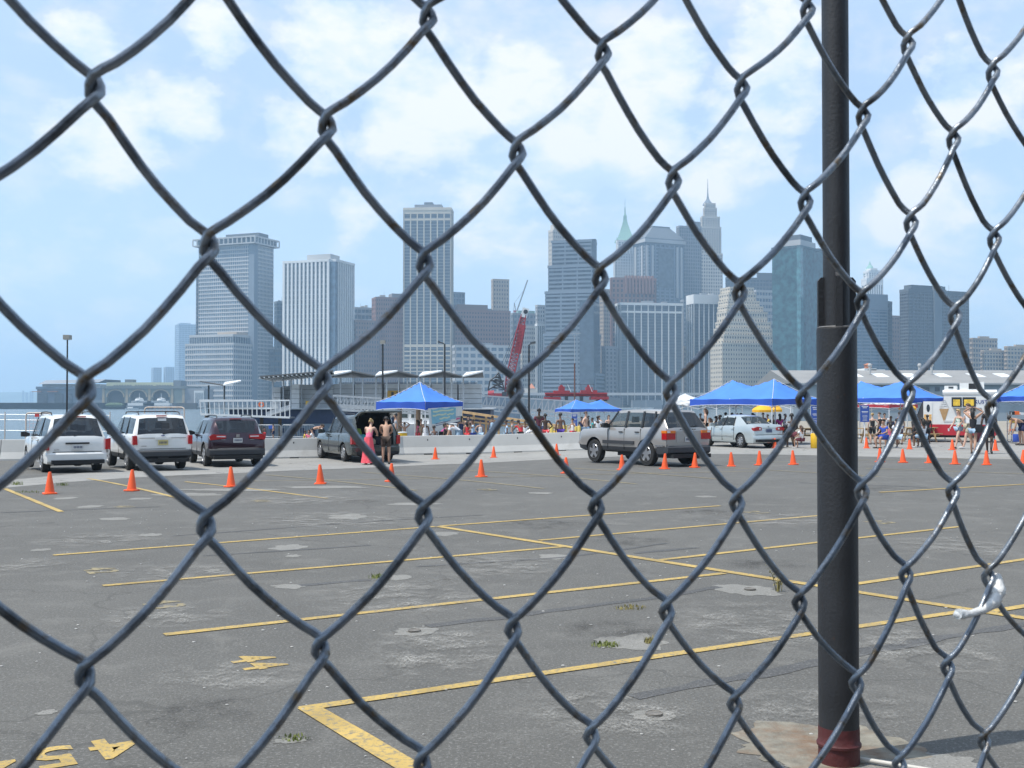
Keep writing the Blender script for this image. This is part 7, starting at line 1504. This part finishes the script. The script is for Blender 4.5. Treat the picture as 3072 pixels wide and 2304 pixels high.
CR = [
 ('tall man in maroon T-shirt standing behind the barrier', 1617, 51, 1224, 'stand', .3, 'd', 'maroon', 'navy', 'short', 'dark', 'shirt', 'short'),
 ('shirtless man in red printed shorts seen from behind', 1636, 49, 1239, 'hip', BK, 'd', None, 'redprint', 'short', 'dark', 'shirt', 'short'),
 ('shirtless man in purple shorts beside a yellow bollard', 1681, 49, 1237, 'stand', BK + .3, 'b', None, 'purple', 'short', 'dark', 'shirt', 'short'),
 ('shirtless man with pale blue shorts next to the SUV mirror', 1757, 52, 1233, 'hip', RT - .5, 'l', None, 'ltblue', 'short', 'brown', 'shirt', 'short'),
 ('boy in white vest and red shorts by short yellow bollards', 1718, 52, 1254, 'wave', LF + .5, 't', 'white', 'red', 'short', 'dark', 'tank', 'short'),
 ('woman in red swimsuit facing away behind the barrier', 1403, 52, 1258, 'stand', BK - .2, 't', 'red', 'red', 'long', 'dark', 'suit', 'swim'),
 ('boy in light blue T-shirt and blue shorts next to red swimsuit', 1419, 51, 1256, 'wave', LF, 'b', 'ltblue', 'blue', 'short', 'dark', 'shirt', 'short'),
 ('girl in white sleeveless top right of the light blue T-shirt', 1441, 53, 1259, 'hip', .2, 't', 'white', 'ltblue', 'short', 'dark', 'tank', 'short'),
 ('slim woman in dark top standing between banner and red swimsuit', 1384, 55, 1247, 'stand', BK, 't', 'navy', 'navy', 'tail', 'dark', 'tank', 'short'),
 ('woman in dark top behind the red swimsuit', 1405, 58, 1246, 'hip', 0, 'l', 'brown', 'khaki', 'long', 'dark', 'tank', 'short'),
 ('child in white T-shirt right under the banner corner', 1371, 50, 1268, 'bend', LF, 't', 'white', 'denim', 'short', 'dark', 'shirt', 'short'),
 ('man in grey T-shirt right of the raised tailgate', 1187, 52, 1238, 'stand', LF, 't', 'grey', 'khaki', 'short', 'dark', 'shirt', 'short'),
 ('bare-backed child in orange shorts with hands behind head', 1214, 54, 1266, 'crown', BK, 't', None, 'orange', 'short', 'brown', 'shirt', 'short'),
 ('woman with a pink top beside the tent leg', 1253, 54, 1259, 'hip', LF, 'b', 'pink', 'coral', 'long', 'dark', 'shirt', 'short'),
 ('woman in khaki top behind the pink top', 1263, 57, 1256, 'stand', .4, 't', 'khaki', 'khaki', 'tail', 'brown', 'shirt', 'short'),
 ('girl in long white dress beside front tent leg', 1276, 53, 1260, 'stand', BK, 'b', 'white', 'white', 'long', 'dark', 'tank', 'skirt'),
 ('man in grey shirt sitting under the banner', 1303, 51.5, 1275, 'sit', BK + .5, 'b', 'grey', 'grey', 'short', 'dark', 'shirt', 'short'),
 ('person in magenta top crouching behind the barrier under the banner', 1331, 52, 1276, 'bend', RT, 't', 'magenta', 'black', 'long', 'dark', 'shirt', 'short'),
 ('person in dark clothes right of magenta top', 1342, 51, 1269, 'stand', BK, 'b', 'black', 'black', 'short', 'dark', 'shirt', 'short'),
 ('bather in pale blue top standing alone by timber rail', 1477, 60, 1246, 'stand', BK, 'b', 'ltblue', 'ltblue', 'short', 'dark', 'tank', 'short'),
 ('youth in light blue shirt behind barrier middle', 1519, 52, 1259, 'hip', LF, 'b', 'ltblue', 'denim', 'short', 'dark', 'shirt', 'short'),
 ('youth in grey shirt next to the red shirt', 1537, 53, 1257, 'stand', RT, 't', 'grey', 'denim', 'short', 'dark', 'shirt', 'short'),
 ('woman in red shirt stooping behind the barrier', 1563, 51, 1259, 'reach', BK + .5, 'b', 'red', 'black', 'tail', 'dark', 'shirt', 'short'),
 ('person in white shirt bending low beside red shirt', 1584, 50.5, 1281, 'bend', RT, 'b', 'white', 'white', 'short', 'dark', 'shirt', 'short'),
 ('person in white top behind the white bender', 1576, 54, 1262, 'stand', 0, 'b', 'white', 'denim', 'short', 'dark', 'shirt', 'short'),
 ('woman in white cap and top left of red printed shorts', 1628, 56, 1247, 'stand', 0, 'b', 'white', 'white', 'short', 'grey', 'tank', 'short'),
 ('bather in teal top beside SUV windscreen', 1777, 56, 1252, 'hip', LF, 'b', 'teal', 'navy', 'short', 'dark', 'shirt', 'short'),
 ('man in white T-shirt seen from behind beside teal top', 1793, 55, 1247, 'stand', BK, 'd', 'white', 'grey', 'short', 'dark', 'shirt', 'short'),
 ('man in white shirt reaching out near SUV windscreen', 1812, 57, 1246, 'reach', LF, 't', 'white', 'black', 'short', 'brown', 'shirt', 'short'),
 ('bare-shouldered woman behind SUV windscreen', 1826, 58, 1244, 'stand', 0, 'l', None, 'navy', 'long', 'brown', 'shirt', 'swim'),
 ('woman in dark dress left of teal top, under far tent', 1745, 60, 1249, 'stand', 0, 'b', 'navy', 'navy', 'short', 'dark', 'shirt', 'skirt'),
 ('bather in dark top under far twin-peak tent', 1765, 66, 1246, 'hip', LF, 'd', 'black', 'black', 'short', 'dark', 'shirt', 'short'),
 ('child in red shorts standing before the steel crowd barriers', 794, 78, 1279, 'stand', BK, 'b', None, 'red', 'short', 'dark', 'shirt', 'short'),
 ('child in dark blue shorts looking down before the barge', 820, 78, 1271, 'stand', LF, 't', None, 'navy', 'short', 'dark', 'shirt', 'short'),
 ('shirtless youth leaning over a seated friend left of grey minivan', 941, 56, 1272, 'bend', RT, 't', None, 'navy', 'short', 'brown', 'shirt', 'short'),
 ('person in white T-shirt sitting left of grey minivan mirror', 938, 53, 1283, 'sit', LF, 't', 'white', 'brown', 'short', 'dark', 'shirt', 'short'),
 ('person in white top close to the grey minivan windscreen', 965, 55, 1271, 'stand', LF, 't', 'white', 'white', 'short', 'dark', 'shirt', 'short'),
 ('child with yellow shirt crouching far left of grey minivan', 914, 56, 1290, 'sit', RT, 'b', 'yellow', 'navy', 'short', 'dark', 'shirt', 'short'),
 ('person in pink top sitting beside yellow shirt', 927, 55, 1288, 'sit', 0, 't', 'pink', 'grey', 'short', 'dark', 'shirt', 'short'),
 ('dark-dressed bather climbing by the barge hull', 884, 84, 1262, 'walk', RT, 'd', 'navy', 'navy', 'short', 'dark', 'shirt', 'short'),
 ('woman in black bikini standing above the sedan hood', 2116, 58, 1224, 'hip', LF, 'l', None, 'black', 'long', 'brown', 'shirt', 'swim'),
 ('tanned woman sitting low beside black bikini', 2131, 56, 1252, 'sit', LF, 't', 'brown', 'brown', 'long', 'brown', 'tank', 'short'),
 ('man in black shirt under left end of the large tent', 2101, 60, 1239, 'stand', BK, 'd', 'black', 'black', 'short', 'dark', 'shirt', 'short'),
 ('seated person in grey under large tent', 2146, 57, 1247, 'sit', RT, 'b', 'grey', 'black', 'short', 'dark', 'shirt', 'short'),
 ('seated person in navy under large tent', 2162, 58, 1243, 'sit', LF, 'd', 'navy', 'black', 'short', 'dark', 'shirt', 'short'),
 ('broad man in black shirt under large tent centre', 2177, 56, 1236, 'stand', BK, 'd', 'black', 'black', 'short', 'dark', 'shirt', 'short'),
 ('woman in dark top under large tent centre', 2196, 58, 1237, 'hip', 0, 'b', 'navy', 'black', 'long', 'dark', 'shirt', 'short'),
 ('man in brown shirt behind the sedan roof', 2211, 60, 1239, 'stand', RT, 'd', 'brown', 'black', 'short', 'dark', 'shirt', 'short'),
 ('pale shirtless man stooping behind the sedan roof', 2240, 55, 1239, 'reach', LF, 'l', None, 'denim', 'short', 'brown', 'shirt', 'short'),
 ('woman with big dark hair behind the sedan roof', 2258, 56, 1238, 'stand', LF, 'd', 'black', 'black', 'long', 'dark', 'shirt', 'short'),
 ('man in dark shirt below the yellow umbrella', 2289, 60, 1237, 'hip', 0, 'd', 'navy', 'black', 'short', 'dark', 'shirt', 'short'),
 ('person in yellow shirt below the yellow umbrella', 2303, 61, 1242, 'stand', LF, 'b', 'yellow', 'black', 'short', 'dark', 'shirt', 'short'),
 ('person in black right of yellow shirt', 2318, 58, 1243, 'stand', BK, 'd', 'black', 'black', 'short', 'dark', 'shirt', 'short'),
 ('woman in magenta dress by the white tent leg', 2339, 56, 1240, 'stand', BK, 'b', 'magenta', 'magenta', 'long', 'dark', 'shirt', 'skirt'),
 ('man in white cap and light shirt under tent right end', 2355, 55, 1240, 'stand', RT, 'b', 'white', 'navy', 'short', 'grey', 'shirt', 'short'),
 ('large man in grey shirt sitting at picnic table behind sedan', 2375, 49.5, 1238, 'sit', BK, 'd', 'grey', 'maroon', 'short', 'dark', 'shirt', 'short'),
 ('woman in white sitting on the picnic bench left of the pole', 2404, 48.5, 1275, 'sit', BK + .5, 't', 'white', 'maroon', 'long', 'brown', 'shirt', 'short'),
 ('blond woman with bare shoulders standing right of notice board', 2617, 53, 1238, 'hip', BK, 'l', 'black', 'black', 'bun', 'blond', 'tank', 'short'),
 ('shirtless man facing left among the seated crowd', 2638, 54, 1236, 'stand', LF, 'l', None, 'khaki', 'short', 'brown', 'shirt', 'short'),
 ('person in white top behind shirtless man', 2653, 57, 1238, 'wave', 0, 't', 'white', 'grey', 'short', 'dark', 'shirt', 'short'),
 ('boy in blue T-shirt sitting sideways on the bench', 2652, 48.5, 1256, 'sit', LF + .6, 't', 'blue', 'blue', 'short', 'dark', 'shirt', 'short'),
 ('girl in pale pink sitting next to blue T-shirt boy', 2671, 49, 1263, 'sit', BK, 't', 'pink', 'grey', 'long', 'dark', 'shirt', 'short'),
 ('person in white T-shirt sitting with back turned on the bench', 2692, 48.5, 1253, 'sit', BK, 'b', 'white', 'ltblue', 'short', 'dark', 'shirt', 'short'),
 ('man in blue T-shirt standing behind the bench', 2699, 53, 1233, 'stand', BK, 't', 'blue', 'navy', 'short', 'dark', 'shirt', 'short'),
 ('person in black sitting left on the bench', 2637, 50, 1255, 'sit', RT, 'd', 'black', 'black', 'short', 'dark', 'shirt', 'short'),
 ('person in navy behind the white T-shirt back', 2672, 54, 1247, 'stand', 0, 'd', 'navy', 'navy', 'short', 'dark', 'shirt', 'short'),
 ('woman in white sitting with black strap near truck wheel', 2768, 49, 1251, 'sit', BK + .3, 'b', 'white', 'denim', 'long', 'dark', 'shirt', 'short'),
 ('person in dark clothes sitting left of black strap', 2742, 50, 1258, 'sit', RT, 'd', 'black', 'black', 'short', 'dark', 'shirt', 'short'),
 ('person in black at the truck front window', 2782, 54, 1243, 'stand', BK, 'd', 'black', 'black', 'short', 'dark', 'shirt', 'short'),
 ('person with bare back at shelves right of truck', 3062, 52, 1246, 'bend', LF, 't', None, 'navy', 'short', 'dark', 'shirt', 'short'),
]
for i, (lab, px, D, yh, ps, rz, skn, top, bot, hr, hcol, kd, sh) in enumerate(CR): person(lab, px, D, yh, ps, rz + rnd.uniform(-.15, .15), skn, top, bot, hr, hcol, kind=kd, short=sh)
# ================================================================ FENCE, POLE, TREE
kx = 3072 / 2212
KN = {0: [(205, 185), (185, 835), (183, 1455)], 1: [(452, 525), (445, 1130)], 2: [(707, 265), (697, 815), (692, 1395)], 3: [(925, 30), (918, 560), (915, 1105), (912, 1640)],
 4: [(1118, 320), (1113, 830), (1108, 1350)], 5: [(1303, 105), (1297, 590), (1288, 1085), (1277, 1580)], 6: [(1455, 380), (1450, 835), (1440, 1310)], 7: [(1603, 180), (1598, 620), (1592, 1075), (1587, 1510)],
 8: [(1745, 10), (1740, 425), (1735, 850), (1727, 1290)], 9: [(1865, 240), (1862, 640), (1862, 1050), (1850, 1465)], 10: [(1962, 85), (1968, 470), (1962, 835), (1957, 1230), (1943, 1640)], 11: [(2060, 290), (2063, 670), (2058, 1050), (2047, 1430)], 12: [(2145, 145), (2148, 505), (2142, 870), (2135, 1235), (2125, 1590)]}
R0_ = {0: 0, 1: 1, 2: 0, 3: -1, 4: 0, 5: -1, 6: 0, 7: -1, 8: -2, 9: -1, 10: -2, 11: -1, 12: -2}
FX0, FY0, FTH, FT0, FLEAN, FK = -.10232, .26373, .59251, .07627, -.02479, .87010      # the fence plane: a vertical mesh that runs off to the right at 34 degrees
HP = .0718 / 2
fc, fs = math.cos(FTH), math.sin(FTH); nrm = Vector((fs, -fc, 0))       # nrm points to the camera side
def lat(k, r): return k * HP * FK, FT0 - r * HP
obs = {}
for k, l in KN.items():
    for i, (x, y) in enumerate(l):
        d = raydir(x * kx, y * kx); tq = fs / fc; kk = (FY0 - FX0 * tq) / (d.y - d.x * tq - FLEAN * d.z); s = (kk * d.x - FX0) / fc; t = kk * d.z; r = R0_[k] + 2 * i; ls, lt = lat(k, r); obs[k, r] = (s - ls, t - lt)
def node(k, r):
    ls, lt = lat(k, r)
    if (k, r) in obs: return ls + obs[k, r][0], lt + obs[k, r][1]
    W_ = .12; a = b = 0.
    for (k2, r2), (e, g) in obs.items():
        w_ = math.exp(-((k - k2) ** 2 + (r - r2) ** 2) / 4.5); W_ += w_; a += w_ * e; b += w_ * g
    return ls + a / W_, lt + b / W_
def fpt(s, t, dp): return Vector((FX0 + s * fc, FY0 + s * fs + FLEAN * t, CAMZ + t)) + nrm * dp
m, t_, b = nodes_of('weathered fence wire'); L = t_.links.new
tc_ = t_.nodes.new('ShaderNodeTexCoord')
def nz_(sc_, det, ro): 
    n = t_.nodes.new('ShaderNodeTexNoise'); n.inputs['Scale'].default_value = sc_; n.inputs['Detail'].default_value = det; n.inputs['Roughness'].default_value = ro; L(tc_.outputs['Object'], n.inputs[0]); return n.outputs[0]
def mrr(x, a, c, lo=0., hi=1.):
    q = t_.nodes.new('ShaderNodeMapRange'); q.inputs[1].default_value = a; q.inputs[2].default_value = c; q.inputs[3].default_value = lo; q.inputs[4].default_value = hi; L(x, q.inputs[0]); return q.outputs[0]
def mxx(f, a, c):
    q = t_.nodes.new('ShaderNodeMix'); q.data_type = 'RGBA'; L(f, q.inputs[0])
    for i, s in ((6, a), (7, c)):
        if isinstance(s, tuple): q.inputs[i].default_value = (*s, 1)
        else: L(s, q.inputs[i])
    return q.outputs[2]
c1 = mxx(mrr(nz_(60, 6, .6), .35, .65), (.19, .225, .27), (.32, .35, .385))
c1 = mxx(mrr(nz_(34, 8, .7), .50, .64), c1, (.09, .10, .11))
c1 = mxx(mrr(nz_(110, 7, .7), .54, .66), c1, (.17, .125, .075))
L(c1, b.inputs['Base Color']); b.inputs['Metallic'].default_value = .7; b.inputs['Roughness'].default_value = .36
bp = t_.nodes.new('ShaderNodeBump'); bp.inputs['Strength'].default_value = .5; bp.inputs['Distance'].default_value = .0006; L(nz_(420, 4, .6), bp.inputs['Height']); L(bp.outputs[0], b.inputs['Normal'])
WIRE = m
FE = thing('chain_link_fence', 'weathered grey chain-link fence of interlocked zigzag wires close up', 'fence')
WR, RH, DL = .00128, .0012, .0026
RMIN, RMAX, KMIN, KMAX = -30, 54, -7, 26
for k in range(KMIN, KMAX):
    pth = []
    r0 = RMIN if (k + RMIN) % 2 == 0 else RMIN + 1
    prev = None
    for r in range(r0, RMAX):
        left = (r - r0) % 2 == 0; s, t = node(k, r) if left else node(k + 1, r); sg = 1 if left else -1; u = .001
        loc = [(s + sg * 4.2 * u, t + 5.6 * u, sg * DL), (s + sg * 1.2 * u, t + 3.6 * u, sg * DL * .95), (s - sg * RH * .72, t + 2.0 * u, sg * DL * .6), (s - sg * RH, t, 0), (s - sg * RH * .72, t - 2.0 * u, -sg * DL * .6), (s + sg * .9 * u, t - 3.9 * u, -sg * DL * .95), (s + sg * 3.6 * u, t - 6.6 * u, -sg * DL)]
        if prev:
            a, c = prev, loc[0]
            for q in (.2, .4, .6, .8): pth.append(fpt(a[0] + (c[0] - a[0]) * q, a[1] + (c[1] - a[1]) * q - .0016 * math.sin(math.pi * q) + rnd.uniform(-.00008, .00008), a[2] + (c[2] - a[2]) * q))
        pth += [fpt(*q) for q in loc]; prev = loc[-1]
    q = MB(); q.tube(pth, WR, 8); q.build('wire', WIRE, FE, 60)
a = fpt(KMAX * HP * FK + .03, 0, -.02); MB().cyl((a.x, a.y, 0), (a.x, a.y, 3.1), .03, n=14).build('end_post', GALV, FE, 40)
a0_, a1_ = fpt(KMIN * HP * FK, 1.1, -.025), fpt(KMAX * HP * FK + .03, 1.1, -.025); MB().cyl(a0_, a1_, .021, n=12).build('top_rail', GALV, FE, 40)
# knotted scrap of white plastic on the wire
s, t = node(12, 4); c = fpt(s - .004, t - .012, .001); q = MB()
e1 = Vector((fc, fs, 0)); up = Vector((0, 0, 1))
q.tube([c + e1 * .0085 + up * .010, c + e1 * .005 + up * .005 + nrm * .003, c + e1 * .001 + nrm * .0035, c - e1 * .005 - up * .003 + nrm * .002, c - e1 * .012 - up * .004 + nrm * .001, c - e1 * .019 - up * .0035], [.0019, .0031, .0028, .0018, .0015, .0022], 9)
q.sphere(tuple(c + e1 * .004 + up * .004 + nrm * .003), .0034, 9, 7, sc=(1.1, 1, .9)); q.sphere(tuple(c - e1 * .017 - up * .004), .0024, 8, 6, sc=(1.4, 1, .8))
tag(q.build('plastic_scrap', mat('white plastic scrap', (.85, .85, .83), .5, var=.06, vscale=200, bump=.2, bscale=500), None, 60), 'knotted white scrap of plastic caught on the fence wire', 'plastic scrap')

# ---- black steel pole
pb = G(2517, 2286); PO = thing('steel_pole', 'thick black steel pole with sleeve, fins and red base', 'pole', (pb.x, pb.y, 0)); yq = pb.y
BP = mat('black pole paint', (.022, .023, .026), .5, var=.25, vscale=4, dirt=(.055, .03, .02), dscale=14, dlo=.66, dhi=.74, bump=.15, bscale=60); RP = mat('red primer', (.085, .016, .017), .65, var=.25, vscale=9, dirt=(.05, .02, .015), dscale=9, dlo=.5, dhi=.8, bump=.2, bscale=40)
zs = Z(984, yq); r1, r2 = .105, .070
MB().lathe([(r1, .19), (r1, zs - .006), (r1 - .006, zs), (r2 * .9, zs)], 40).build('sleeve', BP, PO, 40); MB().cyl((0, 0, zs - .03), (0, 0, 7.5), r2, n=36).build('upper_pipe', BP, PO, 40)
MB().lathe([(r1 + .002, 0), (r1 + .002, .085), (r1 + .010, .092), (r1 + .011, .105), (r1 + .003, .115), (r1 + .002, .155), (r1 + .0015, .192)], 40).build('red_base', RP, PO, 40)
MB().lathe([(r1 - .002, zs + .0005), (r1 - .006, zs + .007), (r2 + .006, zs + .009), (r2, zs + .004)], 36).build('weld_ring', mat('bare weld', (.11, .11, .11), .6, var=.4, vscale=30), PO, 40)
for ang, hh in ((math.pi, .27), (-math.pi / 2 - .15, .29), (0, .27), (math.pi / 2, .27)):
    d = Vector((math.cos(ang), math.sin(ang), 0)); n2 = Vector((-d.y, d.x, 0)) * (.018 if abs(ang + math.pi / 2) < .3 else .012)
    q = MB(); q.rings([[tuple(d * (r2 - .004) - n2 + Vector((0, 0, z))), tuple(d * (r1 - .004) - n2 + Vector((0, 0, z))), tuple(d * (r1 - .004) + n2 + Vector((0, 0, z))), tuple(d * (r2 - .004) + n2 + Vector((0, 0, z)))] for z in (zs + .004, zs + hh - .02)] + [[tuple(d * (r2 - .004) - n2 + Vector((0, 0, zs + hh))), tuple(d * (r1 - .02) - n2 + Vector((0, 0, zs + hh))), tuple(d * (r1 - .02) + n2 + Vector((0, 0, zs + hh))), tuple(d * (r2 - .004) + n2 + Vector((0, 0, zs + hh)))]]); q.build('fin', BP, PO, 30)
pt0 = G(2560, 2286); pt1 = G(2640, 2316); tag(MB().cyl((pt0.x, pt0.y - .0, .022), (pt1.x + .35, pt1.y - .1, .022), .012, n=10).build('conduit_pipe', mat('pale pipe', (.55, .53, .48), .6, var=.15), None, 40), 'thin pale pipe lying on the ground from the pole foot', 'pipe')

# ---- unseen tree added behind the photographer so its crown shades the fence
TRK = mat('added tree bark', (.12, .09, .065), .9, var=.3, vscale=5, bump=.6, bscale=14); LEAF = mat('added tree leaf', (.065, .12, .03), .6, var=.35, vscale=2)
cen = Vector((-.90, -.17, 1.95)) - ldir * 5.2; TT = thing('added_shade_tree', 'leafy unseen tree added on the near side to shade the fence', 'tree', (cen.x - 1.2, cen.y - 1.5, 0))
base = Vector((0, 0, 0)); top = cen - Vector(TT.location); q = MB(); q.tube([base, top * .3 + Vector((-.1, 0, .3)), top * .62 + Vector((0, -.1, .5)), top * .95], [.17, .14, .11, .06], 12)
for i in range(9):
    a = i * 2.4; e = top + Vector((math.cos(a) * 1.2, math.sin(a) * .9, rnd.uniform(-.3, .7))); q.tube([top * .72, top * .86 + Vector((math.cos(a) * .4, math.sin(a) * .4, .1)), e], [.06, .04, .012], 7)
q.build('added_tree_trunk', TRK, TT, 50); q = MB()
for i in range(5200):
    while True:
        v = Vector((rnd.uniform(-1, 1), rnd.uniform(-1, 1), rnd.uniform(-1, 1)))
        if v.length < 1: break
    p = top + Vector((v.x * 1.75 - .25, v.y * 1.4 - .35, v.z * .9)); a, b_ = rnd.uniform(0, 6.28), rnd.uniform(-.6, .6); d = Vector((math.cos(a), math.sin(a), b_)).normalized() * rnd.uniform(.07, .12); sdv = d.cross(Vector((rnd.uniform(-.4, .4), rnd.uniform(-.4, .4), 1))).normalized() * .045
    q.add([p - d, p + sdv, p + d, p - sdv], [(0, 1, 2, 3)])
q.build('crown', LEAF, TT, kind='stuff')

# ---- unseen brick block added behind the photographer to dim skylight from the right
BRK = mat('added dark brick', (.10, .06, .05), .9, var=.25, vscale=2); SB = thing('added_brick_block', 'added dark brick block added unseen behind the photographer to dim light from the right', 'building', (0, 0, 0))
MB().box(1.6, 40, -16, -4.5, 0, 10).build('wall', BRK, SB); MB().box(1.3, 40.3, -16.3, -4.2, 10.0, 10.5).build('cornice', W['tan'], SB)
for i in range(9):
    for z in (1.5, 5.8): x = 3.2 + i * 4; MB().box(x, x + 1.6, -4.49, -4.44, z, z + 2.4).build('window', GLS['dark'], SB)
# ================================================================ HAZE
m = bpy.data.materials.new('summer haze'); m.use_nodes = True; t = m.node_tree; t.nodes.clear()
o_ = t.nodes.new('ShaderNodeOutputMaterial'); pv = t.nodes.new('ShaderNodeVolumePrincipled')
pv.inputs['Color'].default_value = (.55, .78, 1.0, 1); pv.inputs['Density'].default_value = 0.00027; pv.inputs['Anisotropy'].default_value = 0.2
t.links.new(pv.outputs[0], o_.inputs['Volume'])
hz = MB().box(-7900, 7900, -500, 9000, -3.6, 345).build('haze', m); hz['kind'] = 'stuff'; hz['label'] = 'thin blue summer haze over harbour and skyline'
